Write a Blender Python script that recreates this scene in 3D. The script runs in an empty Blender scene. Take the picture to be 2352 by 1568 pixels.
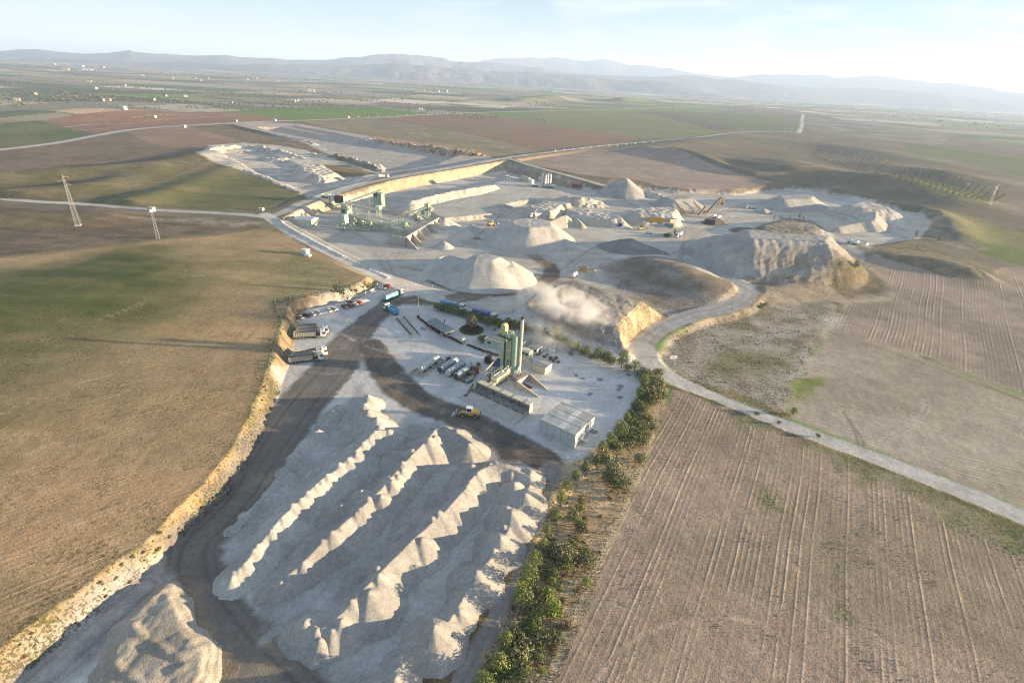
import bpy, math, random, time
import numpy as np
from mathutils import Vector, Matrix
T0 = time.time()
SC = bpy.context.scene
COL = SC.collection
rng = np.random.default_rng(7)
random.seed(7)
R = math.radians

# ------------------------------------------------------------------ camera
CAM_H, FPX = 100.0, 1207.0
PITCH, ROLL = R(26.65), R(3.2)
FW = np.array([0, math.cos(PITCH), -math.sin(PITCH)])
_r0 = np.array([1.0, 0, 0]); _u0 = np.cross(_r0, FW)
RT = math.cos(ROLL)*_r0 + math.sin(ROLL)*_u0
UP = math.cos(ROLL)*_u0 - math.sin(ROLL)*_r0
CPOS = np.array([0.0, 0.0, CAM_H])
cd = bpy.data.cameras.new('camera'); cam = bpy.data.objects.new('camera', cd); COL.objects.link(cam)
cd.sensor_width = 36.0; cd.lens = 36.0*FPX/2352.0
cd.clip_start = 1.0; cd.clip_end = 200000.0
cam.matrix_world = Matrix(((RT[0], UP[0], -FW[0], 0), (RT[1], UP[1], -FW[1], 0), (RT[2], UP[2], -FW[2], CAM_H), (0, 0, 0, 1)))
SC.camera = cam

# ------------------------------------------------------------------ light
SUN_EL, SUN_AZ = R(6.4), R(90.0)           # low sun due right (+X)
SUN_STRENGTH, SKY_STRENGTH, EXPOSURE = 5.0, 0.070, 2.32
HAZE_DENSITY, HAZE_G = 9.5e-5, 0.10
sd_ = bpy.data.lights.new('sun', 'SUN'); sun = bpy.data.objects.new('sun', sd_); COL.objects.link(sun)
sd_.energy = SUN_STRENGTH; sd_.angle = R(0.53); sd_.color = (1.0, 0.76, 0.47)
sdir = Vector((math.sin(SUN_AZ)*math.cos(SUN_EL), math.cos(SUN_AZ)*math.cos(SUN_EL), math.sin(SUN_EL)))
sun.rotation_euler = sdir.to_track_quat('Z', 'Y').to_euler()
W = bpy.data.worlds.new('World'); SC.world = W; W.use_nodes = True
nt = W.node_tree; nt.nodes.clear()
def N(tree, t, **kw):
    n = tree.nodes.new(t)
    for k, v in kw.items():
        if k.startswith('i_'):
            key = k[2:]
            n.inputs[int(key) if key.isdigit() else key].default_value = v
        else: setattr(n, k, v)
    return n
L = nt.links.new
sky = N(nt, 'ShaderNodeTexSky', sky_type='NISHITA', sun_disc=False, sun_elevation=SUN_EL, sun_rotation=SUN_AZ,
        altitude=400, air_density=1.0, dust_density=0.15, ozone_density=2.5)
tc = N(nt, 'ShaderNodeTexCoord')
sep = N(nt, 'ShaderNodeSeparateXYZ'); L(tc.outputs['Generated'], sep.inputs[0])
mp = N(nt, 'ShaderNodeMapping'); mp.inputs['Scale'].default_value = (1.6, 1.6, 9.0)
L(tc.outputs['Generated'], mp.inputs[0])
cn = N(nt, 'ShaderNodeTexNoise', i_Scale=3.2, i_Detail=8.0, i_Roughness=0.58, i_Distortion=0.6); L(mp.outputs[0], cn.inputs['Vector'])
cr = N(nt, 'ShaderNodeMapRange', clamp=True); cr.inputs[1].default_value = 0.47; cr.inputs[2].default_value = 0.70
cr.inputs[3].default_value = 0.0; cr.inputs[4].default_value = 0.9; L(cn.outputs['Fac'], cr.inputs[0])
# thin veil: more on the sunny side, whitening the sky everywhere a little
vx = N(nt, 'ShaderNodeMapRange', clamp=True); vx.inputs[1].default_value = -0.9; vx.inputs[2].default_value = 0.9
vx.inputs[3].default_value = 0.30; vx.inputs[4].default_value = 1.0; L(sep.outputs[0], vx.inputs[0])
cm = N(nt, 'ShaderNodeMath', operation='MULTIPLY'); L(cr.outputs[0], cm.inputs[0]); L(vx.outputs[0], cm.inputs[1])
mx = N(nt, 'ShaderNodeMix', data_type='RGBA'); L(cm.outputs[0], mx.inputs[0]); L(sky.outputs[0], mx.inputs[6])
mx.inputs[7].default_value = (5.0, 5.0, 5.0, 1)
# even high veil of pale air over the whole dome
mv = N(nt, 'ShaderNodeMix', data_type='RGBA'); mv.inputs[0].default_value = 0.60; L(mx.outputs[2], mv.inputs[6])
mv.inputs[7].default_value = (1.28, 1.64, 2.10, 1)
bg = N(nt, 'ShaderNodeBackground', i_Strength=SKY_STRENGTH); L(mv.outputs[2], bg.inputs[0])
wo = N(nt, 'ShaderNodeOutputWorld'); L(bg.outputs[0], wo.inputs[0])
SC.view_settings.view_transform = 'Standard'; SC.view_settings.look = 'None'
SC.view_settings.gamma = 1.0; SC.view_settings.use_curve_mapping = False; SC.view_settings.exposure = EXPOSURE
SC.render.engine = 'CYCLES'
SC.cycles.max_bounces = 5; SC.cycles.diffuse_bounces = 3; SC.cycles.glossy_bounces = 2
SC.cycles.transmission_bounces = 2; SC.cycles.volume_bounces = 1; SC.cycles.transparent_max_bounces = 6
SC.cycles.use_denoising = True; SC.cycles.denoising_prefilter = 'NONE'; SC.cycles.filter_width = 1.1
SC.cycles.volume_step_rate = 1.0; SC.cycles.volume_max_steps = 1024
SC.cycles.use_adaptive_sampling = True; SC.cycles.adaptive_threshold = 0.006

# ------------------------------------------------------------------ picture <-> place
CROP = {'A': (0, 0, 0.91875), 'K1': (1000, 760, 5.8075), 'K2': (1300, 760, 4.2375), 'K3': (680, 440, 4.523), 'K4': (1180, 400, 6.189),
        'K5': (1540, 440, 6.533), 'K6': (1840, 440, 4.523), 'K7': (660, 680, 6.029), 'K8': (940, 700, 6.918), 'K9': (1150, 780, 8.71),
        'B4': (850, 1130, 2.7174), 'B3': (0, 1130, 2.7174), 'B5': (1700, 1130, 2.7174), 'M4': (850, 560, 2.7349), 'M5': (1700, 560, 2.7349),
        'T1': (0, 0, 2.7349), 'T2': (850, 0, 2.7349), 'T3': (1700, 0, 2.7349), 'M0': (0, 560, 2.7349)}
def px(c, u, v):
    a, b, s = CROP[c]
    return ((a+u/s)*.91875, (b+v/s)*.91875)
def ray(x, y):
    return FW + RT*(x-1176)/FPX - UP*(y-784)/FPX
def G(x, y, z=0.0):
    d = ray(x, y); t = (z-CAM_H)/d[2]
    p = CPOS + d*t
    return (p[0], p[1])
def GP(pts, z=0.0): return np.array([G(x, y, z) for x, y in pts])

# ------------------------------------------------------------------ noise
def _h(ix, iy, s):
    v = (ix*374761393 + iy*668265263 + s*1442695041) & 0xFFFFFFFF
    v = ((v ^ (v >> 13))*1274126177) & 0xFFFFFFFF
    return ((v ^ (v >> 16)) & 0xFFFFFF)/float(0xFFFFFF)
def vn(X, Y, s=0):
    ix = np.floor(X).astype(np.int64); iy = np.floor(Y).astype(np.int64)
    fx = X-ix; fy = Y-iy; fx = fx*fx*(3-2*fx); fy = fy*fy*(3-2*fy)
    a = _h(ix, iy, s); b = _h(ix+1, iy, s); c = _h(ix, iy+1, s); d = _h(ix+1, iy+1, s)
    return (a+(b-a)*fx)*(1-fy) + (c+(d-c)*fx)*fy
def fbm(X, Y, sc, o=4, s=0):
    X = np.asarray(X, float)/sc; Y = np.asarray(Y, float)/sc
    t = 0; a = 0.5; n = 0
    for k in range(o):
        t = t + a*vn(X*2**k + 17.3*k, Y*2**k - 9.1*k, s+k*31); n += a; a *= 0.55
    return t/n
_O1 = 'first second third fourth fifth sixth seventh eighth ninth tenth eleventh twelfth thirteenth fourteenth fifteenth sixteenth seventeenth eighteenth nineteenth twentieth'.split()
_O2 = {20: 'twenty', 30: 'thirty', 40: 'forty', 50: 'fifty', 60: 'sixty'}
def ordw(n):
    if n <= 20: return _O1[n-1]
    return _O2[n//10*10]+(' '+_O1[n % 10-1] if n % 10 else 'th')
def ss(t): t = np.clip(t, 0, 1); return t*t*(3-2*t)

# ------------------------------------------------------------------ distances
def poly_sd(P, X, Y):
    """signed distance to closed polygon, + outside"""
    d2 = np.full(X.shape, 1e18); inside = np.zeros(X.shape, bool)
    n = len(P)
    for i in range(n):
        ax, ay = P[i]; bx, by = P[(i+1) % n]
        ex, ey = bx-ax, by-ay; l2 = ex*ex+ey*ey+1e-12
        t = np.clip(((X-ax)*ex+(Y-ay)*ey)/l2, 0, 1)
        d2 = np.minimum(d2, (X-ax-t*ex)**2 + (Y-ay-t*ey)**2)
        c = ((ay > Y) != (by > Y))
        if abs(by-ay) > 1e-12:
            inside ^= c & (X < (bx-ax)*(Y-ay)/(by-ay)+ax)
    d = np.sqrt(d2)
    return np.where(inside, -d, d)
def line_d(P, X, Y):
    """distance to polyline P(n,>=2); also interpolated extra columns, arclength, side"""
    P = np.asarray(P, float)
    best = np.full(X.shape, 1e18); ex_ = [np.zeros(X.shape) for _ in range(P.shape[1]-2)]
    arc = np.zeros(X.shape); side = np.zeros(X.shape); s0 = 0.0
    for i in range(len(P)-1):
        a, b = P[i], P[i+1]; e = b[:2]-a[:2]; l2 = e@e+1e-12; l = math.sqrt(l2)
        t = np.clip(((X-a[0])*e[0]+(Y-a[1])*e[1])/l2, 0, 1)
        qx = X-a[0]-t*e[0]; qy = Y-a[1]-t*e[1]; d2 = qx*qx+qy*qy
        m = d2 < best
        best = np.where(m, d2, best)
        for k in range(len(ex_)): ex_[k] = np.where(m, a[2+k]+(b[2+k]-a[2+k])*t, ex_[k])
        arc = np.where(m, s0+t*l, arc); side = np.where(m, np.sign(qx*e[1]-qy*e[0]), side)
        s0 += l
    return np.sqrt(best), ex_, arc, side
def smooth_line(P, k=3):
    """Catmull-Rom resample of a polyline with any number of columns"""
    P = np.asarray(P, float); out = []
    Q = np.vstack([2*P[0]-P[1], P, 2*P[-1]-P[-2]])
    for i in range(1, len(Q)-2):
        for j in range(k):
            t = j/k; a, b, c, d = Q[i-1], Q[i], Q[i+1], Q[i+2]
            out.append(0.5*((2*b)+(-a+c)*t+(2*a-5*b+4*c-d)*t*t+(-a+3*b-3*c+d)*t**3))
    out.append(P[-1]); return np.array(out)

# ------------------------------------------------------------------ the relief of the ground
HP = []            # height primitives, in order
def bbox(P, m): return (P[:, 0].min()-m, P[:, 0].max()+m, P[:, 1].min()-m, P[:, 1].max()+m)
def flat(pts, z, w, zp=None, amp=0.0, lin=False):
    P = GP(pts, z if zp is None else zp); HP.append(('flat', P, z, w, amp, lin, bbox(P, w+amp*2+1)))
def mound(pts, z, slope, amp=1.0, rough=0.0, tz=None, asc=6.0):
    P = GP(pts, z); HP.append(('mound', P, z, slope, amp, rough, bbox(P, z/slope+8), asc))
def ridge(pts, slope, amp=0.8, rough=0.0):     # pts: (x,y,h) absolute crest height
    P = np.array([(*G(x, y, h), h) for x, y, h in pts]); P = smooth_line(P)
    HP.append(('ridge', P, slope, amp, rough, bbox(P, 8/slope*2+P[:, 2].max()/slope+4)))
def swell(pts, sig, zp=5.0, sharp=2.0):            # pts (x,y,h) added gaussian
    P = np.array([(*G(x, y, zp+h*0.5), h) for x, y, h in pts]); P = smooth_line(P)
    HP.append(('swell', P, sig, sharp, bbox(P, 3*sig)))
def grade(pts, hw, bl):                  # pts (x,y,z) road bed
    P = np.array([(*G(x, y, z), z) for x, y, z in pts]); P = smooth_line(P)
    HP.append(('grade', P, hw, bl, bbox(P, hw+bl)))
def base_h(X, Y):
    r = np.hypot(X, Y)
    b = 5.0 - 6.5*ss((X+62)/62.0)*ss((520-Y)/230.0)
    b = b + 14*(fbm(X, Y, 2600, 3, 5)-0.5)*ss((r-900)/2500) + 2.2*(fbm(X, Y, 260, 3, 9)-0.5)*ss((r-330)/200)
    return b
def height(X, Y):
    X = np.asarray(X, float); Y = np.asarray(Y, float)
    Z = base_h(X, Y)
    for h in HP:
        if h[0] == 'mound': bb = h[6]
        elif h[0] == 'flat': bb = h[6]
        elif h[0] == 'ridge': bb = h[5]
        else: bb = h[4]
        m = (X > bb[0]) & (X < bb[1]) & (Y > bb[2]) & (Y < bb[3])
        if not m.any(): continue
        x = X[m]; y = Y[m]; z = Z[m]
        if h[0] == 'flat':
            d = poly_sd(h[1], x, y)
            if h[4]: d = d + h[4]*(fbm(x, y, 5.0, 3, 3)-0.5)*2
            k = 1-np.clip(d/h[3], 0, 1)
            if not h[5]: k = ss(k)
            z = z + (h[2]-z)*k + .9*(fbm(x, y, 2.6, 4, 44)-.5)*4*k*(1-k)
        elif h[0] == 'mound':
            d = poly_sd(h[1], x, y) + h[4]*(fbm(x, y, h[7], 3, 11)-0.5)*2
            t = h[2] - np.maximum(d, 0)*h[3] + h[5]*(fbm(x, y, 3.0, 3, 8)-0.5)*2
            z = np.maximum(z, t)
        elif h[0] == 'ridge':
            d, e, arc, sd = line_d(h[1], x, y)
            t = e[0] - np.sqrt(d*d+0.3)*h[2] + h[3]*(fbm(x, y, 5.0, 3, 13)-0.5)*2 + h[4]*(fbm(x, y, 1.6, 2, 14)-0.5)*2
            z = np.maximum(z, t)
        elif h[0] == 'swell':
            d, e, arc, sd = line_d(h[1], x, y)
            z = z + e[0]*np.exp(-(d/h[2])**h[3])
        else:
            d, e, arc, sd = line_d(h[1], x, y)
            k = 1-ss(np.clip((d-h[2])/h[3], 0, 1))
            z = z + (e[0]-z)*k
        Z[m] = z
    return Z
# ------------------------------------------------------------------ relief, from far to near
# rolling hills to the right of the quarry
swell([(1480, 352, 3), (1560, 330, 7), (1700, 322, 9), (1850, 330, 9), (2000, 348, 9), (2110, 368, 5)], 60)
swell([(1490, 345, 5), (1600, 362, 7), (1720, 378, 9), (1800, 392, 9)], 30)
swell([(1800, 372, 6), (1900, 398, 10), (2000, 415, 15), (2090, 430, 15), (2190, 458, 8)], 46)
swell([(2060, 385, 5), (2180, 400, 9), (2260, 415, 6)], 48)
swell([(1550, 355, 4), (1700, 392, 6), (1780, 405, 3)], 14)
swell([(1190, 232, 12), (1260, 226, 26), (1310, 229, 16)], 70)
swell([(1400, 231, 10), (1440, 230, 22), (1500, 233, 8)], 60)
# left: ploughed swell, terraces
swell([(60, 268, 8), (180, 258, 12), (330, 262, 9), (470, 268, 4)], 90)
swell([(480, 352, 5), (380, 375, 6), (200, 392, 7), (0, 402, 7), (-200, 410, 7)], 26)
swell([(360, 392, 3), (220, 425, 5), (60, 440, 5), (-80, 450, 5)], 20)
swell([(560, 370, 2), (440, 420, 2), (330, 455, 4), (240, 470, 2)], 17)
swell([(230, 497, 3.0), (120, 500, 4.5), (0, 498, 6), (-100, 500, 6)], 16)
swell([(420, 640, 1.2), (200, 660, 2.5), (-100, 700, 3)], 40)
# upper quarry pits
flat([(604, 300), (640, 300), (740, 318), (880, 338), (1050, 362), (985, 388), (895, 402), (885, 385), (760, 352), (690, 325)], 0.5, 7, amp=2)
flat([(500, 352), (600, 352), (690, 392), (830, 408), (745, 440), (700, 440), (600, 400)], 2.5, 6, amp=2.5)
ridge([(455, 352, 8), (500, 337, 9), (560, 333, 8.5), (620, 338, 9), (680, 356, 7), (700, 366, 5)], 0.7, 2.6, 1.8)
ridge([(462, 356, 7), (520, 376, 6.5), (600, 402, 6.5), (690, 440, 6)], 0.7, 1.5, 1.2)
ridge([(600, 360, 6), (650, 362, 7), (690, 358, 5)], 0.6, 2.4, 1.8)
mound([(690, 378), (735, 378), (770, 398), (740, 404), (700, 396)], 9, 0.7, 2.4, 1.4)
ridge([(705, 350, 6), (770, 356, 9), (830, 366, 9), (868, 384, 8), (880, 400, 4)], 0.75, 2.6, 1.8)
ridge([(535, 286, 8), (600, 300, 8), (680, 316, 7), (720, 326, 5)], 0.6, 1.2, 0.8)
ridge([(680, 288, 8), (760, 302, 8), (840, 318, 8)], 0.5, 1.0, 0.5)
ridge([(850, 318, 8), (930, 328, 8.5), (1010, 338, 8.5), (1100, 352, 8)], 0.45, 2.6, 2.4)
# the main works carved down to level 0
YARD = [(20, 1580), (150, 1475), (240, 1403), (300, 1350), (370, 1300), (408, 1262), (448, 1212), (508, 1150), (548, 1100), (583, 1050), (606, 1000),
        (630, 930), (648, 880), (668, 826), (676, 770), (688, 722), (722, 708), (800, 692), (845, 672), (868, 655), (968, 676), (1010, 690), (1120, 722), (1240, 760), (1350, 805),
        (1450, 835), (1480, 870), (1465, 910), (1440, 960), (1400, 1010), (1345, 1050), (1300, 1095), (1250, 1180), (1200, 1290), (1150, 1400), (1080, 1568), (1060, 1700), (-200, 1750)]
WORKS = [(658, 510), (690, 486), (735, 466), (770, 462), (820, 458), (905, 432), (1000, 416), (1100, 398), (1162, 385), (1200, 396), (1260, 414), (1330, 432), (1420, 452), (1480, 440),
         (1560, 446), (1690, 450), (1800, 436), (1900, 446), (1980, 470), (2100, 490), (2130, 505), (2105, 540), (2010, 562), (1960, 560), (1700, 560), (1590, 600), (1700, 690), (1540, 738), (1490, 800),
         (1430, 828), (1240, 760), (1010, 690), (960, 660), (870, 627), (800, 592), (735, 553)]
flat(WORKS, 0.0, 9, amp=1.0)
flat(YARD, 0.0, 4.2, amp=0.9)
# cut slopes around the stock floor (the high lit face under the road)
grade([(560, 492, 5), (625, 496, 5), (690, 468, 6), (745, 450, 7), (830, 425, 8), (905, 408, 8.5), (1000, 392, 9), (1100, 375, 9), (1168, 362, 9), (1260, 350, 8), (1400, 333, 7), (1560, 320, 8)], 7, 9)
grade([(1168, 364, 9), (1240, 386, 8.5), (1300, 402, 7.5), (1380, 424, 5), (1440, 446, 2), (1500, 460, 0.5)], 5, 8)
grade([(-100, 452, 5), (0, 458, 5), (100, 464, 5), (180, 468, 5), (350, 482, 5), (480, 488, 5), (570, 494, 5), (625, 500, 5)], 4.5, 4)
grade([(610, 494, 5), (655, 520, 5), (700, 545, 5), (760, 577, 5), (830, 612, 4), (890, 640, 2.6), (950, 662, 1.0), (1010, 682, 0.1)], 6, 3)
# berm along the right side of the road
ridge([(640, 500, 6), (655, 515, 6.2), (700, 540, 6.2), (760, 572, 6), (830, 606, 5), (890, 633, 3.6)], 0.8, 0.4, 0.2)
# embankment bench by the cars
grade([(690, 712, 1.5), (760, 703, 1.3), (840, 685, 0.8), (875, 672, 0.3)], 1.6, 1.5)
# spoil terraces inside the works
flat([(1160, 468), (1130, 490), (1020, 500), (1000, 492), (960, 462), (985, 452), (1180, 410), (1330, 452), (1300, 470), (1220, 455)], 3.0, 5, amp=1.5)
ridge([(1290, 448, 7.5), (1330, 452, 7.5), (1380, 460, 5)], 0.7, 1.8, 0.8)
mound([(1215, 472), (1255, 462), (1290, 470), (1280, 478), (1262, 484), (1230, 482)], 7.5, 1.1, 2.0, 0.8)
mound([(1300, 480), (1370, 482), (1420, 490), (1432, 505), (1370, 500), (1320, 490)], 5.5, 0.8, 2.2, 0.8)
mound([(1440, 480), (1530, 474), (1552, 480), (1545, 495), (1470, 492)], 8, 1.0, 1.5, 0.7)
ridge([(1420, 442, 4), (1480, 438, 5), (1515, 446, 4.5), (1530, 456, 2)], 0.6, 1.5, 0.6)
mound([(1750, 520), (1800, 505), (1860, 512), (1885, 528), (1840, 536), (1770, 530)], 5.0, 0.4, 3.0, 0.35)
# grassy dome hill
swell([(1430, 605, 4), (1500, 610, 7), (1570, 628, 8), (1620, 652, 6)], 22, 0)
# flat-topped spoil heap with steep sides
mound([(1268, 652), (1318, 649), (1400, 670), (1476, 693), (1444, 720), (1416, 745), (1350, 733), (1270, 718), (1201, 703), (1230, 678)], 9.5, 0.64, 1.2, 0.35, asc=4.0)
# large grey spoil plateau
mound([(1712, 526), (1800, 534), (1904, 541), (1895, 556), (1800, 552), (1724, 549)], 19, 0.72, 1.1, 0.2, asc=3.0)
ridge([(1716, 530, 18.5), (1660, 538, 12), (1615, 550, 8), (1580, 572, 3)], 0.42, 1.2, 0.4)
# natural bench below the plateau, right
swell([(1740, 668, 3), (1820, 655, 4), (1900, 640, 4), (1960, 625, 2)], 10, 0)
swell([(2060, 590, 3), (2140, 600, 5), (2220, 615, 5), (2255, 622, 2)], 17, 0)
swell([(2140, 500, 4), (2180, 520, 5), (2200, 545, 4)], 17, 0)
mound([(1950, 470), (1990, 462), (2035, 474), (2050, 482), (1980, 480)], 10, 0.5, 2.5, 0.6)
# roads on the right
grade([(1470, 805, 0), (1480, 790, 0), (1500, 768, 0.2), (1540, 744, 0.5), (1600, 722, 1), (1660, 710, 1.4), (1705, 692, 1.6), (1722, 672, 1.6), (1712, 656, 1.4), (1670, 640, 1), (1620, 622, .5), (1570, 590, 0)], 5.5, 4)
grade([(1478, 795, 0), (1488, 825, -.4), (1520, 855, -1), (1590, 890, -1.5), (1700, 938, -1.5), (1800, 975, -1.5), (1950, 1030, -1.5), (2100, 1085, -1.5), (2352, 1188, -1.5), (2800, 1390, -1.5)], 4.2, 3)

# ------------------------------------------------------------------ picture point -> point on the relief
def hits(pts):
    """first meeting of each picture ray with the relief -> (n,3)"""
    pts = np.asarray(pts, float).reshape(-1, 2)
    n = len(pts); D = np.array([ray(x, y) for x, y in pts])
    D[:, 2] = np.minimum(D[:, 2], -0.003)
    K = 90
    zs = np.concatenate([np.linspace(40, 20, 12, endpoint=False), np.linspace(20, -8, K-12)])
    T = (zs[None, :]-CAM_H)/D[:, 2:3]
    X = D[:, 0:1]*T; Y = D[:, 1:2]*T
    H_ = height(X.ravel(), Y.ravel()).reshape(n, K)
    below = (zs[None, :] <= H_); below[:, -1] = True
    i = below.argmax(axis=1); i = np.maximum(i, 1); a = np.arange(n)
    d0 = zs[i-1]-H_[a, i-1]; d1 = zs[i]-H_[a, i]
    f = np.clip(d0/np.where(np.abs(d0-d1) < 1e-9, 1, d0-d1), 0, 1)
    t = T[a, i-1]+(T[a, i]-T[a, i-1])*f
    return np.stack([D[:, 0]*t, D[:, 1]*t, zs[i-1]+(zs[i]-zs[i-1])*f], 1)
def on(x, y): return Vector(hits([(x, y)])[0])
def onc(c, u, v): return on(*px(c, u, v))
def zat(x, y): return float(height(np.array([x]), np.array([y]))[0])
# ------------------------------------------------------------------ the ground sheet
def rows_cols():
    a = np.concatenate([np.linspace(math.atan(100/46.0), R(15), 420, endpoint=False), np.linspace(R(15), R(2.4), 430)])
    r1 = 100/np.tan(a)
    a2 = np.linspace(math.radians(2.4), math.radians(0.28), 120)[1:]
    r2 = 100/np.tan(a2)
    r3 = np.geomspace(r2[-1], 45000, 14)[1:]
    r0 = np.array([0.5, 12, 24, 36])
    rr = np.concatenate([r0, r1, r2, r3])
    c = np.linspace(-math.radians(61), math.radians(61), 960)
    b = np.linspace(math.radians(61), math.radians(299), 40)[1:-1]
    return rr, np.concatenate([c, b])
RR, AZ = rows_cols()
NR, NC = len(RR), len(AZ)
GX = (RR[:, None]*np.sin(AZ)[None, :]).ravel(); GY = (RR[:, None]*np.cos(AZ)[None, :]).ravel()
GZ = height(GX, GY)
GR = np.hypot(GX, GY)
# fine real lumps everywhere close enough to be told apart
lump = 0.10*(fbm(GX, GY, 2.2, 2, 21)-0.5)*ss((420-GR)/200)
NV = len(GX)
C = np.zeros((NV, 3)); ROWP = np.zeros(NV); ROWA = np.zeros(NV); RGH = np.full(NV, 0.5); VEG = np.zeros(NV)
A = np.array

def cells(X, Y, sx, sy, ang, seed):
    """jittered rectangular land parcels -> id hash 0..1 (three), edge closeness"""
    ca, sa = math.cos(ang), math.sin(ang)
    U = (X*ca+Y*sa); V = (-X*sa+Y*ca)
    wu = 0.35*sx*(fbm(X, Y, sx*3, 2, seed)-0.5)*2; wv = 0.35*sy*(fbm(X, Y, sx*3, 2, seed+1)-0.5)*2
    U = U+wu; V = V+wv
    j = np.floor(V/sy).astype(np.int64); U = U+sx*_h(j, j*0+3, seed+4)*3
    i = np.floor(U/sx).astype(np.int64)
    fu = U/sx-i; fv = V/sy-j
    # some cells split in two
    spl = _h(i, j, seed+7) > 0.5; k = (spl & (fu > 0.5)).astype(np.int64)
    e = np.minimum(np.minimum(fu, 1-fu)*sx, np.minimum(fv, 1-fv)*sy)
    i2 = i*2+k
    return _h(i2, j, seed+11), _h(i2, j, seed+12), _h(i2, j, seed+13), e
PAL = A([(.085, .125, .040), (.115, .150, .055), (.060, .085, .035), (.15, .15, .075), (.24, .19, .125), (.19, .135, .09),
         (.30, .25, .18), (.165, .135, .095), (.13, .12, .075), (.21, .19, .13), (.11, .10, .06), (.34, .30, .23)])
def far_land():
    m1, m2, m3, e1 = cells(GX, GY, 240, 90, R(12), 3)
    n1, n2, n3, e2 = cells(GX, GY, 520, 260, R(-8), 40)
    sel = fbm(GX, GY, 1500, 2, 77) > 0.5
    h1 = np.where(sel, m1, n1); h2 = np.where(sel, m2, n2); e = np.where(sel, e1, e2)
    idx = np.clip((h1*12).astype(int), 0, 11)
    c = PAL[idx]*(1.35+1.2*h2**2)[:, None]
    # zones: darker orchards left, greener middle and right
    az = np.degrees(np.arctan2(GX, GY))
    gz = ss((az+12)/20)*ss((GR-1000)/600); dk = ss((-az-5)/20)
    c = c*(1-0.35*gz[:, None])+A((.115, .145, .06))*0.35*gz[:, None]
    c = c*(1-0.25*dk[:, None])+A((.14, .11, .075))*0.25*dk[:, None]
    # tree lines on parcel edges and copses
    hedge = (e < 4+GR*0.0016) & (h2 > 0.55) & (fbm(GX, GY, 90, 3, 5) > 0.45)
    c[hedge] = (.09, .10, .055)
    cop = fbm(GX*0.5, GY, 300, 4, 91); k = ss((cop-0.60)/0.05)*0.85*ss((GR-1000)/300)
    c = c*(1-k[:, None])+A((.10, .11, .065))*k[:, None]
    pale = fbm(GX*0.35, GY, 260, 3, 55); k = ss((pale-0.66)/0.04)*0.8
    c = c*(1-k[:, None])+A((.34, .30, .24))*k[:, None]
    return c
C[:] = far_land()

REG = [('plain', None)]               # named pieces of ground
RID = np.zeros(NV, int)
def paint(pts, col, col2=None, sc=20, soft=1.0, edge=0.0, row=None, rough=None, veg=None, mix=1.0, name=None, world=None, th=0.5, tw=0.35, det=4, an=(1, 1)):
    P = hits(pts)[:, :2] if world is None else world
    m_ = soft+edge*2+1
    bb = bbox(P, m_); idx = np.where((GX > bb[0]) & (GX < bb[1]) & (GY > bb[2]) & (GY < bb[3]))[0]
    if not len(idx): return
    x, y = GX[idx], GY[idx]; d = poly_sd(P, x, y)
    if name is not None:
        REG.append((name, P)); RID[idx[d < 0]] = len(REG)-1
    if edge: d = d+edge*(fbm(x, y, max(edge*2.5, 3), 4, 19)-0.5)*2.4
    k = np.clip(0.5-d/max(soft, 1e-3), 0, 1)*mix
    _apply(idx, x, y, k, col, col2, sc, row, rough, veg, th, tw, det, an)
def _apply(idx, x, y, k, col, col2, sc, row, rough, veg, th=0.5, tw=0.35, det=4, an=(1, 1)):
    kk = k[:, None]; c = np.broadcast_to(A(col, dtype=float), (len(idx), 3))
    if col2 is not None:
        n = fbm(x*an[0], y*an[1], sc, det, int(sc*7)+3); n = ss((n-th)/tw+0.5)[:, None]
        c = c*(1-n)+A(col2)*n
    C[idx] = C[idx]*(1-kk)+c*kk
    on_ = k > 0.5
    if row is not None:
        ang, per, amp = row[:3]
        ph = (x*math.cos(ang)+y*math.sin(ang)+ (row[3] if len(row) > 3 else 2.0)*fbm(x, y, 60, 2, 4))/per
        ROWP[idx[on_]] = ph[on_]; ROWA[idx[on_]] = amp
    elif rough is not None or veg is not None: ROWA[idx[on_]] = 0
    if rough is not None: RGH[idx] = RGH[idx]*(1-k)+rough*k
    if veg is not None: VEG[idx] = VEG[idx]*(1-k)+veg*k
def stroke(pts, hw, col, col2=None, sc=8, soft=0.6, edge=0.0, rough=None, veg=None, mix=1.0, name=None, cross=False, taper=False, th=0.5, tw=.35, fade=0, ruts=0):
    """a band along a polyline; pts rows (x,y[,halfwidth])"""
    q = [(p[0], p[1]) for p in pts]; w = [p[2] if len(p) > 2 else hw for p in pts]
    P = hits(q)[:, :2]; P = smooth_line(np.column_stack([P, w])); mw = max(w)
    bb = bbox(P, mw+soft+edge+1); idx = np.where((GX > bb[0]) & (GX < bb[1]) & (GY > bb[2]) & (GY < bb[3]))[0]
    if not len(idx): return P
    x, y = GX[idx], GY[idx]; dd, e, arc, sd = line_d(P, x, y); d = dd-e[0]
    if name is not None:
        REG.append((name, P)); RID[idx[d < 0]] = len(REG)-1
    if edge: d = d+edge*(fbm(x, y, max(3, edge*2.5), 4, 23)-0.5)*2.4
    k = np.clip(0.5-d/soft, 0, 1)*mix
    if fade:
        k = k*(0.35+0.65*ss((fbm(x, y, fade, 3, 61)-0.38)/0.2))
    cc = col
    _apply(idx, x, y, k, col, col2, sc, None, rough, veg, th, tw)
    if ruts:
        u = dd*sd; rr_ = (np.exp(-((np.abs(u)-e[0]*0.42)/0.45)**2)+0.6*np.exp(-((np.abs(u)-e[0]*0.75)/0.35)**2))*ruts*k
        C[idx] *= (1-rr_*(0.6+0.8*fbm(x, y, 9, 2, 8)))[:, None]
    return P

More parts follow.
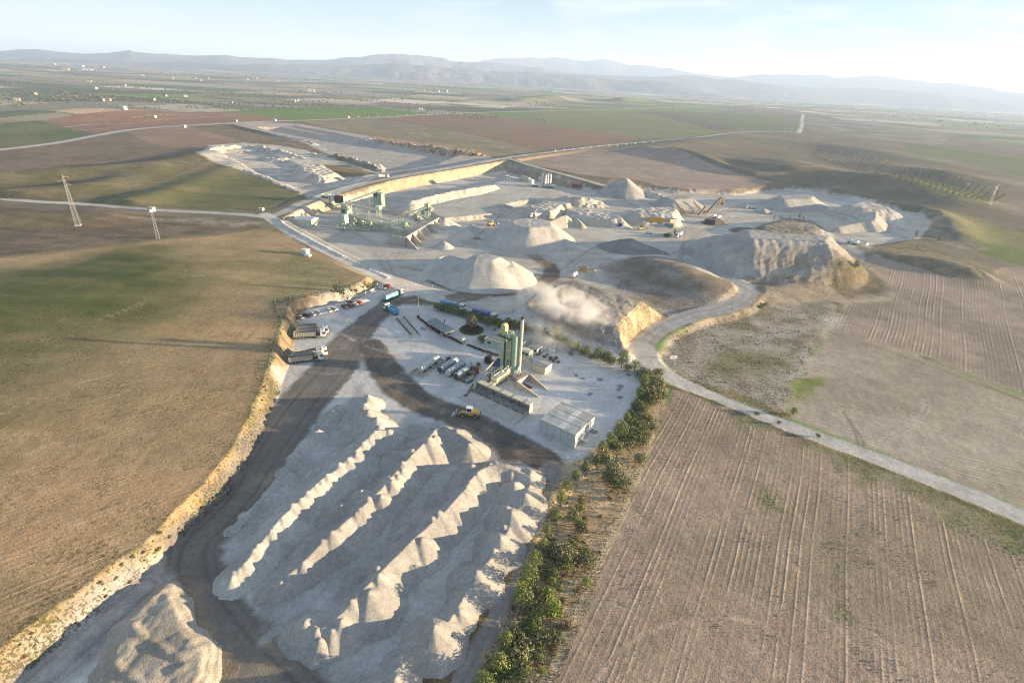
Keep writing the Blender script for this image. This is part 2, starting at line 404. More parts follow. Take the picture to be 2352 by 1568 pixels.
GRAV = (.32, .31, .30); DUST = (.40, .37, .33); PALE = (.52, .50, .46); WET = (.165, .148, .13); MUD = (.25, .205, .155)
SAND = (.50, .40, .26); SOILP = (.25, .185, .135); SCRUB = (.155, .12, .085); OLIVE = (.135, .135, .055); TAN = (.33, .25, .155)
GREEN = (.07, .095, .028); ROADC = (.52, .48, .42); PINK = (.34, .265, .205); DRY = (.38, .29, .17)

# middle distance
paint([(-500, 300), (0, 283), (95, 277), (250, 258), (520, 256), (690, 270), (1010, 260), (1480, 248), (1800, 250), (2000, 290), (2352, 330), (3200, 430), (3200, 700), (2352, 700), (1000, 600), (-500, 700)],
      (.20, .165, .11), (.15, .13, .085), 60, 20, 12, rough=.6, veg=.25, name='land')
paint([(-300, 292), (0, 283), (95, 277), (215, 306), (130, 325), (0, 342), (-300, 372)], (.10, .125, .045), (.15, .155, .065), 50, 3, row=(R(75), 5, .15), name='field')
paint([(100, 277), (180, 262), (290, 254), (520, 257), (690, 277), (430, 290), (250, 305), (215, 306)], (.27, .155, .095), (.22, .135, .09), 60, 4, row=(R(60), 9, .25), name='field')
for yy in ((170, 300, 430, 289), (300, 270, 560, 262), (330, 278, 620, 266), (150, 292, 300, 283)):
    stroke([(yy[0], yy[1]), ((yy[0]+yy[2])/2, (yy[1]+yy[3])/2-3), (yy[2], yy[3])], 2.0, (.42, .34, .27), fade=40)
paint([(-300, 372), (0, 345), (130, 327), (250, 307), (290, 300), (330, 325), (380, 338), (460, 345), (400, 365), (200, 392), (0, 410), (-300, 440)], (.215, .155, .105), (.16, .125, .085), 25, 3, rough=1.2, veg=.45, name='field')
paint([(285, 300), (430, 290), (560, 325), (470, 340), (380, 338), (330, 322)], (.30, .195, .125), (.25, .17, .11), 40, 2, row=(R(80), 6, .2), name='field')
paint([(430, 290), (530, 285), (640, 310), (745, 345), (800, 362), (700, 350), (640, 338), (560, 325)], (.17, .135, .08), (.21, .165, .10), 22, 3, rough=1, veg=.4)
paint([(-300, 430), (0, 405), (250, 375), (440, 350), (470, 358), (480, 372), (240, 465), (180, 470), (0, 455), (-300, 450)], (.185, .155, .095), (.13, .115, .06), 20, 3, rough=1.2, veg=.6)
paint([(240, 468), (330, 430), (470, 382), (520, 378), (600, 408), (700, 446), (655, 465), (600, 478), (560, 486), (400, 478)], (.185, .16, .075), (.12, .125, .05), 30, 2, row=(R(20), 4, .1), name='field', an=(.5, 1.6))
paint([(510, 257), (640, 247), (840, 245), (1000, 262), (860, 270), (690, 277)], (.12, .20, .035), (.16, .21, .055), 80, 4, name='field')
paint([(690, 278), (860, 272), (1060, 303), (1270, 350), (1170, 362), (1010, 335), (850, 315)], (.27, .215, .13), (.21, .185, .105), 30, 3, rough=.7, veg=.25, name='field')
paint([(860, 271), (1060, 262), (1150, 270), (1480, 318), (1400, 333), (1270, 350), (1060, 303)], (.26, .165, .095), (.225, .155, .10), 50, 3, row=(R(65), 7, .12), name='field')
paint([(1140, 270), (1380, 256), (1480, 260), (1655, 303), (1560, 318), (1480, 318)], (.17, .19, .065), (.21, .195, .09), 90, 6, name='field', an=(.4, 1.5))
paint([(1010, 262), (1380, 247), (1560, 240), (1700, 252), (1600, 262), (1480, 256), (1150, 268)], (.15, .21, .055), (.20, .20, .08), 120, 8, name='field')
stroke([(870, 272), (1070, 304), (1272, 350)], 0.8, (.05, .06, .03), fade=14)
paint([(1480, 258), (1560, 262), (1720, 290), (1655, 302)], (.15, .135, .10), (.12, .11, .08), 30, 5)
paint([(1540, 255), (1700, 262), (1830, 268), (1835, 305), (1740, 300), (1640, 285)], (.12, .15, .055), (.155, .16, .075), 70, 8, row=(R(70), 14, .1), name='field')
paint([(1850, 268), (2060, 285), (2200, 310), (2150, 335), (1860, 300)], (.25, .22, .17), (.16, .155, .09), 60, 8, name='field')
paint([(2080, 330), (2352, 365), (3000, 480), (3000, 560), (2352, 420), (2100, 370)], (.115, .15, .05), (.15, .16, .07), 120, 8, name='field')
paint([(2150, 362), (2352, 405), (3000, 540), (3000, 660), (2352, 540), (2240, 470)], (.20, .165, .115), (.165, .14, .095), 50, 5, row=(R(30), 6, .2), name='field')
paint([(1480, 335), (1560, 322), (1760, 318), (2000, 345), (2150, 375), (2280, 420), (2285, 470), (2190, 478), (2000, 470), (1860, 440), (1790, 418), (1680, 400), (1560, 360)], (.20, .165, .11), (.165, .14, .095), 24, 3, rough=1.1, veg=.35, name='hills', an=(.6, 1.4))
paint([(1870, 355), (1925, 352), (2010, 378), (2090, 405), (2045, 405), (1960, 383)], (.19, .165, .105), rough=.3, row=(R(-4), 13, .5, 0), veg=0, name='orchard_ground')
paint([(2045, 406), (2100, 403), (2180, 425), (2260, 437), (2282, 470), (2230, 463), (2150, 444)], (.20, .19, .085), rough=.3, row=(R(-4), 12, .3, 0), veg=.2, name='orchard_ground')
paint([(1800, 420), (1840, 428), (1960, 450), (1920, 456), (1850, 444)], (.13, .19, .035), None, 30, 3)
paint([(2060, 475), (2130, 482), (2200, 485), (2352, 535), (3000, 700), (3000, 830), (2352, 612), (2270, 588), (2200, 560), (2190, 520), (2120, 492)], (.14, .17, .05), (.20, .18, .085), 40, 5, name='field')
paint([(1185, 366), (1240, 358), (1400, 338), (1480, 334), (1600, 362), (1690, 398), (1780, 418), (1700, 436), (1640, 444), (1520, 432), (1470, 415), (1340, 402)], PINK, (.30, .225, .17), 25, 3, row=(R(35), 4.5, .35, 5), rough=.6, veg=.1, name='field')
stroke([(1395, 425), (1425, 405), (1500, 392), (1600, 386)], 3.0, (.40, .31, .24), (.26, .21, .15), 6, soft=3, ruts=.4, mix=.7)
stroke([(1390, 350), (1500, 336), (1600, 350), (1700, 378), (1790, 404)], 4, (.17, .15, .11), soft=4, mix=.6)
# quarry upper level
P_UP1 = [(450, 352), (480, 334), (560, 328), (640, 334), (700, 345), (760, 362), (890, 402), (830, 428), (740, 458), (700, 450), (600, 408), (500, 376)]
P_UP2 = [(530, 283), (600, 281), (690, 285), (760, 298), (900, 322), (1090, 346), (1130, 362), (1150, 365), (1000, 394), (900, 407), (870, 402), (860, 380), (740, 350), (700, 328), (600, 302)]
paint(P_UP1, (.56, .51, .44), (.40, .36, .30), 7, 2, 2.5, rough=1.6, veg=0, name='quarry_floor')
paint(P_UP2, (.42, .37, .32), (.34, .31, .27), 14, 2, 2.5, rough=.8, veg=0, name='quarry_floor')
paint([(560, 286), (680, 290), (800, 312), (740, 318), (680, 312), (600, 296)], (.50, .35, .25), (.42, .33, .26), 20, 6, 4, mix=.8)
paint([(850, 312), (1090, 345), (1120, 360), (1080, 360), (960, 342), (860, 325)], (.42, .28, .17), (.10, .08, .06), 3.0, 3, 2, rough=2.0, th=.6, tw=.15)
paint([(740, 378), (800, 380), (850, 395), (880, 402), (820, 405), (760, 392)], (.20, .155, .09), None, 5, 3, 2)
# works floor
paint([(640, 508), (680, 482), (735, 460), (820, 448), (905, 422), (1000, 405), (1100, 386), (1165, 372), (1250, 396), (1330, 420), (1420, 446), (1480, 432), (1560, 436), (1690, 446), (1800, 430), (1900, 438), (2000, 460), (2120, 482), (2145, 510), (2110, 548), (2000, 570), (1985, 600), (1900, 620), (1720, 652),
       (1730, 680), (1700, 705), (1540, 745), (1490, 800), (1430, 832), (1240, 764), (1010, 692), (960, 664), (870, 632), (800, 597), (735, 557)],
      (.50, .46, .40), (.42, .38, .32), 16, 2.5, 2.5, rough=.5, veg=0, name='quarry_floor', an=(.7, 1.3))
paint([(820, 445), (905, 412), (1000, 396), (1100, 379), (1168, 368), (1170, 386), (1100, 402), (1000, 420), (905, 440)], (.42, .34, .23), (.34, .265, .18), 6, 2, 1.5, rough=1.1, an=(2.5, .6))
paint([(1160, 370), (1260, 402), (1340, 424), (1330, 438), (1240, 418), (1165, 398)], (.30, .24, .18), (.24, .20, .15), 6, 3, 2, rough=1)
paint([(650, 505), (735, 462), (820, 470), (740, 492), (680, 508), (665, 520)], (.48, .40, .29), (.36, .30, .22), 8, 3, 2, rough=1)
paint([(985, 454), (1160, 410), (1240, 440), (1175, 480), (1050, 505), (990, 490)], (.47, .44, .40), (.40, .37, .33), 25, 6, 4, mix=.8)
RG = np.random.default_rng(31)
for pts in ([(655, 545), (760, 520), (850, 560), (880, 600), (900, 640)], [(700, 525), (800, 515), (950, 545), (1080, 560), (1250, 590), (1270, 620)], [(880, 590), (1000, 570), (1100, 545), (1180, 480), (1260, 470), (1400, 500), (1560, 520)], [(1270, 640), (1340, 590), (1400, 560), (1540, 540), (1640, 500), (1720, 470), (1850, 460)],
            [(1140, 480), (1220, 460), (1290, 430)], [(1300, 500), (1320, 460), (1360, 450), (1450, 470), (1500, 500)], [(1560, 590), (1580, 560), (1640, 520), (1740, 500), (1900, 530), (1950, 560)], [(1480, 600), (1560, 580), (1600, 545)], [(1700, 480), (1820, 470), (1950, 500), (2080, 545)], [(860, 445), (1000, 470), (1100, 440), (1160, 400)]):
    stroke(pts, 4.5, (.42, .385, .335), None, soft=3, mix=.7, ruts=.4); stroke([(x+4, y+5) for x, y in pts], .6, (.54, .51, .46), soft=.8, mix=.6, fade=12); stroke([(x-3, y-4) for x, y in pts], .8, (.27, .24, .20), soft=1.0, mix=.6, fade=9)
for i in range(70):
    x = RG.uniform(660, 2050); y = RG.uniform(430, 680); 
    if y > 560 and (x > 1400 or x < 760): continue
    l = RG.uniform(25, 110); a = RG.uniform(-.5, .6); pts = [(x, y), (x+l*.5, y+l*.5*math.sin(a)*.6+RG.uniform(-8, 8)), (x+l, y+l*math.sin(a)*.6)]
    stroke(pts, RG.uniform(.5, 3.5), [(.30, .265, .22), (.55, .515, .46), (.37, .33, .27), (.26, .235, .205)][i % 4], soft=1.5, edge=.8, mix=RG.uniform(.3, .75), fade=8)
for i in range(26):
    x = RG.uniform(560, 1150); y = RG.uniform(300, 395); l = RG.uniform(20, 90); stroke([(x, y), (x+l*.5, y+RG.uniform(-3, 6)), (x+l, y+RG.uniform(0, 14))], RG.uniform(1, 4), [(.26, .235, .20), (.48, .45, .40), (.36, .31, .25)][i % 3], soft=2, edge=1.5, mix=.6, fade=12)
# spoil colours
paint([(1268, 645), (1320, 643), (1476, 690), (1440, 722), (1412, 748), (1350, 735), (1195, 706), (1230, 675)], (.30, .26, .22), (.22, .185, .15), 9, 3, 2, rough=1.0, veg=.15, name='spoil_heap')
paint([(1195, 704), (1350, 735), (1412, 747), (1453, 838), (1318, 788), (1200, 735), (1160, 724)], (.27, .245, .22), (.18, .16, .14), 4, 3, 2, rough=2.0, veg=.2, name='spoil_heap')
paint([(1412, 747), (1476, 692), (1545, 725), (1530, 748), (1500, 780), (1453, 838)], (.42, .33, .22), (.27, .205, .135), 4.5, 2, 2, rough=2.0, veg=.55, name='spoil_heap')
paint([(1465, 690), (1500, 695), (1440, 745), (1425, 775), (1408, 750)], (.52, .41, .29), None, 4, 2, 2)
paint([(1390, 610), (1470, 588), (1560, 598), (1640, 628), (1700, 660), (1690, 690), (1600, 715), (1540, 735), (1480, 690), (1400, 665)], (.21, .165, .12), (.30, .26, .22), 18, 8, 6, rough=1.3, veg=.5, name='hill')
paint([(1700, 528), (1790, 530), (1910, 540), (1990, 600), (1870, 622), (1720, 642), (1640, 632), (1575, 600), (1560, 575), (1620, 545)], (.30, .285, .265), (.37, .345, .31), 12, 2, 1.5, rough=.7, veg=0, name='spoil_heap', an=(2.2, .5))
paint([(1735, 522), (1795, 500), (1865, 506), (1895, 528), (1845, 540), (1765, 534)], (.22, .185, .14), (.32, .285, .235), 6, 3, 3, rough=1.4, veg=.5)
paint([(1740, 585), (1790, 572), (1900, 572), (1960, 588), (1900, 608), (1790, 622)], (.24, .185, .12), (.30, .25, .18), 5, 10, 6, mix=.75, an=(3, .6))
paint([(1720, 640), (1870, 622), (1990, 600), (1960, 560), (2010, 575), (2040, 650), (2050, 680), (1960, 690), (1900, 690), (1740, 690), (1722, 660)], (.25, .205, .15), (.36, .315, .25), 12, 4, 3, rough=1.4, veg=.45, name='slope')
paint([(1900, 640), (1990, 615), (2035, 645), (2030, 678), (1930, 678)], (.13, .11, .07), (.2, .16, .11), 8, 6, 4, rough=1.5, veg=.6)
paint([(1990, 562), (2100, 548), (2160, 575), (2250, 600), (2278, 625), (2262, 642), (2180, 635), (2080, 605)], (.20, .165, .10), (.26, .215, .15), 10, 3, 2, rough=1.4, veg=.6, name='slope')
paint([(2120, 482), (2190, 505), (2215, 540), (2270, 570), (2230, 580), (2170, 560), (2120, 545), (2145, 510)], (.20, .17, .11), (.29, .25, .19), 8, 3, 2, rough=1.4, veg=.5, name='slope')
# fields right
ROWB = R(-24)
paint([(1985, 600), (2000, 588), (2080, 606), (2180, 636), (2262, 645), (2290, 615), (2352, 612), (3000, 820), (3000, 1160), (2352, 905), (2100, 810), (1900, 760), (1950, 695), (2045, 690), (2060, 670)],
      (.34, .27, .205), (.25, .205, .15), 26, 3, 2, row=(R(-36), 1.6, .38, 3), rough=.6, veg=.22, name='field')
paint([(1900, 755), (2100, 815), (2352, 910), (3000, 1165), (3000, 1480), (2352, 1168), (2100, 1066), (1950, 1010), (1800, 955), (1808, 920), (1850, 850)],
      (.40, .335, .26), (.32, .27, .20), 40, 3, 2, row=(R(68), 1.7, .22, 3), rough=.4, veg=.1, name='field', an=(.4, 1.6))
stroke([(1905, 762), (2100, 826), (2352, 920), (2700, 1060)], 1.2, (.12, .13, .05), (.2, .17, .1), 5, 1.5, .8, rough=1.4, fade=10)
stroke([(2130, 910), (2135, 940), (2100, 980), (2010, 1030)], 0.35, (.46, .40, .32), soft=.6, mix=.75)
stroke([(2120, 915), (2122, 935), (2088, 972), (1992, 1026)], 0.35, (.46, .40, .32), soft=.6, mix=.75)
stroke([(1950, 960), (1975, 1000), (1985, 1025)], 0.4, (.20, .155, .11), soft=.6, mix=.8)
stroke([(1936, 945), (1960, 985), (1972, 1020)], 0.4, (.20, .155, .11), soft=.6, mix=.8)
paint([(1540, 765), (1600, 745), (1700, 715), (1740, 690), (1900, 690), (1950, 695), (1900, 760), (1850, 850), (1808, 920), (1800, 950), (1700, 925), (1590, 880), (1535, 850), (1515, 810)],
      (.22, .185, .13), (.34, .30, .25), 11, 3, 2, rough=1.6, veg=.55, name='scrubland', det=5)
paint([(1860, 775), (1930, 740), (1910, 700), (1870, 790), (1850, 850), (1800, 900), (1810, 860)], (.46, .41, .35), None, 6, 6, 4, mix=.8)
paint([(1700, 765), (1860, 755), (1850, 770), (1720, 785)], (.42, .38, .33), None, 6, 6, 5, mix=.6)
paint([(1640, 800), (1790, 815), (1760, 870), (1620, 850)], (.17, .16, .07), None, 6, 12, 6, mix=.6)
paint([(1820, 875), (1885, 870), (1850, 915), (1810, 925)], (.17, .22, .05), (.22, .23, .08), 3, 4, 3)
stroke([(1550, 862), (1700, 915), (1800, 952)], 2.5, (.16, .135, .06), (.30, .22, .12), 4, 3, 2, rough=1.8, veg=.8)
# big ploughed field, front right
FR = [(1545, 893), (1610, 908), (1900, 1036), (2100, 1118), (2352, 1222), (3000, 1500), (3200, 2400), (1180, 2300), (1240, 1600), (1330, 1400), (1400, 1250), (1455, 1130), (1500, 1010), (1530, 930)]
paint(FR, (.37, .28, .215), (.285, .225, .165), 30, 2, 1, row=(R(-28.5), 1.25, .6, 2.5), rough=1.5, veg=.19, name='field', det=5)
for pts, w in (([(1640, 920), (1800, 990), (2000, 1075), (2200, 1160), (2352, 1230)], 5), ([(2180, 1190), (2352, 1270)], 5)):
    stroke(pts, w, (.21, .185, .115), (.14, .15, .06), 6, 6, 3, rough=1, veg=.5, mix=.8)
for (x, y, r_) in ((1930, 1050, 28), (1990, 1080, 20), (1920, 1320, 26), (1945, 1400, 22), (1760, 1145, 24), (2330, 1230, 30)):
    paint([(x-r_, y-r_*1.2), (x+r_*.6, y-r_), (x+r_, y+r_), (x-r_*.5, y+r_*1.3)], (.12, .15, .045), (.19, .17, .09), 2.5, 6, 4, veg=.9, mix=.75)
stroke([(1370, 1568), (1400, 1520), (1460, 1465), (1550, 1430), (1650, 1418), (1740, 1432), (1800, 1470)], .5, (.44, .34, .265), (.34, .26, .20), 2, .8, .2, rough=2)
stroke([(1710, 1590), (1765, 1500), (1830, 1300)], .45, (.36, .27, .20), soft=.7, rough=2)
# left field
LF = [(-1200, 680), (-300, 612), (0, 594), (100, 585), (300, 561), (500, 540), (600, 527), (640, 535), (700, 566), (760, 600), (845, 642), (845, 650), (780, 668), (700, 678), (628, 690), (643, 740), (625, 800), (602, 880), (580, 960), (552, 1060),
      (522, 1120), (470, 1162), (400, 1215), (300, 1290), (200, 1365), (100, 1440), (0, 1520), (-300, 1760), (-1500, 1760)]
paint(LF, (.43, .285, .155), (.33, .235, .13), 30, 1.5, 1.5, row=(R(128), 1.5, .22, 6), rough=.9, veg=.30, name='field', an=(.35, 1.8), det=5)
paint([(-600, 620), (0, 600), (300, 565), (600, 530), (700, 570), (840, 645), (700, 675), (600, 690), (430, 760), (250, 860), (0, 1040), (-600, 1300)], (.20, .17, .075), (.31, .24, .13), 22, 45, 14, mix=.85, an=(.35, 1.8))
paint([(20, 630), (200, 590), (370, 572), (440, 600), (450, 645), (390, 690), (260, 750), (140, 800), (0, 830), (-300, 870), (-300, 700)], (.055, .08, .020), (.12, .12, .045), 20, 30, 14, mix=.95, veg=.5, an=(.4, 2))
paint([(0, 760), (200, 740), (300, 800), (150, 880), (0, 960), (-200, 980)], (.16, .145, .065), (.25, .19, .10), 14, 25, 8, mix=.7, an=(.4, 2))
paint([(650, 570), (720, 590), (780, 615), (830, 650), (700, 672), (640, 660)], (.17, .165, .065), (.29, .25, .15), 10, 12, 5, mix=.7, an=(.4, 2))
stroke([(0, 1530), (100, 1452), (200, 1376), (300, 1300), (400, 1225), (470, 1170), (525, 1128), (560, 1060), (590, 960), (612, 880), (635, 800), (652, 745), (636, 695)], 3.0, (.20, .17, .09), (.26, .20, .12), 6, 5, 2, veg=.5, mix=.8)
for i in range(15):
    x0 = random.uniform(-60, 420); y0 = random.uniform(700, 1300); l = random.uniform(120, 300); a = random.uniform(-.42, -.22)
    if x0+l > 560: l = 560-x0
    for o_ in (0, 5): stroke([(x0, y0+o_), (x0+l*.5, y0+o_+l*.5*math.sin(a)+4), (x0+l, y0+o_+l*math.sin(a))], .22, (.46, .34, .21) if i % 3 else (.20, .15, .085), soft=.4, mix=.55, fade=9)
paint([(-400, 605), (0, 590), (300, 557), (600, 523), (570, 508), (420, 498), (300, 490), (150, 482), (0, 475), (-400, 455)], (.20, .145, .10), (.125, .10, .07), 9, 2, 2, rough=2.2, veg=.5, name='field', an=(.5, 1.5))
paint([(-400, 560), (0, 548), (180, 520), (250, 492), (0, 475), (-400, 455)], (.11, .095, .065), (.15, .12, .08), 14, 8, 5, rough=1.6, veg=.6)
paint([(300, 498), (480, 502), (600, 512), (560, 520), (420, 512)], (.38, .33, .27), (.26, .2, .15), 6, 6, 4, mix=.7)
# embankments between the left field and the yard
EMB = [(0, 1520), (100, 1440), (200, 1365), (300, 1290), (400, 1215), (470, 1162), (522, 1120), (552, 1060), (580, 960), (602, 880), (625, 800), (643, 740), (628, 690), (700, 678), (780, 668), (800, 690), (722, 710), (688, 724), (678, 772), (670, 826), (648, 880),
       (630, 930), (606, 1000), (583, 1050), (548, 1100), (508, 1150), (448, 1212), (408, 1262), (370, 1300), (300, 1350), (240, 1403), (150, 1475), (20, 1580), (-60, 1600)]
paint(EMB, (.27, .215, .14), (.17, .13, .085), 1.5, 1, .9, rough=2.2, veg=.05, name='embankment')
paint([(0, 1520), (100, 1440), (200, 1365), (300, 1290), (400, 1215), (470, 1162), (522, 1120), (500, 1150), (440, 1210), (370, 1285), (240, 1400), (120, 1500), (-40, 1620)], (.25, .185, .105), (.34, .27, .17), 3, 2, 1.5, rough=1.5, veg=.5)
stroke([(628, 692), (645, 742), (634, 780), (620, 830), (600, 890), (575, 990), (550, 1070), (522, 1122)], 1.0, (.20, .19, .07), (.34, .25, .14), 2.5, 1.2, .7, rough=1.6, veg=.7)
stroke([(632, 688), (700, 676), (790, 664)], 1.0, (.22, .20, .09), (.34, .26, .15), 2.5, 1.2, .8, rough=1.6, veg=.7)
paint([(512, 1128), (540, 1108), (552, 1090), (520, 1150), (470, 1200), (440, 1215)], (.05, .07, .022), (.10, .10, .05), 3, 3, 2, veg=.8)
paint([(775, 662), (850, 646), (868, 655), (845, 674), (800, 692), (780, 684)], (.13, .105, .07), (.21, .17, .11), 3, 1.5, 1, rough=1.4, veg=.5)
stroke([(444, 1208), (500, 1150), (543, 1100), (577, 1050), (602, 995), (624, 930), (640, 880)], 1.6, (.12, .105, .065), (.20, .16, .10), 3, 1.5, 1, rough=1.6, veg=.6)  # shade on the bank's foot, painted in as dark soil and scrub colour
stroke([(455, 1196), (405, 1250), (360, 1288), (300, 1330), (240, 1378)], .9, (.50, .44, .34), None, 3, .7, .6)
# yard
paint([(20, 1580), (150, 1475), (240, 1403), (300, 1350), (370, 1300), (408, 1262), (448, 1212), (508, 1150), (548, 1100), (583, 1050), (606, 1000), (630, 930), (648, 880), (668, 826), (678, 770), (688, 724), (722, 710), (800, 693), (845, 674), (868, 655), (968, 676), (1010, 690),
       (1120, 722), (1240, 760), (1350, 805), (1450, 835), (1480, 870), (1465, 905), (1440, 960), (1400, 1010), (1345, 1050), (1300, 1095), (1250, 1180), (1200, 1290), (1150, 1400), (1080, 1568), (1020, 1760), (-200, 1760)],
      (.52, .505, .48), (.44, .43, .405), 14, .8, .8, rough=.35, veg=0, name='yard_ground')
paint([(640, 860), (760, 800), (700, 700), (870, 660), (1010, 690), (980, 760), (1060, 850), (1000, 960), (860, 880), (760, 960), (640, 930)], (.49, .46, .42), (.55, .53, .50), 12, 5, 4, mix=.7)
paint([(1180, 900), (1300, 1010), (1380, 1000), (1440, 940), (1460, 880), (1380, 850), (1250, 790), (1230, 880)], (.57, .56, .54), (.50, .485, .46), 18, 3, 2, mix=.8)
# fine pale stone of the windrow floors
paint([(500, 1330), (530, 1210), (640, 1070), (740, 960), (830, 885), (905, 985), (1010, 965), (1110, 1010), (1225, 1070), (1235, 1140), (1180, 1270), (1080, 1420), (1000, 1530), (900, 1600), (780, 1620), (690, 1500), (600, 1390)],
      (.365, .355, .34), (.315, .305, .29), 7, 2.5, 2, rough=.5)
# dark wet haul tracks
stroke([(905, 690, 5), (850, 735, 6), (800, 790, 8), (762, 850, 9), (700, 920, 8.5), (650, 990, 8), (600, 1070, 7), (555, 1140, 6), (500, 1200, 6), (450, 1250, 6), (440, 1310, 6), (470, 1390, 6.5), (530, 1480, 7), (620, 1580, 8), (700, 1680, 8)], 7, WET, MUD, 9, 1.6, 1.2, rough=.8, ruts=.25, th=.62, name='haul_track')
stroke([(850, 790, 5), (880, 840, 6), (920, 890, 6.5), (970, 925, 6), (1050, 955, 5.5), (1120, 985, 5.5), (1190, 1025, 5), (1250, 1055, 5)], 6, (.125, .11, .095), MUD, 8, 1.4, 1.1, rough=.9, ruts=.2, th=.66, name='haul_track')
paint([(1110, 1000), (1180, 1005), (1260, 1040), (1300, 1060), (1285, 1090), (1230, 1085), (1150, 1050)], (.085, .075, .065), (.15, .125, .10), 5, 3, 2)
stroke([(905, 690), (960, 690), (1010, 690), (1080, 682)], 5.5, (.13, .115, .095), MUD, 7, 2.5, 1.5, ruts=.2)
stroke([(1010, 688, 5), (1090, 676, 5.5), (1170, 664, 6), (1240, 648, 5), (1265, 632, 4.5), (1255, 608, 4.5), (1210, 580, 4.5), (1160, 560, 4), (1120, 550, 4), (1095, 548, 3)], 5, (.20, .165, .125), (.30, .25, .19), 10, 3, 2, ruts=.15)
stroke([(985, 645, 2), (1040, 664, 2.5), (1110, 676, 3), (1180, 671, 4), (1235, 654, 4.5), (1268, 632, 4.5), (1262, 606, 4)], 3, (.19, .15, .105), (.13, .11, .085), 5, 2, 1.2)
paint([(1130, 655), (1225, 640), (1235, 650), (1180, 666), (1120, 668)], (.26, .17, .10), None, 4, 3, 1.5)
# spoil of the lower left and the brown verge of the track
paint([(300, 1568), (350, 1460), (385, 1340), (410, 1330), (460, 1400), (520, 1500), (560, 1600), (300, 1650)], (.21, .155, .095), (.28, .22, .15), 4, 3, 2, rough=1)
stroke([(330, 1350), (240, 1430), (150, 1510), (60, 1590)], 5, (.36, .34, .32), (.26, .25, .24), 4, 3, 1, ruts=.25)
stroke([(1270, 1080, 4), (1240, 1140, 4), (1215, 1210, 4.5), (1180, 1290, 4.5), (1130, 1390, 4.5), (1075, 1490, 5), (1020, 1590, 5), (980, 1700, 5)], 4.5, (.175, .165, .155), (.24, .22, .20), 9, .8, .3, rough=.5, ruts=.15, name='track')
stroke([(1252, 1105, 1.3), (1212, 1180, 1.8), (1185, 1250, 2.2), (1140, 1330, 2.6), (1085, 1410, 3), (1020, 1520, 3), (960, 1620, 3)], 2.2, (.22, .14, .075), (.14, .10, .06), 2, .8, .6, rough=1.2, veg=.5)
# slope with dry grass right of the track
SLP = [(1300, 1060), (1345, 1048), (1400, 1008), (1440, 958), (1468, 905), (1480, 868), (1530, 893), (1530, 930), (1500, 1010), (1455, 1130), (1400, 1250), (1330, 1400), (1240, 1600), (1200, 1760), (1030, 1760), (1090, 1568), (1150, 1430), (1200, 1300), (1240, 1190), (1280, 1110)]
paint(SLP, (.44, .345, .215), (.30, .225, .13), 3.5, 1.2, 1.5, rough=1.8, veg=.5, name='slope', det=5)
paint([(1330, 1090), (1400, 1110), (1440, 1150), (1400, 1230), (1330, 1290), (1295, 1240), (1300, 1160)], (.50, .38, .23), (.38, .26, .15), 2.5, 4, 2.5, rough=1.5, veg=.2, mix=.9)
stroke([(1515, 905), (1500, 1000), (1460, 1110), (1410, 1220), (1345, 1360), (1255, 1570)], .7, (.46, .37, .25), None, 3, 1, .6)
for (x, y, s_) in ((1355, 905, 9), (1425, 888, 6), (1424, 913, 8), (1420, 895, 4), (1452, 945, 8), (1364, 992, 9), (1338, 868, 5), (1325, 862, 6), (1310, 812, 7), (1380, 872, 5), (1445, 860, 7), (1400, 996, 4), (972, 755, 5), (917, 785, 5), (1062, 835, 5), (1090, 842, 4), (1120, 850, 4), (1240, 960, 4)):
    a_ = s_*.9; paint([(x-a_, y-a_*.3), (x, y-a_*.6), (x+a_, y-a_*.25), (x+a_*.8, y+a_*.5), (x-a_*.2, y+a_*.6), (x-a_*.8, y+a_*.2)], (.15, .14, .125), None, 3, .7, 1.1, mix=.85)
for i in range(40):
    x = random.uniform(640, 1440); y = random.uniform(700, 1040); a = random.uniform(-.5, .5)
    if y > 860 and x < 900: continue
    l = random.uniform(30, 90); pts = [(x, y), (x+l*math.cos(a)*.5, y+l*math.sin(a)*.5+random.uniform(-5, 5)), (x+l*math.cos(a), y+l*math.sin(a))]
    stroke(pts, random.uniform(.25, .8), (.30, .29, .275) if i % 3 else (.50, .48, .45), soft=.7, mix=random.uniform(.25, .6), fade=4)
for i in range(16):
    x, y = random.uniform(560, 1150), random.uniform(1080, 1500); l = random.uniform(60, 200)
    stroke([(x, y), (x+l*.45, y-l*.42), (x+l*.9, y-l*.9)], random.uniform(.3, 1.2), (.30, .295, .285) if i % 2 else (.46, .455, .44), soft=.8, mix=.45, fade=5)
# roads
stroke([(-400, 385), (0, 344), (80, 335), (150, 325), (250, 306), (330, 295), (440, 288), (530, 283), (680, 277), (860, 270.5), (1010, 262.5), (1200, 256), (1480, 249.5), (1700, 244)], 5.5, (.45, .42, .37), None, soft=1.2, rough=.2, veg=0, name='road')
stroke([(560, 492), (625, 496), (690, 468), (745, 450), (830, 425), (905, 408), (1000, 392), (1100, 375), (1168, 362), (1260, 350), (1400, 333), (1560, 319), (1650, 309), (1740, 302), (1840, 303)], 3.6, ROADC, (.37, .35, .32), 12, 1, .4, rough=.2, veg=0, name='road')
stroke([(1836, 305), (1842, 285), (1844, 262)], 5, (.50, .49, .46), None, soft=2, name='road')
stroke([(1168, 364), (1240, 386), (1300, 402), (1380, 424), (1440, 446), (1500, 462)], 3.0, (.46, .42, .36), None, 12, 1, .5, rough=.2, name='road')
stroke([(-400, 440), (0, 458), (100, 464), (180, 468), (350, 482), (480, 488), (570, 494), (625, 500)], 3.4, ROADC, (.38, .36, .33), 12, 1, .4, rough=.2, veg=0, name='road')
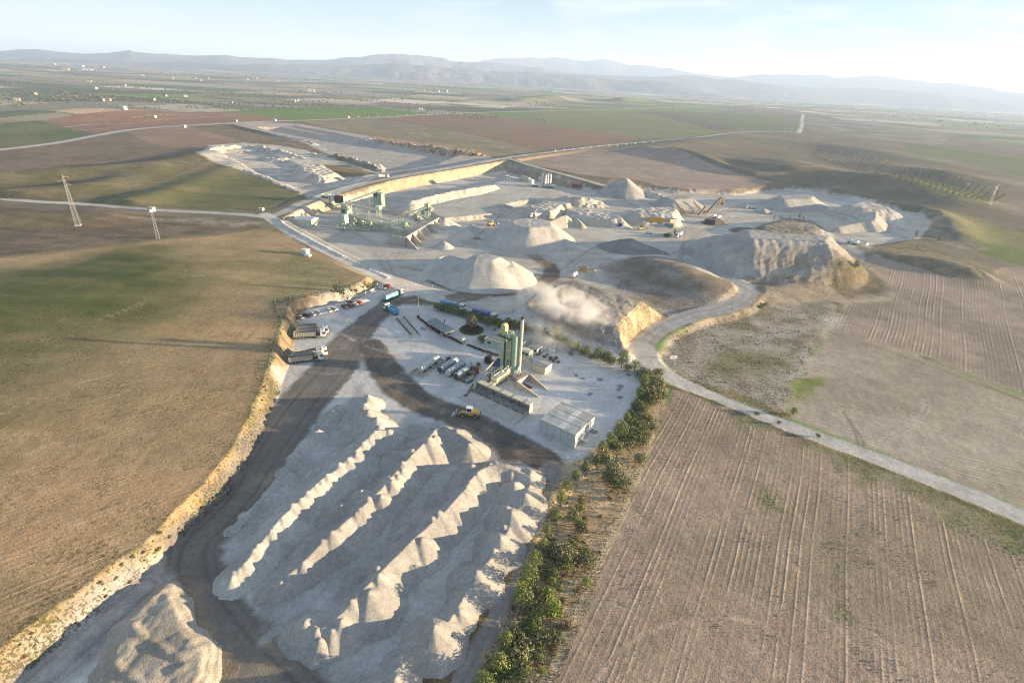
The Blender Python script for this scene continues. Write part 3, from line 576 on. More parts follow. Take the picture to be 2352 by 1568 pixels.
stroke([(608, 492, 4), (655, 520, 4.8), (700, 545, 5), (760, 577, 5), (830, 612, 5), (890, 640, 5), (950, 664, 5), (1000, 684, 5)], 4.8, (.54, .50, .44), (.47, .44, .39), 14, .9, .3, rough=.2, veg=0, name='road')
stroke([(1470, 805), (1480, 790), (1500, 768), (1540, 744), (1600, 722), (1660, 710), (1705, 692), (1722, 672), (1712, 656), (1670, 640), (1620, 622), (1570, 590)], 4.6, (.40, .385, .36), (.33, .31, .28), 6, 1.5, .8, rough=.4, veg=0, ruts=.2, name='road')
stroke([(1010, 690, 2), (1120, 716, 2.6), (1240, 752, 3), (1350, 800, 3), (1440, 828, 4), (1500, 850, 5)], 2.6, (.43, .42, .40), (.36, .35, .33), 8, 1, .8, rough=.4, veg=0, name='road')
stroke([(1475, 800, 6), (1490, 825, 6), (1520, 855, 5), (1590, 890, 4), (1700, 938, 3.9), (1800, 975, 3.9), (1950, 1030, 3.9), (2100, 1085, 3.9), (2352, 1188, 3.9), (2900, 1440, 3.9)], 3.9, (.50, .465, .42), (.44, .41, .37), 14, .5, .25, rough=.15, veg=0, name='road')
stroke([(1500, 878), (1540, 888), (1620, 915), (1800, 990), (2000, 1065), (2352, 1212)], .9, (.16, .13, .06), (.3, .23, .13), 3, 1.0, .6, rough=1.6, veg=.8)

# ------------------------------------------------------------------ ground material and mesh pieces
def ground_mat():
    m = bpy.data.materials.new('ground'); m.use_nodes = True; t = m.node_tree; t.nodes.clear(); K = t.links.new
    out = N(t, 'ShaderNodeOutputMaterial'); b = N(t, 'ShaderNodeBsdfPrincipled'); b.inputs['Roughness'].default_value = .95
    b.inputs['Specular IOR Level'].default_value = .12; K(b.outputs[0], out.inputs[0])
    geo = N(t, 'ShaderNodeNewGeometry')
    a1 = N(t, 'ShaderNodeAttribute', attribute_name='Col'); a2 = N(t, 'ShaderNodeAttribute', attribute_name='fx')
    a3 = N(t, 'ShaderNodeAttribute', attribute_name='rowp')
    s2 = N(t, 'ShaderNodeSeparateColor'); K(a2.outputs['Color'], s2.inputs[0])   # R row amp, G rough, B veg
    def noise(sc, det=3, dist=0, rough=.55):
        n = N(t, 'ShaderNodeTexNoise', i_Scale=sc, i_Detail=det, i_Roughness=rough, i_Distortion=dist); K(geo.outputs['Position'], n.inputs['Vector']); return n.outputs['Fac']
    def math_(op, a, b_=None, c_=None):
        n = N(t, 'ShaderNodeMath', operation=op)
        for i, v in enumerate((a, b_, c_)):
            if v is None: continue
            if isinstance(v, (int, float)): n.inputs[i].default_value = v
            else: K(v, n.inputs[i])
        return n.outputs[0]
    def mr(v, a, b_, c_, d_):
        n = N(t, 'ShaderNodeMapRange', clamp=True)
        K(v, n.inputs[0])
        for i, q in enumerate((a, b_, c_, d_)): n.inputs[i+1].default_value = q
        return n.outputs[0]
    n1 = noise(.12, 4); n2 = noise(.9, 4, .3); n3 = noise(4.5, 3)
    v = math_('MULTIPLY', mr(n1, .3, .7, .86, 1.14), mr(n2, .3, .7, .86, 1.14)); v = math_('MULTIPLY', v, mr(noise(3.0, 5, 0, .7), .3, .7, .74, 1.26))
    # rows: wavering crest lines
    wob = math_('MULTIPLY', math_('SUBTRACT', noise(.35, 3), .5), .22)
    ph = math_('MULTIPLY', math_('ADD', a3.outputs['Fac'], wob), 2*math.pi)
    rw = math_('SINE', ph); rw2 = math_('POWER', math_('ADD', math_('MULTIPLY', rw, .5), .5), 2.2)
    wn = N(t, 'ShaderNodeTexWhiteNoise', noise_dimensions='1D'); K(math_('FLOOR', math_('ADD', math_('ADD', a3.outputs['Fac'], wob), .25)), wn.inputs['W'])
    rmod = math_('MULTIPLY', math_('MULTIPLY', rw2, math_('ADD', .12, math_('POWER', wn.outputs['Value'], 2.5))), mr(noise(.05, 3), .38, .62, .25, 1.4))
    ra = s2.outputs[0]
    vr = math_('ADD', math_('MULTIPLY', math_('MULTIPLY', rmod, ra), .55), math_('SUBTRACT', 1.0, math_('MULTIPLY', ra, .12)))
    v = math_('MULTIPLY', v, vr)
    mul = N(t, 'ShaderNodeMix', data_type='RGBA', blend_type='MULTIPLY'); mul.inputs[0].default_value = 1; K(a1.outputs['Color'], mul.inputs[6])
    cc = N(t, 'ShaderNodeCombineColor')
    for i in range(3): K(v, cc.inputs[i])
    K(cc.outputs[0], mul.inputs[7])
    # weeds / stubble speckle
    nv = noise(1.7, 4, .2, .65); nv2 = noise(.10, 3)
    th = math_('ADD', nv, math_('MULTIPLY', math_('SUBTRACT', nv2, .5), .35))
    thr = math_('SUBTRACT', .63, math_('MULTIPLY', s2.outputs[2], .17))
    f = math_('MULTIPLY', math_('SUBTRACT', th, thr), 14.0)
    fcl = N(t, 'ShaderNodeClamp'); K(f, fcl.inputs[0])
    ff = math_('MULTIPLY', fcl.outputs[0], math_('MULTIPLY', s2.outputs[2], 2.2))
    ff2 = N(t, 'ShaderNodeClamp'); K(ff, ff2.inputs[0]); ff2.inputs[2].default_value = .85
    wc = N(t, 'ShaderNodeMix', data_type='RGBA'); K(mr(noise(.5, 2), .4, .6, 0, 1), wc.inputs[0]); wc.inputs[6].default_value = (.06, .075, .025, 1); wc.inputs[7].default_value = (.10, .085, .045, 1)
    fin = N(t, 'ShaderNodeMix', data_type='RGBA'); K(ff2.outputs[0], fin.inputs[0]); K(mul.outputs[2], fin.inputs[6]); K(wc.outputs[2], fin.inputs[7])
    K(fin.outputs[2], b.inputs['Base Color'])
    # relief
    hgt = math_('MULTIPLY', math_('ADD', math_('MULTIPLY', noise(2.3, 4, 0, .6), .16), math_('MULTIPLY', noise(7.0, 2), .05)), s2.outputs[1])
    hgt = math_('ADD', hgt, math_('MULTIPLY', math_('MULTIPLY', rmod, ra), .30))
    hgt = math_('ADD', hgt, math_('MULTIPLY', ff2.outputs[0], .10))
    bp = N(t, 'ShaderNodeBump', i_Strength=1.0, i_Distance=1.0); K(hgt, bp.inputs['Height']); K(bp.outputs[0], b.inputs['Normal'])
    return m
GMAT = ground_mat()
def make_mesh(name, V, F4, mat, smooth=True):
    me = bpy.data.meshes.new(name)
    me.vertices.add(len(V)); me.vertices.foreach_set('co', np.ascontiguousarray(V, np.float32).ravel())
    me.loops.add(F4.size); me.loops.foreach_set('vertex_index', np.ascontiguousarray(F4, np.int32).ravel())
    me.polygons.add(len(F4)); k = F4.shape[1]
    me.polygons.foreach_set('loop_start', np.arange(0, F4.size, k, dtype=np.int32))
    try: me.polygons.foreach_set('loop_total', np.full(len(F4), k, np.int32))
    except Exception: pass
    me.polygons.foreach_set('use_smooth', np.full(len(F4), smooth))
    me.update(); me.validate(); me.materials.append(mat)
    return me
def attrs(me, c, fx, rowp):
    a = me.color_attributes.new('Col', 'FLOAT_COLOR', 'POINT'); a.data.foreach_set('color', np.column_stack([c, np.ones(len(c))]).astype(np.float32).ravel())
    a = me.color_attributes.new('fx', 'FLOAT_COLOR', 'POINT'); a.data.foreach_set('color', np.column_stack([fx, np.ones(len(c))]).astype(np.float32).ravel())
    a = me.attributes.new('rowp', 'FLOAT', 'POINT'); a.data.foreach_set('value', rowp.astype(np.float32))
def grid_normals(X, Y, Z, nr, nc, wrap):
    P = np.stack([X, Y, Z], -1).reshape(nr, nc, 3)
    dr = np.gradient(P, axis=0)
    if wrap:
        dc = np.roll(P, -1, 1)-np.roll(P, 1, 1)
    else: dc = np.gradient(P, axis=1)
    n = np.cross(dc, dr); n /= np.linalg.norm(n, axis=2, keepdims=True)+1e-12
    n[n[..., 2] < 0] *= -1
    return n.reshape(-1, 3)
def build_ground():
    Z = GZ+lump
    nrm = grid_normals(GX, GY, Z, NR, NC, True)
    i = np.arange(NR-1)[:, None]; j = np.arange(NC)[None, :]; j2 = (j+1) % NC
    F = np.stack([i*NC+j, i*NC+j2, (i+1)*NC+j2, (i+1)*NC+j], -1).reshape(-1, 4)
    fid = RID[F[:, 0]]
    V = np.stack([GX, GY, Z], 1); FX = np.stack([ROWA, RGH, VEG], 1)
    for k, (nm, P) in enumerate(REG):
        f = F[fid == k]
        if not len(f): continue
        u, inv = np.unique(f, return_inverse=True)
        me = make_mesh(nm, V[u], inv.reshape(-1, 4), GMAT)
        attrs(me, C[u], FX[u], ROWP[u])
        me.normals_split_custom_set_from_vertices(nrm[u].tolist())
        o = bpy.data.objects.new(nm, me); COL.objects.link(o); o['kind'] = 'structure'
PALEK = ss((C.min(axis=1)-.20)/.16)[:, None]; C *= 1-.02*PALEK
build_ground()
print('ground', round(time.time()-T0, 1))
# ------------------------------------------------------------------ helpers for built things
MATS = {}
def mat(name, c, rough=.7, metal=0.0, c2=None, sc=1.5, bump=0.0, bsc=8.0, spec=.3, mixr=(.4, .65), trans=0.0):
    if name in MATS: return MATS[name]
    m = bpy.data.materials.new(name); m.use_nodes = True; t = m.node_tree; b = t.nodes['Principled BSDF']; K = t.links.new
    b.inputs['Roughness'].default_value = rough; b.inputs['Metallic'].default_value = metal; b.inputs['Specular IOR Level'].default_value = spec
    g = N(t, 'ShaderNodeTexCoord'); n = N(t, 'ShaderNodeTexNoise', i_Scale=sc, i_Detail=5.0, i_Roughness=.6); K(g.outputs['Object'], n.inputs['Vector'])
    mrn = N(t, 'ShaderNodeMapRange', clamp=True); K(n.outputs['Fac'], mrn.inputs[0]); mrn.inputs[1].default_value = mixr[0]; mrn.inputs[2].default_value = mixr[1]
    x = N(t, 'ShaderNodeMix', data_type='RGBA'); K(mrn.outputs[0], x.inputs[0])
    c2 = c2 or tuple(v*.78 for v in c)
    x.inputs[6].default_value = (*c, 1); x.inputs[7].default_value = (*c2, 1); K(x.outputs[2], b.inputs['Base Color'])
    if bump:
        n2 = N(t, 'ShaderNodeTexNoise', i_Scale=bsc, i_Detail=3.0); K(g.outputs['Object'], n2.inputs['Vector'])
        bp = N(t, 'ShaderNodeBump', i_Strength=1.0, i_Distance=bump); K(n2.outputs['Fac'], bp.inputs['Height']); K(bp.outputs[0], b.inputs['Normal'])
    MATS[name] = m; return m
class MB:
    def __init__(s): s.v = []; s.f = []
    def add(s, vs, fs):
        o = len(s.v); s.v += [tuple(p) for p in vs]; s.f += [tuple(i+o for i in f) for f in fs]; return s
    def box(s, x0, y0, z0, x1, y1, z1):
        return s.add([(x0, y0, z0), (x1, y0, z0), (x1, y1, z0), (x0, y1, z0), (x0, y0, z1), (x1, y0, z1), (x1, y1, z1), (x0, y1, z1)],
                     [(0, 3, 2, 1), (4, 5, 6, 7), (0, 1, 5, 4), (1, 2, 6, 5), (2, 3, 7, 6), (3, 0, 4, 7)])
    def cbox(s, cx, cy, z0, sx, sy, h): return s.box(cx-sx/2, cy-sy/2, z0, cx+sx/2, cy+sy/2, z0+h)
    def beam(s, a, b, w=.1, h=None, up=(0, 0, 1)):
        a, b = Vector(a), Vector(b); d = (b-a)
        if d.length < 1e-6: return s
        d.normalize(); u = Vector(up)
        if abs(d.dot(u)) > .98: u = Vector((1, 0, 0))
        r = d.cross(u).normalized(); u = r.cross(d); h = w if h is None else h
        q = [a+r*(i*w/2)+u*(j*h/2) for i, j in ((-1, -1), (1, -1), (1, 1), (-1, 1))]+[b+r*(i*w/2)+u*(j*h/2) for i, j in ((-1, -1), (1, -1), (1, 1), (-1, 1))]
        return s.add(q, [(0, 3, 2, 1), (4, 5, 6, 7), (0, 1, 5, 4), (1, 2, 6, 5), (2, 3, 7, 6), (3, 0, 4, 7)])
    def tube(s, a, b, r0, r1=None, n=10, caps=True, dome=0):
        a, b = Vector(a), Vector(b); d = (b-a); r1 = r0 if r1 is None else r1; d.normalize()
        u = Vector((0, 0, 1)) if abs(d.z) < .95 else Vector((1, 0, 0)); x = d.cross(u).normalized(); y = x.cross(d)
        rings = [(a, r0), (b, r1)]
        if dome: rings = [(a-d*dome, r0*.35), (a-d*dome*.6, r0*.78), (a, r0), (b, r1), (b+d*dome*.6, r1*.78), (b+d*dome, r1*.35)]
        vs = [c+(x*math.cos(2*math.pi*k/n)+y*math.sin(2*math.pi*k/n))*r for c, r in rings for k in range(n)]
        fs = [(j*n+k, j*n+(k+1) % n, (j+1)*n+(k+1) % n, (j+1)*n+k) for j in range(len(rings)-1) for k in range(n)]
        if caps: fs += [tuple(range(n))[::-1], tuple(range((len(rings)-1)*n, len(rings)*n))]
        return s.add(vs, fs)
    def ring(s, c, r, t, n=20, z0=0, z1=.3):
        vs = []
        for k in range(n):
            a = 2*math.pi*k/n; ca, sa = math.cos(a), math.sin(a)
            for rr, z in ((r-t, z0), (r, z0), (r, z1), (r-t, z1)): vs.append((c[0]+ca*rr, c[1]+sa*rr, c[2]+z))
        fs = []
        for k in range(n):
            m = (k+1) % n
            for q in range(4): fs.append((k*4+q, m*4+q, m*4+(q+1) % 4, k*4+(q+1) % 4))
        return s.add(vs, fs)
    def prism(s, poly, y0, y1):
        """profile (x,z) extruded along y"""
        n = len(poly); return s.add([(x, y0, z) for x, z in poly]+[(x, y1, z) for x, z in poly],
                                    [tuple(range(n)), tuple(range(2*n-1, n-1, -1))]+[(k, k+n, (k+1) % n+n, (k+1) % n) for k in range(n)])
    def slab(s, poly, z0, z1):
        n = len(poly); return s.add([(x, y, z0) for x, y in poly]+[(x, y, z1) for x, y in poly],
                                    [tuple(range(n))[::-1], tuple(range(n, 2*n))]+[(k, (k+1) % n, (k+1) % n+n, k+n) for k in range(n)])
    def mesh(s, name, m, smooth=False):
        me = bpy.data.meshes.new(name); me.from_pydata([tuple(p) for p in s.v], [], s.f); me.materials.append(m)
        if smooth: me.polygons.foreach_set('use_smooth', [True]*len(me.polygons))
        me.update(); return me
    def obj(s, name, m, parent=None, smooth=False, loc=None, label=None):
        o = bpy.data.objects.new(name, s.mesh(name, m, smooth)); COL.objects.link(o)
        if parent is not None: o.parent = parent
        if loc is not None: o.location = loc
        if label: o['label'] = label
        return o
def tag(o, label, cat, group=None, kind=None):
    if label: o['label'] = label
    if cat: o['category'] = cat
    if group: o['group'] = group
    if kind: o['kind'] = kind
    return o
def thing(name, label, cat, loc, rz=0.0, group=None):
    o = bpy.data.objects.new(name, None); COL.objects.link(o); o.location = loc; o.rotation_euler = (0, 0, rz); o.empty_display_size = .5
    return tag(o, label, cat, group)
def kids(o): return [c for c in o.children]
def dup(root, loc, rz, label=None, group=None, sc=None, swap=None):
    r = root.copy(); COL.objects.link(r); r.location = loc; r.rotation_euler = (0, 0, rz)
    if label: r['label'] = label
    if group: r['group'] = group
    if sc: r.scale = (sc,)*3 if isinstance(sc, (int, float)) else sc
    def rec(a, b):
        for ch in list(a.children):
            c = ch.copy(); COL.objects.link(c); c.parent = b
            if swap and ch.name.split('.')[0] in swap:
                c.material_slots[0].link = 'OBJECT'; c.material_slots[0].material = swap[ch.name.split('.')[0]]
            rec(ch, c)
    rec(root, r); return r
def ang(a, b): return math.atan2(b[1]-a[1], b[0]-a[0])

# ------------------------------------------------------------------ mountains on the horizon
def mountains(sil, RD, depth, seed, col, col2, gul):
    az = []; hh = []
    for x, y in sil:
        d = ray(x, y); r = math.hypot(d[0], d[1]); az.append(math.atan2(d[0], d[1])); hh.append(CAM_H+d[2]/r*RD)
    az = np.array(az); hh = np.array(hh)
    na, nr = 900, 56
    A_ = np.linspace(az[0], az[-1], na); B = np.linspace(-1, 1, nr)
    sl = np.interp(A_, az, hh)
    sl = sl + (fbm(A_*RD, A_*0, 620, 5, seed)-.5)*0.30*sl
    rr = RD+B[:, None]*depth*(1+0.25*(fbm(A_*RD, A_*0+5, 5000, 2, seed+2)[None, :]-.5))
    X = rr*np.sin(A_)[None, :]; Y = rr*np.cos(A_)[None, :]
    prof = np.clip(1-np.abs(B), 0, 1)**0.8; prof = np.where(B > 0, prof**.7, prof)
    n = 1-np.abs(fbm(X, Y, gul, 5, seed+4)*2-1)          # ridged
    n2 = fbm(X, Y, gul*2.2, 4, seed+6)
    edge = np.minimum(1, np.minimum(A_-A_[0], A_[-1]-A_)/0.12)[None, :]
    Z = sl[None, :]*edge*prof[:, None]*(1-(1-prof[:, None]*.92)*(1.5*n+0.7*n2-.75))-12
    i = np.arange(nr-1)[:, None]; j = np.arange(na-1)[None, :]
    F = np.stack([i*na+j, i*na+j+1, (i+1)*na+j+1, (i+1)*na+j], -1).reshape(-1, 4)
    k = (ss((n2-.42)/.16)*.8+.2*fbm(X, Y, 160, 3, 3)).ravel()[:, None]
    c = A(col)*(1-k)+A(col2)*k
    me = make_mesh('mountain', np.stack([X.ravel(), Y.ravel(), Z.ravel()], 1), F, GMAT)
    attrs(me, c, np.zeros((len(c), 3)), np.zeros(len(c)))
    o = bpy.data.objects.new('mountain', me); COL.objects.link(o); o['kind'] = 'structure'
mountains([(-260, 118), (-100, 112), (0, 112), (80, 110), (150, 117), (200, 119), (250, 118), (295, 112), (312, 118), (350, 121), (380, 121), (430, 125), (520, 121), (600, 129), (660, 132), (720, 131), (790, 127), (865, 121), (915, 120), (970, 123), (1050, 133), (1130, 139), (1200, 147), (1300, 158), (1400, 167), (1500, 172), (1560, 170), (1600, 169), (1660, 176), (1800, 190), (2000, 215)],
          10500, 1500, 3, (.13, .12, .105), (.085, .088, .07), 900)
mountains([(-300, 136), (-100, 134), (0, 132), (100, 131), (220, 134), (330, 139), (420, 138), (520, 144), (640, 142), (760, 147), (900, 141), (1000, 149), (1100, 156), (1240, 163), (1330, 168), (1500, 182), (1700, 200)], 8200, 1000, 15, (.16, .14, .12), (.085, .085, .07), 420)
mountains([(300, 122), (330, 116), (352, 113), (385, 119), (420, 126)], 11900, 900, 22, (.16, .15, .12), (.10, .10, .08), 1500)
mountains([(900, 172), (1040, 155), (1110, 136), (1150, 131), (1250, 130), (1340, 129), (1400, 134), (1450, 140), (1500, 141), (1545, 150), (1580, 156), (1640, 168), (1690, 171), (1735, 168), (1765, 165), (1830, 163), (1900, 163), (1950, 167), (2050, 171), (2150, 183), (2230, 193), (2290, 205), (2352, 210), (2500, 222), (2700, 240)],
          14000, 1700, 9, (.16, .15, .12), (.10, .10, .08), 1800)
mountains([(1300, 184), (1440, 188), (1560, 182), (1620, 180), (1690, 186), (1740, 190), (1800, 188), (1900, 196), (1960, 196), (2050, 205), (2150, 212), (2260, 222), (2352, 232), (2600, 250)], 11700, 1200, 29, (.20, .17, .14), (.12, .12, .09), 900)

# ------------------------------------------------------------------ the air
hb = MB().box(-46000, -46000, float(GZ.min())-14, 46000, 46000, 640)
hm = bpy.data.materials.new('haze'); hm.use_nodes = True; ht = hm.node_tree; ht.nodes.clear()
ho = N(ht, 'ShaderNodeOutputMaterial'); hv = N(ht, 'ShaderNodeVolumePrincipled'); hv.inputs['Density'].default_value = HAZE_DENSITY
hv.inputs['Color'].default_value = (.55, .71, 1.0, 1); hv.inputs['Anisotropy'].default_value = HAZE_G
hm.cycles.homogeneous_volume = True
ht.links.new(hv.outputs[0], ho.inputs['Volume'])
hz = hb.obj('haze', hm); hz['kind'] = 'stuff'; hz['label'] = 'pale haze lying over the plain'

# ------------------------------------------------------------------ heaps of stone, each a thing of its own
def cones(spine, hvar, step, lat, slope, seed):
    """dumped loads along a spine: list of (x,y,h)"""
    g = np.random.default_rng(seed); P = smooth_line(np.array(spine, float), 6)
    s = np.concatenate([[0], np.cumsum(np.hypot(*(np.diff(P[:, :2], axis=0)).T))]); out = []; t = 0
    while t < s[-1]:
        x, y, h = [np.interp(t, s, P[:, k]) for k in range(3)]
        i = min(np.searchsorted(s, t), len(P)-1); d = P[i, :2]-P[max(i-1, 0), :2]; d = d/(np.hypot(*d)+1e-9)
        o = g.normal(0, lat); out.append((x-d[1]*o, y+d[0]*o, h*(1+g.uniform(-hvar, hvar*.35)), 1+g.uniform(-.15, .15))); t += step*g.uniform(.25, 2.0)
    return out
def heap(name, label, fn, bb, res, col, col2, cat='stone heap', group=None, sc=6.0, rough=.3, an=(1, 1)):
    x0, x1, y0, y1 = bb; nx = max(4, int((x1-x0)/res)); ny = max(4, int((y1-y0)/res))
    X, Y = np.meshgrid(np.linspace(x0, x1, nx), np.linspace(y0, y1, ny)); x = X.ravel(); y = Y.ravel()
    g = height(x, y); z = fn(x, y, g); up = (z > g+0.16)
    i = np.arange(ny-1)[:, None]; j = np.arange(nx-1)[None, :]
    F = np.stack([i*nx+j, i*nx+j+1, (i+1)*nx+j+1, (i+1)*nx+j], -1).reshape(-1, 4)
    keep = up[F].any(1); F = F[keep]
    if not len(F): print('empty heap', name, label); return None
    z = np.maximum(z, g-0.5)
    u, inv = np.unique(F, return_inverse=True)
    n = ss((fbm(x*an[0], y*an[1], sc, 4, 5)-.35)/.3)[:, None]; c = A(col)*(1-n)+A(col2)*n
    cx, cy = (x0+x1)/2, (y0+y1)/2; cz = zat(cx, cy)
    V = np.stack([x-cx, y-cy, z-cz], 1)
    me = make_mesh(name, V[u], inv.reshape(-1, 4), GMAT)
    fx = np.zeros((len(u), 3)); fx[:, 1] = rough
    attrs(me, c[u], fx, np.zeros(len(u)))
    o = bpy.data.objects.new(name, me); COL.objects.link(o); o.location = (cx, cy, cz)
    return tag(o, label, cat, group)
def cone_z(cs, x, y, slope, cap=.01):
    z = np.full(x.shape, -50.0)
    for cx, cy, h, k in cs:
        r = np.maximum(h, .5)/slope+1.5; m = (np.abs(x-cx) < r) & (np.abs(y-cy) < r)
        if m.any():
            dx = x[m]-cx; dy = y[m]-cy; a = np.arctan2(dy, dx)
            d = np.sqrt(dx*dx+dy*dy+cap)*(1+.05*np.abs(np.sin(4*a+cx*3)))
            z[m] = np.maximum(z[m], h-d*slope*k)
    return z
WH, WH2 = (.39, .375, .345), (.33, .32, .30)
GR1, GR2 = (.335, .315, .285), (.285, .27, .25)
WK = 1.04
def windrow(label, pts, hvar, step, lat, slope, seed, res=.3, extra=(), col=WH, col2=WH2, group='stone windrows in the front yard', rough=.5, body=0.0, name='stone_heap'):
    pts = [(x, y, h*WK) for x, y, h in pts]; extra = [[(x, y, h*WK) for x, y, h in e] for e in extra]; step *= 1.05
    sp = [(*G(x, y, h), h) for x, y, h in pts]
    cs = cones(sp, hvar, step, lat, slope, seed)
    if extra:
        g = np.random.default_rng(seed+50)
        for ex in extra: cs += cones([(*G(x, y, h), h) for x, y, h in ex], .35, step*1.1, 1.0, slope, seed+9)
    a = np.array([c[:3] for c in cs]); m = a[:, 2].max()/slope+2
    SL = smooth_line(np.array(sp))
    def fn(x, y, gz):
        z = cone_z(cs, x, y, slope)
        if body:
            d, e, arc, sd = line_d(SL, x, y); d = d*(1+.22*(fbm(arc, sd*3, 2.2, 2, seed)-.5)); z = np.maximum(z, e[0]*(body+.16*(fbm(arc, arc*0, 5, 3, seed)-.5))-d*slope*.95)
        return z + .16*(fbm(x, y, 1.8, 3, seed)-.5)*ss((z+.5)/1.5) + .05*(fbm(x, y, .9, 2, seed)-.5)
    return heap(name, label, fn, (a[:, 0].min()-m, a[:, 0].max()+m, a[:, 1].min()-m, a[:, 1].max()+m), res, col, col2, group=group, rough=rough)
windrow('low ragged windrow of white stone on the far left beside the haul track', [(530, 1210, 1.3), (560, 1178, 1.6), (600, 1140, 1.5), (640, 1090, 2.0), (672, 1045, 1.8), (700, 1005, 2.4), (745, 968, 2.2), (790, 922, 2.6), (835, 905, 3.4)], .45, 2.4, .9, .85, 1, body=.6)
windrow('tall windrow of white stone with one broad sunlit face, second from the left', [(531, 1322, 2.8), (560, 1290, 3.4), (598, 1240, 4.0), (640, 1190, 4.4), (690, 1140, 4.6), (740, 1095, 4.6), (790, 1058, 4.8), (835, 1010, 5.0), (862, 985, 5.2), (892, 985, 4.2)], .10, 2.4, .35, .72, 2, body=.88)
windrow('lumpy heap of pale stone at the top end beside the fork of the haul track', [(845, 902, 5.0), (838, 925, 4.6), (850, 955, 4.8), (880, 982, 4.2)], .22, 2.6, .8, .75, 14, extra=([(812, 925, 2.4), (800, 955, 2.6), (822, 975, 2.8), (800, 1000, 3.0)], [(770, 1040, 2.2), (720, 1082, 2.2)]), group='stone windrows in the front yard', body=.6)
windrow('middle windrow of grey stone with sharp toothed crests', [(598, 1362, 1.5), (640, 1330, 2.6), (690, 1288, 3.8), (740, 1240, 4.4), (790, 1195, 4.6), (830, 1160, 4.4), (880, 1110, 4.8), (930, 1055, 5.2), (975, 1010, 5.4), (1010, 972, 5.2), (1040, 985, 5.0), (1085, 1012, 4.4)], .22, 3.0, 1.0, .74, 3,
        extra=([(700, 1255, 2.6), (780, 1170, 3.2), (850, 1100, 3.4), (930, 1020, 3.6), (990, 975, 3.8)],), col=GR1, col2=GR2, body=.86)
windrow('long windrow of grey gravel running up to the pale track, third from the left', [(738, 1440, 3.6), (775, 1408, 4.4), (815, 1370, 4.8), (870, 1310, 4.6), (920, 1262, 4.8), (980, 1205, 4.8), (1020, 1170, 4.8), (1060, 1125, 5.0), (1095, 1080, 5.2), (1140, 1062, 4.6), (1190, 1078, 3.6), (1218, 1092, 3.0)], .22, 3.2, .9, .72, 4,
        extra=([(820, 1345, 3.0), (900, 1260, 3.4), (980, 1180, 3.4), (1040, 1115, 3.8), (1080, 1062, 4.2)],), col=GR1, col2=GR2, body=.86)
windrow('small pointed gravel heap standing alone at the low end of the third windrow', [(700, 1425, 3.8), (718, 1440, 3.6), (745, 1475, 2.6)], .15, 2.6, .4, .72, 5, col=GR1, col2=GR2, extra=([(672, 1432, 2.2), (690, 1425, 2.8)],), body=.7)
windrow('gravel windrow along the pine shaded verge, furthest right', [(855, 1580, 4.2), (900, 1535, 3.8), (955, 1480, 3.6), (990, 1450, 4.6), (1030, 1412, 4.4), (1070, 1350, 4.2), (1100, 1300, 4.6), (1140, 1255, 4.2), (1165, 1210, 4.0), (1190, 1160, 3.8), (1210, 1120, 3.4), (1225, 1090, 2.6)], .40, 4.0, 1.2, .70, 6, col=GR1, col2=GR2, body=.6,
        extra=([(1120, 1240, 3.0), (1165, 1150, 3.2), (1185, 1105, 3.4)],))
windrow('ragged gravel heap at the bottom edge between the last two tracks', [(850, 1590, 4.2), (800, 1660, 4.0)], .3, 3.0, 1.0, .72, 7, col=GR1, col2=GR2, body=.86)
def polyheap(label, tops, slope, res, col, col2, ridges=(), rough=.3, amp=.45, crater=None, cat='gravel pile', group='gravel piles in the quarry', name='gravel_pile', terr=0.0, asc=5.0, sc=9.0):
    Ps = [(GP(p, z), z) for p, z in tops]; Rs = [(smooth_line(np.array([(*G(x, y, h), h) for x, y, h in r])), k) for r, k in ridges]
    allp = np.vstack([p for p, z in Ps]+[r[:, :2] for r, k in Rs]); mz = max([z for p, z in Ps]+[r[:, 2].max() for r, k in Rs]); m = mz/slope+3
    def fn(x, y, g):
        z = np.full(x.shape, -50.0)
        n = amp*(fbm(x, y, asc, 3, 7)-.5)*2
        for p, zt in Ps:
            d = poly_sd(p, x, y)+n; z = np.maximum(z, zt-np.maximum(d, 0)*slope+.5*(fbm(x, y, 3, 3, 2)-.5)*(d < 1))
        for r, k in Rs:
            d, e, arc, sd = line_d(r, x, y); z = np.maximum(z, e[0]-np.sqrt(d*d+.3)*k+n*.4)
        if terr: z = z + terr*(np.abs((z*0.9+fbm(x, y, 9, 3, 2)*3) % 1-.5)-.25)*2
        return z
    return heap(name, label, fn, (allp[:, 0].min()-m, allp[:, 0].max()+m, allp[:, 1].min()-m, allp[:, 1].max()+m), res, col, col2, cat=cat, group=group, rough=rough, sc=sc)
polyheap('terraced heap of buff stone at the lower left corner beside the haul track', [([(287, 1434), (330, 1395), (372, 1352), (388, 1378), (412, 1445), (462, 1500), (462, 1545), (380, 1640), (230, 1660), (212, 1580), (262, 1505)], 2.0)], .65, .35, (.36, .32, .265), (.30, .265, .215), terr=.3, amp=.9, rough=.9,
         ridges=[([(300, 1430, 3.0), (350, 1470, 2.7), (400, 1500, 2.9), (440, 1490, 2.7)], .6), ([(260, 1520, 2.7), (330, 1560, 2.6), (420, 1530, 2.5)], .6)], group='stone windrows in the front yard', cat='stone heap', name='stone_heap')
polyheap('large round grey gravel pile with a rumpled flat top', [([(1165, 506), (1195, 502), (1235, 501), (1264, 507), (1268, 519), (1215, 523), (1182, 517)], 12.5)], .68, .7, (.38, .36, .33), (.43, .40, .36), rough=.25)
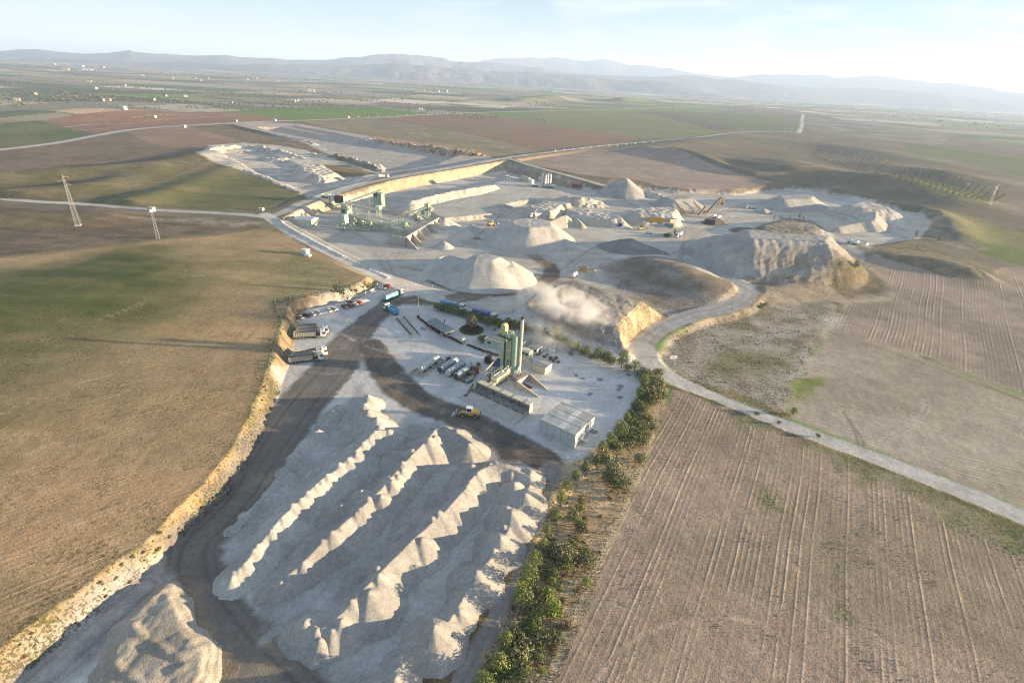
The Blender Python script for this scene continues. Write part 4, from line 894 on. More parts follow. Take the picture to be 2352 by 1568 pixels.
polyheap('wide grey gravel pile with a ring shaped ledge round its summit', [([(1046, 607), (1075, 594), (1130, 589), (1176, 599), (1182, 611), (1130, 619), (1080, 616)], 8.0), ([(1090, 585), (1120, 582), (1148, 590), (1130, 598), (1092, 596)], 11.8)], .62, .7, (.38, .36, .33), (.43, .41, .37),
         ridges=[([(1070, 594, 7.5), (1030, 585, 6.0), (1005, 592, 6.0), (992, 612, 3.0)], .6)], rough=.3)
polyheap('dark grey spread out pile beside the open works floor', [([(1425, 549), (1450, 547), (1462, 553), (1440, 558)], 6.5)], .42, .7, (.20, .195, .19), (.235, .225, .215), ridges=[([(1445, 552, 6.3), (1480, 560, 5.0), (1520, 574, 2.5)], .42)])
polyheap('steep cone of grey gravel below the reddish ploughed slope', [([(1428, 409), (1442, 409), (1440, 412)], 15.5)], .66, .9, (.28, .27, .25), (.34, .32, .29), rough=.2)
polyheap('low flat topped pile in front of the upper haul road', [([(1528, 452), (1575, 449), (1590, 455), (1545, 459)], 8)], .6, .8, (.29, .28, .255), (.34, .32, .28))
polyheap('long straight windrow of pale stone on the upper stock floor', [], .6, .7, (.45, .42, .37), (.40, .375, .33), ridges=[([(1136, 424, 6.6), (1090, 430, 8.4), (1040, 438, 8.4), (985, 450, 8.2), (944, 461, 7.5)], .66)], amp=1.6, asc=3.2)
polyheap('creased sandy pile between the two round piles and the cut bank', [], .7, .7, (.36, .33, .28), (.42, .38, .32), ridges=[([(1262, 508, 5), (1288, 496, 7), (1303, 494, 7), (1312, 505, 4)], .7), ([(1300, 496, 6), (1292, 512, 3)], .8)])
polyheap('small leaning cone of sand right of the creased pile', [], .7, .6, (.38, .35, .30), (.42, .38, .32), ridges=[([(1325, 500, 4.5), (1336, 512, 3.5)], .75)])
polyheap('grey pile with a crumbled top beyond the conveyors', [([(1790, 449), (1850, 446), (1868, 450), (1862, 456), (1800, 458)], 9)], .55, .9, (.31, .30, .28), (.36, .34, .31), ridges=[([(1862, 450, 9.5), (1888, 470, 1.5)], .6)])
polyheap('very dark small mound beside the crumbled grey pile', [], .5, .6, (.11, .10, .085), (.15, .13, .10), ridges=[([(1845, 475, 3), (1858, 477, 2.8)], .5)])
polyheap('small grey cone beside the parked dozer', [], .5, .6, (.30, .29, .27), (.34, .32, .29), ridges=[([(1755, 478, 4.2), (1763, 481, 3)], .5)])
polyheap('crescent shaped gravel pile with a bright ribbed face', [], .7, .8, (.37, .34, .29), (.42, .39, .33), ridges=[([(1925, 520, 4), (1975, 510, 6), (2008, 504, 8), (2012, 484, 10), (2025, 495, 7), (2035, 505, 4)], .62)])
polyheap('dark brown low mound at the foot of the grey plateau', [], .5, .7, (.15, .13, .115), (.19, .165, .14), ridges=[([(1700, 521, 3.5), (1722, 522, 3.5)], .45)])
polyheap('dark mound in shade in front of the cut bank', [], .5, .6, (.13, .12, .10), (.17, .15, .12), ridges=[([(1635, 502, 4), (1655, 503, 3.5)], .5)])
polyheap('cone of pale sand at the right end of the bay wall', [], .6, .6, (.42, .40, .365), (.46, .43, .39), ridges=[([(1022, 500, 6.5), (1034, 505, 5)], .62)])
polyheap('rubble heap of broken rock under the first crusher', [], .5, .5, (.35, .30, .24), (.25, .21, .17), ridges=[([(800, 492, 3), (830, 500, 3), (845, 508, 2)], .45)], amp=1.8, asc=2.5, rough=1.6)
polyheap('low rubble heap behind the screening plant', [], .5, .6, (.40, .36, .30), (.30, .27, .23), ridges=[([(905, 480, 3), (940, 484, 3.4), (965, 482, 2)], .45)], amp=1.4, asc=3, rough=1)
for lab, x, y, h in (('sand heap in the first storage bay nearest the camera', 1022, 556, 4), ('sand heap in the second storage bay of the wall', 1042, 546, 4.4), ('sand heap in the third storage bay of the wall', 1058, 535, 4.2), ('sand heap in the fourth storage bay of the wall', 1073, 527, 4.4), ('sand heap in the fifth storage bay of the wall', 1088, 518, 4.0)):
    polyheap(lab, [], .6, .5, (.44, .415, .37), (.40, .38, .34), ridges=[([(x-4, y-4, h), (x, y, h*.9)], .6)], group='sand heaps in the storage bays')
print('heaps', round(time.time()-T0, 1))
# ------------------------------------------------------------------ vehicles
M_WHITE = mat('white_paint', (.74, .74, .72), .35, c2=(.66, .65, .62)); M_GLASS = mat('dark_glass', (.02, .025, .03), .08, spec=.6)
M_TYRE = mat('tyre', (.03, .03, .03), .9, c2=(.09, .08, .07)); M_RIM = mat('rim', (.38, .37, .35), .5, .3)
M_CHAS = mat('chassis', (.07, .065, .06), .8, c2=(.14, .12, .10)); M_BUFF = mat('buff_trailer', (.40, .37, .31), .6, c2=(.30, .275, .23))
M_LOAD = mat('bed_floor', (.13, .135, .14), .9, c2=(.20, .20, .20)); M_BLUE = mat('blue_trailer', (.10, .32, .55), .5, c2=(.14, .36, .56))
M_TURQ = mat('turquoise_trailer', (.16, .52, .62), .5, c2=(.22, .52, .58)); M_NAVY = mat('navy_cover', (.07, .10, .30), .6, c2=(.11, .14, .32))
M_TARP = mat('tarp', (.36, .34, .31), .8, c2=(.28, .26, .24)); M_STEEL = mat('galvanised', (.42, .43, .43), .45, .5, c2=(.32, .33, .33)); M_SANDL = mat('sand_load', (.46, .43, .38), .95)
M_AMBER = mat('machine_yellow', (.62, .38, .07), .5, c2=(.50, .33, .12)); M_RED = mat('red_paint', (.42, .02, .025), .3); M_SILV = mat('silver_paint', (.50, .50, .49), .3, .4)
M_BLACK = mat('black_paint', (.02, .02, .022), .25); M_GREYD = mat('grey_paint', (.12, .12, .125), .3)
M_LAMP = mat('lamp_glass', (.75, .75, .70), .2); M_TAIL = mat('tail_lamp', (.45, .03, .02), .3)
def wheel(parent, x, y, r, w, n=14):
    o = MB().tube((0, -w/2, 0), (0, w/2, 0), r, n=n).obj('wheel', M_TYRE, parent, loc=(x, y, r))
    s = 1 if y > 0 else -1
    MB().tube((0, s*w*.3, 0), (0, s*(w/2+.03), 0), r*.55, r*.48, n=10).obj('rim', M_RIM, o); return o
def semi(label, loc, rz, body=M_BUFF, cover=None, load=None, cabm=M_WHITE, tractor=True, short=False, group='tipper lorries in the yard', cat='lorry', fill=1.9):
    t = thing('tipper_lorry' if tractor else 'tipper_trailer', label, cat, loc, rz, group)
    t.scale = (.94, .94, .94)
    xr = -6.6 if not short else -4.2; xf = 2.3; zb, zt, hw = 1.15, 2.95, 1.25
    b = MB(); b.box(xr, -hw, zb, xf, hw, zb+.12)
    b.box(xr, -hw, zb+.12, xf, -hw+.09, zt); b.box(xr, hw-.09, zb+.12, xf, hw, zt)
    b.box(xf-.09, -hw+.09, zb+.12, xf, hw-.09, zt+.25); b.box(xr, -hw+.09, zb+.12, xr+.09, hw-.09, zt)
    for s in (-1, 1):
        b.box(xr-.03, s*hw-.09, zt, xf+.03, s*hw+.09, zt+.14)
        b.box(xr, s*hw-.02-(.0 if s > 0 else .06), zb-.02, xf, s*hw+.08-(.0 if s > 0 else .06), zb+.12)
    bo = b.obj('tipping_body', body, t)
    n = 10 if not short else 7
    for s in (-1, 1):
        for k in range(n):
            x = xr+.1+(xf-xr-.25)*k/(n-1); MB().box(x-.07, (s*hw if s > 0 else s*hw-.1), zb+.12, x+.07, (s*hw+.1 if s > 0 else s*hw), zt).obj('rib', body, bo)
    for k in range(4): MB().box(xr-.07, -1.05+k*.7-.05, zb+.12, xr, -1.05+k*.7+.05, zt).obj('rib', body, bo)
    if load is not None or cover is None:
        g = MB(); nx = 14; ny = 5; m_ = load or M_LOAD; z0 = fill if load is not None else zb+.16
        vs = []; lr = random.Random(len(label))
        for i in range(nx):
            for j in range(ny):
                e = math.sin(math.pi*i/(nx-1))*math.sin(math.pi*j/(ny-1)); vs.append((xr+.1+(xf-xr-.2)*i/(nx-1), -hw+.1+(2*hw-.2)*j/(ny-1), z0+((.75*abs(math.sin(i*.95)))*e if load is not None else lr.uniform(0, .10)*e)))
        g.add(vs, [(i*ny+j, i*ny+j+1, (i+1)*ny+j+1, (i+1)*ny+j) for i in range(nx-1) for j in range(ny-1)]); g.obj('load' if load is not None else 'bed_floor', m_, t, smooth=True)
    if cover is not None:
        c = MB(); c.prism([(-hw-.03, zt+.14), (-hw*.5, zt+.36), (0, zt+.42), (hw*.5, zt+.36), (hw+.03, zt+.14)], -xf, -xr); c.v = [(-y, x, z) for x, y, z in c.v]; co = c.obj('tarp_cover', cover, t)
        for k in range(10):
            x = xr+.5+(xf-xr-1)*k/9; q = MB()
            pr = [(-hw-.06, zt+.16), (-hw*.5, zt+.39), (0, zt+.45), (hw*.5, zt+.39), (hw+.06, zt+.16)]
            for i in range(4): q.beam((x, pr[i][0], pr[i][1]), (x, pr[i+1][0], pr[i+1][1]), .10, .05)
            q.obj('hoop', M_STEEL, co)
    ch = MB(); ch.box(xr+.3, -.45, .75, 5.9 if tractor else xf, .45, 1.1)
    ch.box(xr, -1.2, .55, xr+.12, 1.2, .85); ch.obj('chassis', M_CHAS, t)
    ax = [xr+1.2, xr+2.45, xr+3.7] if not short else [xr+1.2, xr+2.5]
    for x in ax:
        for s in (-1, 1): wheel(t, x, s*1.02, .5, .42)
    if not tractor:
        MB().box(.8, -.9, 0, 1.0, -.7, .8).box(.8, .7, 0, 1.0, .9, .8).obj('landing_leg', M_CHAS, t); return t
    for x, w_ in ((2.6, .5), (5.6, .36)):
        for s in (-1, 1): wheel(t, x, s*1.02, .5, w_)
    cab = MB().prism([(4.35, .75), (6.45, .55), (6.62, .75), (6.60, 1.9), (6.30, 3.05), (6.0, 3.25), (4.9, 3.55), (4.35, 3.55)], -1.22, 1.22).obj('cab', cabm, t)
    MB().add([(6.625, -1.1, 1.95), (6.625, 1.1, 1.95), (6.335, 1.1, 2.98), (6.335, -1.1, 2.98)], [(0, 1, 2, 3)]).obj('windscreen', M_GLASS, cab)
    for s in (-1, 1):
        q = [(5.35, s*1.235, 1.95), (6.42, s*1.235, 1.95), (6.2, s*1.235, 2.8), (5.35, s*1.235, 2.85)]
        MB().add(q, [(0, 1, 2, 3) if s < 0 else (3, 2, 1, 0)]).obj('side_window', M_GLASS, cab)
        MB().box(6.3, s*1.38-.06, 1.9, 6.5, s*1.38+.06, 2.6).obj('mirror', M_CHAS, cab)
        MB().box(6.58, s*.9-.2, .82, 6.66, s*.9+.2, 1.05).obj('headlight', M_LAMP, cab)
        MB().box(3.1, s*1.15-.25, .5, 4.2, s*1.15+.1, 1.05).obj('fuel_tank', M_STEEL if s < 0 else M_CHAS, t)
        MB().box(2.0, s*1.05-.3, 1.03, 3.25, s*1.05+.25, 1.1).obj('mudguard', M_CHAS, t)
    MB().box(5.1, -.35, 3.46, 5.7, .35, 3.56).obj('roof_hatch', M_GLASS, cab)
    MB().box(6.55, -1.2, .45, 6.72, 1.2, .78).obj('bumper', M_CHAS, cab)
    MB().box(4.0, -1.1, 1.1, 4.3, 1.1, 2.9).obj('exhaust_box', M_CHAS, t)
    return t
def gpos(c, u, v, z=0.0): return Vector((*G(*px(c, u, v), z), z))
def by_side(c, a, b, off=1.05, along=0.0, side=1):
    """ground place of a vehicle from its near-side wheels in the picture"""
    p, q = onc(c, *a), onc(c, *b); d = (q-p); rz = ang(p, q); n = Vector((-math.sin(rz), math.cos(rz), 0))*side
    m = (p+q)/2 + n*off + Vector((math.cos(rz), math.sin(rz), 0))*along; m.z = zat(m.x, m.y); return m, rz
def rel(m, rz, dx, dy):
    v = Vector((m.x+dx*math.cos(rz)-dy*math.sin(rz), m.y+dx*math.sin(rz)+dy*math.cos(rz), 0)); v.z = zat(v.x, v.y); return v
m1, r1 = by_side('K7', (525, 1010), (890, 990)); m1 = rel(m1, r1, -.3, 0)
semi('buff bodied tipper lorry with white cab, nearest of the upper parked trio', m1, r1)
semi('buff tipper lorry with white cab parked between another lorry and a lone trailer', rel(m1, r1, .8, 3.2), r1)
semi('buff tipper trailer parked without a cab, furthest of the upper parked trio', rel(m1, r1, 0, 6.6), r1, tractor=False, cat='trailer', group='tipper lorries in the yard')
m2, r2 = by_side('K7', (462, 1385), (855, 1338)); m2 = rel(m2, r2, -.3, 0)
semi('tipper lorry with white cab at the foot of the cut bank, nearest the camera', m2, r2)
semi('tipper lorry with white cab just behind the one nearest the camera', rel(m2, r2, 1.6, 3.6), r2)
m3, r3 = by_side('K8', (215, 360), (440, 268), off=1.1, side=1)
semi('turquoise tipper lorry with a grey tarp turning out of the car park', rel(m3, r3, .2, 0), r3, body=M_TURQ, cover=M_TARP)
p, q = onc('K8', 330, 622), onc('K8', 130, 500); r4 = ang(p, q)
semi('blue tipper lorry heaped with pale sand driving across the dark track', rel((p+q)/2, r4, -1.2, -1.0), r4, body=M_BLUE, load=M_SANDL, short=True)
def mid_truck(c, a, b, z, **kw):
    p, q = gpos(c, *a, z), gpos(c, *b, z); r = ang(p, q); m = (p+q)/2; m.z = zat(m.x, m.y); return m, r
m5, r5 = mid_truck('K8', (1150, 340), (1520, 420), 3.0)
semi('blue tipper lorry with white hooped cover behind the hedge, leftmost of two', m5, r5, body=M_BLUE, cover=mat('pale_blue_cover', (.22, .40, .50), .6), group='lorries queuing behind the hedge')
m6, r6 = mid_truck('K8', (1690, 495), (2075, 590), 3.0)
semi('lorry with navy hooped cover behind the hedge above the round tree', m6, r6, body=M_NAVY, cover=M_NAVY, group='lorries queuing behind the hedge')
p = onc('K1', 1440, 905)
semi('dark blue lorry half hidden behind the foot of the mixing tower', p, R(150), body=M_NAVY, cabm=M_BLACK, short=True, group='lorries at the plant')
p, q = onc('K5', 945, 1020), onc('K5', 1075, 955)
semi('white high sided lorry beside the pale willow bush in the works', (p+q)/2+Vector((1, 1, 0)), ang(q, p), body=M_WHITE, cover=M_WHITE, short=True, group='lorries in the works')
p, q = onc('K4', 950, 912), onc('K4', 1045, 855)
semi('white empty dump truck standing below the orange cut bank', (p+q)/2+Vector((0, 1.5, 0)), ang(q, p), body=M_WHITE, short=True, group='lorries in the works')
p = onc('K3', 1255, 20)
semi('white dump truck on the road above the lit cut face', p, R(20), body=M_WHITE, short=True, group='lorries in the works')
p = onc('K4', 1600, 425)
semi('red lorry parked on the far rim of the stock floor', p, R(-15), body=M_RED, cabm=M_RED, short=True, group='lorries in the works')
p = onc('K5', 2215, 535)
semi('pale blue lorry loading beside the small grey cone', p, R(185), body=mat('pale_blue', (.45, .52, .62), .5), short=True, group='lorries in the works')

def car(label, loc, rz, paint, estate=False, group='cars parked along the bank'):
    t = thing('parked_car', label, 'car', loc, rz, group)
    prof = [(-2.1, .32), (2.05, .30), (2.12, .55), (2.0, .78), (1.0, .92), (.95, .93), (-1.75, .98), (-2.1, .9), (-2.16, .6)]
    b = MB().prism(prof, -.86, .86).obj('body', paint, t)
    e = -1.95 if estate else -1.75
    def cabin(sy, z0, z1, inset, x0, x1, x2, x3):
        return MB().add([(x0, -sy, z0), (x1, -sy, z0), (x1, sy, z0), (x0, sy, z0), (x2, -sy+inset, z1), (x3, -sy+inset, z1), (x3, sy-inset, z1), (x2, sy-inset, z1)], [(0, 3, 2, 1), (4, 5, 6, 7), (0, 1, 5, 4), (1, 2, 6, 5), (2, 3, 7, 6), (3, 0, 4, 7)])
    cabin(.80, .92, 1.36, .14, e, 1.0, e+.55, .25).obj('window', M_GLASS, b)
    cabin(.67, 1.355, 1.46, .05, e+.5, .35, e+.62, .22).obj('roof', paint, b)
    for x in (-1.3, 1.3):
        for s in (-1, 1): wheel(t, x, s*.78, .32, .2, 12)
    for s in (-1, 1):
        MB().box(1.98, s*.62-.18, .6, 2.13, s*.62+.18, .76).obj('headlight', M_LAMP, t)
        MB().box(-2.17, s*.66-.14, .68, -2.08, s*.66+.14, .86).obj('tail_light', M_TAIL, t)
        MB().box(.55, s*.86-.05+s*.08, .92, .7, s*.86+.05+s*.08, 1.05).obj('mirror', paint, t)
    return t
ca = ang(onc('K7', 592, 708), onc('K7', 502, 655))
for (u, v, pt, es, lb) in ((545, 683, M_SILV, 0, 'silver hatchback parked at the left end of the bank, beside the lorries'), (645, 655, M_BLACK, 1, 'black estate car second from the left along the bank'), (727, 632, M_WHITE, 0, 'white saloon third from the left along the bank'),
                           (815, 612, M_WHITE, 1, 'white car fourth from the left, right before the gap in the row'), (968, 575, M_WHITE, 1, 'white estate car just right of the gap in the row'), (1050, 557, M_SILV, 0, 'grey car sixth from the left, last before the second gap'),
                           (1205, 517, M_BLACK, 0, 'black car with red tail lights just right of the second gap'), (1290, 500, M_GREYD, 1, 'dark grey car with pale bonnet between a black car and a white car'), (1362, 477, M_WHITE, 0, 'white car parked between a dark grey car and a red car'),
                           (1430, 462, M_RED, 0, 'dark red car at the right end of the row along the bank'), (1318, 452, M_GREYD, 0, 'dark car half hidden behind the row near the red car')):
    p = onc('K7', u, v+14); car(lb, p, ca, pt, es)
p = onc('K7', 1785, 250); car('white saloon parked by itself in the loop near the road gate', p, R(160), M_WHITE, False, 'cars in the loop by the gate')
p = onc('K7', 1855, 222); car('bright red car next to the white saloon in the loop', p, R(150), M_RED, True, 'cars in the loop by the gate')

# wheel loaders
def loader(label, loc, rz, group='wheel loaders', up=0.0):
    t = thing('wheel_loader', label, 'wheel loader', loc, rz, group)
    MB().prism([(-3.9, 1.0), (-.6, .9), (-.4, 1.9), (-1.5, 2.35), (-3.4, 2.25), (-4.1, 1.9)], -.95, .95).obj('engine_body', M_AMBER, t)
    MB().box(-4.25, -1.25, .9, -3.9, 1.25, 1.7).obj('counterweight', M_CHAS, t)
    MB().box(-.4, -.6, .9, 2.0, .6, 1.7).obj('front_frame', M_AMBER, t)
    c = MB().box(-1.5, -.8, 1.9, .3, .8, 2.3).box(-1.55, -.85, 3.4, .4, .85, 3.55)
    for x in (-1.45, .22):
        for y in (-.74, .74): c.box(x-.06, y-.06, 2.3, x+.06, y+.06, 3.4)
    cb = c.obj('cab', M_WHITE, t); MB().box(-1.42, -.72, 2.3, .18, .72, 3.4).obj('window', M_GLASS, cb)
    for x in (-2.7, 1.5):
        for s in (-1, 1): wheel(t, x, s*1.15, .82, .65, 16)
    for s in (-1, 1):
        MB().beam((1.0, s*.55, 1.7), (3.1, s*.55, .9+up*.7), .22, .4).beam((3.1, s*.55, .9+up*.7), (3.9, s*.55, .5+up), .2, .34).obj('lift_arm', M_AMBER, t)
        MB().tube((.4, s*.3, 1.5), (2.6, s*.3, 1.5+up*.6), .09).obj('ram', M_STEEL, t)
    b = MB(); pf = [(3.7, 1.5+up), (3.6, .6+up), (4.0, .1+up), (5.2, .1+up), (5.2, .2+up), (4.05, .25+up), (3.75, .65+up), (3.85, 1.5+up)]
    b.prism(pf, -1.55, 1.55)
    for s in (-1, 1): b.slab([(0, 0)], 0, 0) if False else b.add([(3.75, s*1.5, 1.5+up), (3.65, s*1.5, .5+up), (5.15, s*1.5, .15+up), (3.75, s*1.56, 1.5+up), (3.65, s*1.56, .5+up), (5.15, s*1.56, .15+up)], [(0, 1, 2), (5, 4, 3), (0, 2, 5, 3)])
    b.obj('bucket', M_STEEL, t)
    MB().tube((-2.2, .3, 2.3), (-2.2, .3, 3.0), .09).obj('exhaust', M_CHAS, t)
    return t
p = onc('M4', 872, 1312); q = onc('M4', 912, 1325); r = ang(onc('M4', 912, 1328), onc('M4', 835, 1320))
loader('yellow and white wheel loader driving over the dark wet track', p, r)
p = onc('K4', 320, 1015); loader('small orange wheel loader with a white bucket below the stock floor', p, R(35), up=.8)
p = onc('K5', 400, 880)
t = thing('excavator', 'small yellow excavator among the scrap by the blue box', 'excavator', p, R(20)); MB().box(-1.7, -1.3, 0, 1.7, -.8, .7).obj('track', M_CHAS, t); MB().box(-1.7, .8, 0, 1.7, 1.3, .7).obj('track', M_CHAS, t)
MB().box(-1.9, -1.2, .8, 1.3, 1.2, 2.0).obj('engine_body', M_AMBER, t); MB().box(.2, .2, 2.0, 1.4, 1.2, 3.0).obj('cab', M_GLASS, t); MB().beam((1.2, -.3, 1.6), (4.0, -.3, 3.2), .35).beam((4.0, -.3, 3.2), (5.4, -.3, 1.2), .28).obj('boom', M_AMBER, t); MB().cbox(5.5, -.3, .6, .8, .9, .8).obj('bucket', M_CHAS, t)
p = onc('K5', 540, 940)
t = thing('white_van', 'white van parked on the pale works floor left of the willow bush', 'van', p, R(-8)); b = MB().prism([(-2.8, .5), (2.6, .45), (2.7, 1.1), (1.9, 1.4), (1.3, 2.2), (-2.8, 2.3)], -1, 1).obj('body', M_WHITE, t)
MB().add([(1.95, -.9, 1.42), (1.95, .9, 1.42), (1.38, .9, 2.15), (1.38, -.9, 2.15)], [(0, 1, 2, 3)]).obj('windscreen', M_GLASS, b)
for x in (-1.7, 1.7):
    for s in (-1, 1): wheel(t, x, s*.9, .36, .25)

# ------------------------------------------------------------------ the one person
p = onc('K8', 1184, 742)
SKIN = mat('skin', (.45, .28, .2), .6); M_CLO = mat('dark_clothes', (.02, .02, .025), .9)
t = thing('person', 'person in dark clothes standing on the pale yard behind the car shelter', 'person', p, R(100))
sk = bpy.data.meshes.new('body'); J = [(0, 0, .95), (0, 0, 1.2), (0, 0, 1.42), (0, 0, 1.54), (.01, 0, 1.64), (.01, 0, 1.74), (0, .19, 1.42), (.02, .25, 1.15), (.06, .24, .92), (0, -.19, 1.42), (.02, -.25, 1.15), (.06, -.24, .92),
     (0, .1, .88), (.02, .11, .5), (-.02, .12, .08), (.14, .12, .04), (0, -.1, .88), (-.02, -.11, .5), (-.06, -.12, .08), (.1, -.12, .04)]
E_ = [(0, 1), (1, 2), (2, 3), (3, 4), (4, 5), (2, 6), (6, 7), (7, 8), (2, 9), (9, 10), (10, 11), (0, 12), (12, 13), (13, 14), (14, 15), (0, 16), (16, 17), (17, 18), (18, 19)]
RD_ = [.16, .15, .17, .065, .10, .085, .08, .055, .04, .08, .055, .04, .11, .075, .05, .045, .11, .075, .05, .045]
sk.from_pydata(J, E_, []); bo = bpy.data.objects.new('body', sk); COL.objects.link(bo); bo.parent = t; sk.materials.append(M_CLO)
md = bo.modifiers.new('Skin', 'SKIN'); md.use_smooth_shade = True
for i, r_ in enumerate(RD_): sk.skin_vertices[0].data[i].radius = (r_, r_)
sk.skin_vertices[0].data[0].use_root = True; bo.modifiers.new('Sub', 'SUBSURF').levels = 1
MB().tube((.02, 0, 1.60), (.02, 0, 1.73), .092, .085, n=10, dome=.05).obj('head', SKIN, t, smooth=True)
MB().tube((-.01, 0, 1.69), (-.01, 0, 1.78), .10, .07, n=10, dome=.02).obj('hair', M_CLO, t, smooth=True)
print('vehicles', round(time.time()-T0, 1))
# ------------------------------------------------------------------ the asphalt plant
M_OLIVE = mat('olive_green_paint', (.46, .50, .32), .5, c2=(.36, .41, .26), sc=.8); M_GREEN = mat('green_paint', (.27, .40, .31), .5, c2=(.22, .33, .26), sc=.6)
M_PGREEN = mat('pale_green_paint', (.42, .50, .38), .55, c2=(.33, .40, .31), sc=.5); M_CREAM = mat('cream_sheet', (.58, .53, .40), .6, c2=(.50, .45, .34), sc=.4)
M_ROOFG = mat('grey_roof', (.34, .34, .31), .6, c2=(.25, .26, .24), sc=.5, mixr=(.35, .6)); M_CONC = mat('concrete', (.42, .39, .35), .85, c2=(.32, .30, .27), sc=.6)
M_TANK = mat('tank_grey', (.36, .42, .42), .45, .25, c2=(.27, .31, .31), sc=.8); M_TANKG = mat('tank_pale', (.46, .52, .49), .5, .1, c2=(.36, .42, .40), sc=.8); M_DARK = mat('dark_steel', (.05, .045, .04), .7, c2=(.11, .095, .08))
M_RUST = mat('rusty_steel', (.24, .15, .10), .8, c2=(.14, .10, .07)); M_STACK = mat('stack_steel', (.66, .64, .60), .35, .35, c2=(.56, .54, .50), sc=.6); M_SKYL = mat('skylight_sheet', (.56, .57, .55), .5)
M_WALLG = mat('grey_sheet_wall', (.45, .48, .47), .55, c2=(.37, .40, .39), sc=.4); M_YEL = mat('yellow_green_paint', (.55, .53, .26), .5, c2=(.46, .44, .22))
E1, E2 = R(-34.5), R(55.5)
def at(x, y, dz=0.0): return Vector((x, y, zat(x, y)+dz))
def rail(mb, pts, z, h=1.05, w=.05, post=1.5):
    for a, b in zip(pts[:-1], pts[1:]):
        A_, B_ = Vector((*a, z)), Vector((*b, z)); n = max(1, int((B_-A_).length/post))
        for hh in (h, h*.55): mb.beam(A_+Vector((0, 0, hh)), B_+Vector((0, 0, hh)), w)
        for k in range(n+1): c = A_.lerp(B_, k/n); mb.beam(c, c+Vector((0, 0, h)), w)
    return mb
# exhaust stack
t = thing('chimney', 'tall slim silver exhaust stack rising beside the green silo', 'chimney', at(3.3, 170.4))
MB().tube((0, 0, 1.5), (0, 0, 23.6), .58, n=20).obj('stack', M_STACK, t, smooth=False)
MB().ring((0, 0, 0), .68, .12, 20, 23.5, 24.2).obj('rim', M_DARK, t)
for z in (5, 9.5, 14, 18.5): MB().ring((0, 0, 0), .64, .08, 16, z, z+.1).obj('flange', M_STACK, t)
MB().box(-.9, -.9, 0, .9, .9, .5).beam((-.6, -.6, .5), (-.4, -.4, 2), .2).beam((.6, -.6, .5), (.4, -.4, 2), .2).beam((.6, .6, .5), (.4, .4, 2), .2).beam((-.6, .6, .5), (-.4, .4, 2), .2).obj('base', M_DARK, t)
MB().tube((-1.6, -2.2, 1.3), (-.1, -.4, 4.6), .45, .5, n=12).obj('duct', M_STACK, t)
MB().tube((-2.6, -2.9, 1.2), (-1.5, -2.2, 1.2), 1.1, n=16).obj('fan_housing', M_STEEL, t)
# mixing tower
t = thing('mixing_tower', 'twin column olive green mixing tower with a head house and dark platform', 'tower', at(-2.0, 173.6), E1)
MB().box(-1.9, -.8, 0, -.55, .75, 17.4).obj('bucket_elevator', M_OLIVE, t)
MB().box(.35, -.7, 0, 1.45, .7, 15.2).obj('hot_stone_bin', M_OLIVE, t)
MB().box(-2.1, -.95, 15.6, -.2, .95, 19.0).prism([(-2.1, 19.0), (-.2, 19.0), (-.75, 19.7), (-1.7, 19.7)], -.95, .95).obj('head_house', M_YEL, t)
MB().beam((-1.2, 0, 19.6), (-1.2, 0, 20.8), .06).obj('aerial', M_DARK, t)
MB().box(-3.2, -2.0, 14.9, 3.2, 2.0, 15.08).obj('platform', M_DARK, t)
rail(MB(), [(-3.1, -1.9), (3.1, -1.9), (3.1, 1.9), (-3.1, 1.9), (-3.1, -1.9)], 15.08).obj('railing', M_OLIVE, t)
MB().box(1.45, -1.5, 4.2, 3.2, 1.6, 6.2).obj('mixer', M_DARK, t); MB().box(1.5, -1.3, 6.6, 3.1, 1.5, 9.6).obj('weigh_hopper', M_OLIVE, t); MB().box(1.55, -1.2, 10.2, 3.0, 1.3, 14.4).obj('screen_house', M_OLIVE, t)
MB().box(-.5, -.55, 3.5, .3, .6, 12.5).obj('chute', M_DARK, t)
b = MB()
for x in (1.5, 3.1):
    for y in (-1.6, 1.6): b.box(x-.12, y-.12, 0, x+.12, y+.12, 15)
for z in (3.5, 6.4, 9.8, 12.6):
    for y in (-1.6, 1.6): b.beam((1.5, y, z), (3.1, y, z), .14)
    for x in (1.5, 3.1): b.beam((x, -1.6, z), (x, 1.6, z), .14)
for z0, z1 in ((0, 3.5), (3.5, 6.4), (6.4, 9.8), (9.8, 12.6)):
    b.beam((3.1, -1.6, z0), (3.1, 1.6, z1), .09); b.beam((1.5, -1.65, z0), (3.1, -1.65, z1), .09)
b.obj('frame', M_OLIVE, t)
for y, n_ in ((-1.0, 0), (-.86, 1)): pass
l = MB().beam((-2.25, -.3, 0), (-2.25, -.3, 16), .06).beam((-2.25, .2, 0), (-2.25, .2, 16), .06)
for k in range(40): l.beam((-2.25, -.3, .4*k+.3), (-2.25, .2, .4*k+.3), .04)
l.obj('ladder', M_YEL, t)
for z in (5.2, 9.9): rail(MB().box(1.3, -2.3, z, 3.5, -1.6, z+.08), [(1.3, -2.3), (3.5, -2.3)], z+.08).obj('walkway', M_PGREEN, t)
b = MB().tube((1.8, 1.0, 15.1), (1.8, 1.0, 17.3), .5, n=10).tube((2.6, .2, 15.1), (2.6, .2, 16.8), .35, n=8).box(.2, -1.2, 15.1, 1.4, -.2, 16.4).box(2.1, -1.5, 15.1, 2.9, -.7, 16.9)
for k in range(6): b.beam((-.2+k*.55, -1.5, 16.2+.2*(k % 2)), (.6+k*.5, 1.5, 17.0-.3*(k % 3)), .12)
b.obj('roof_machinery', M_PGREEN, t)
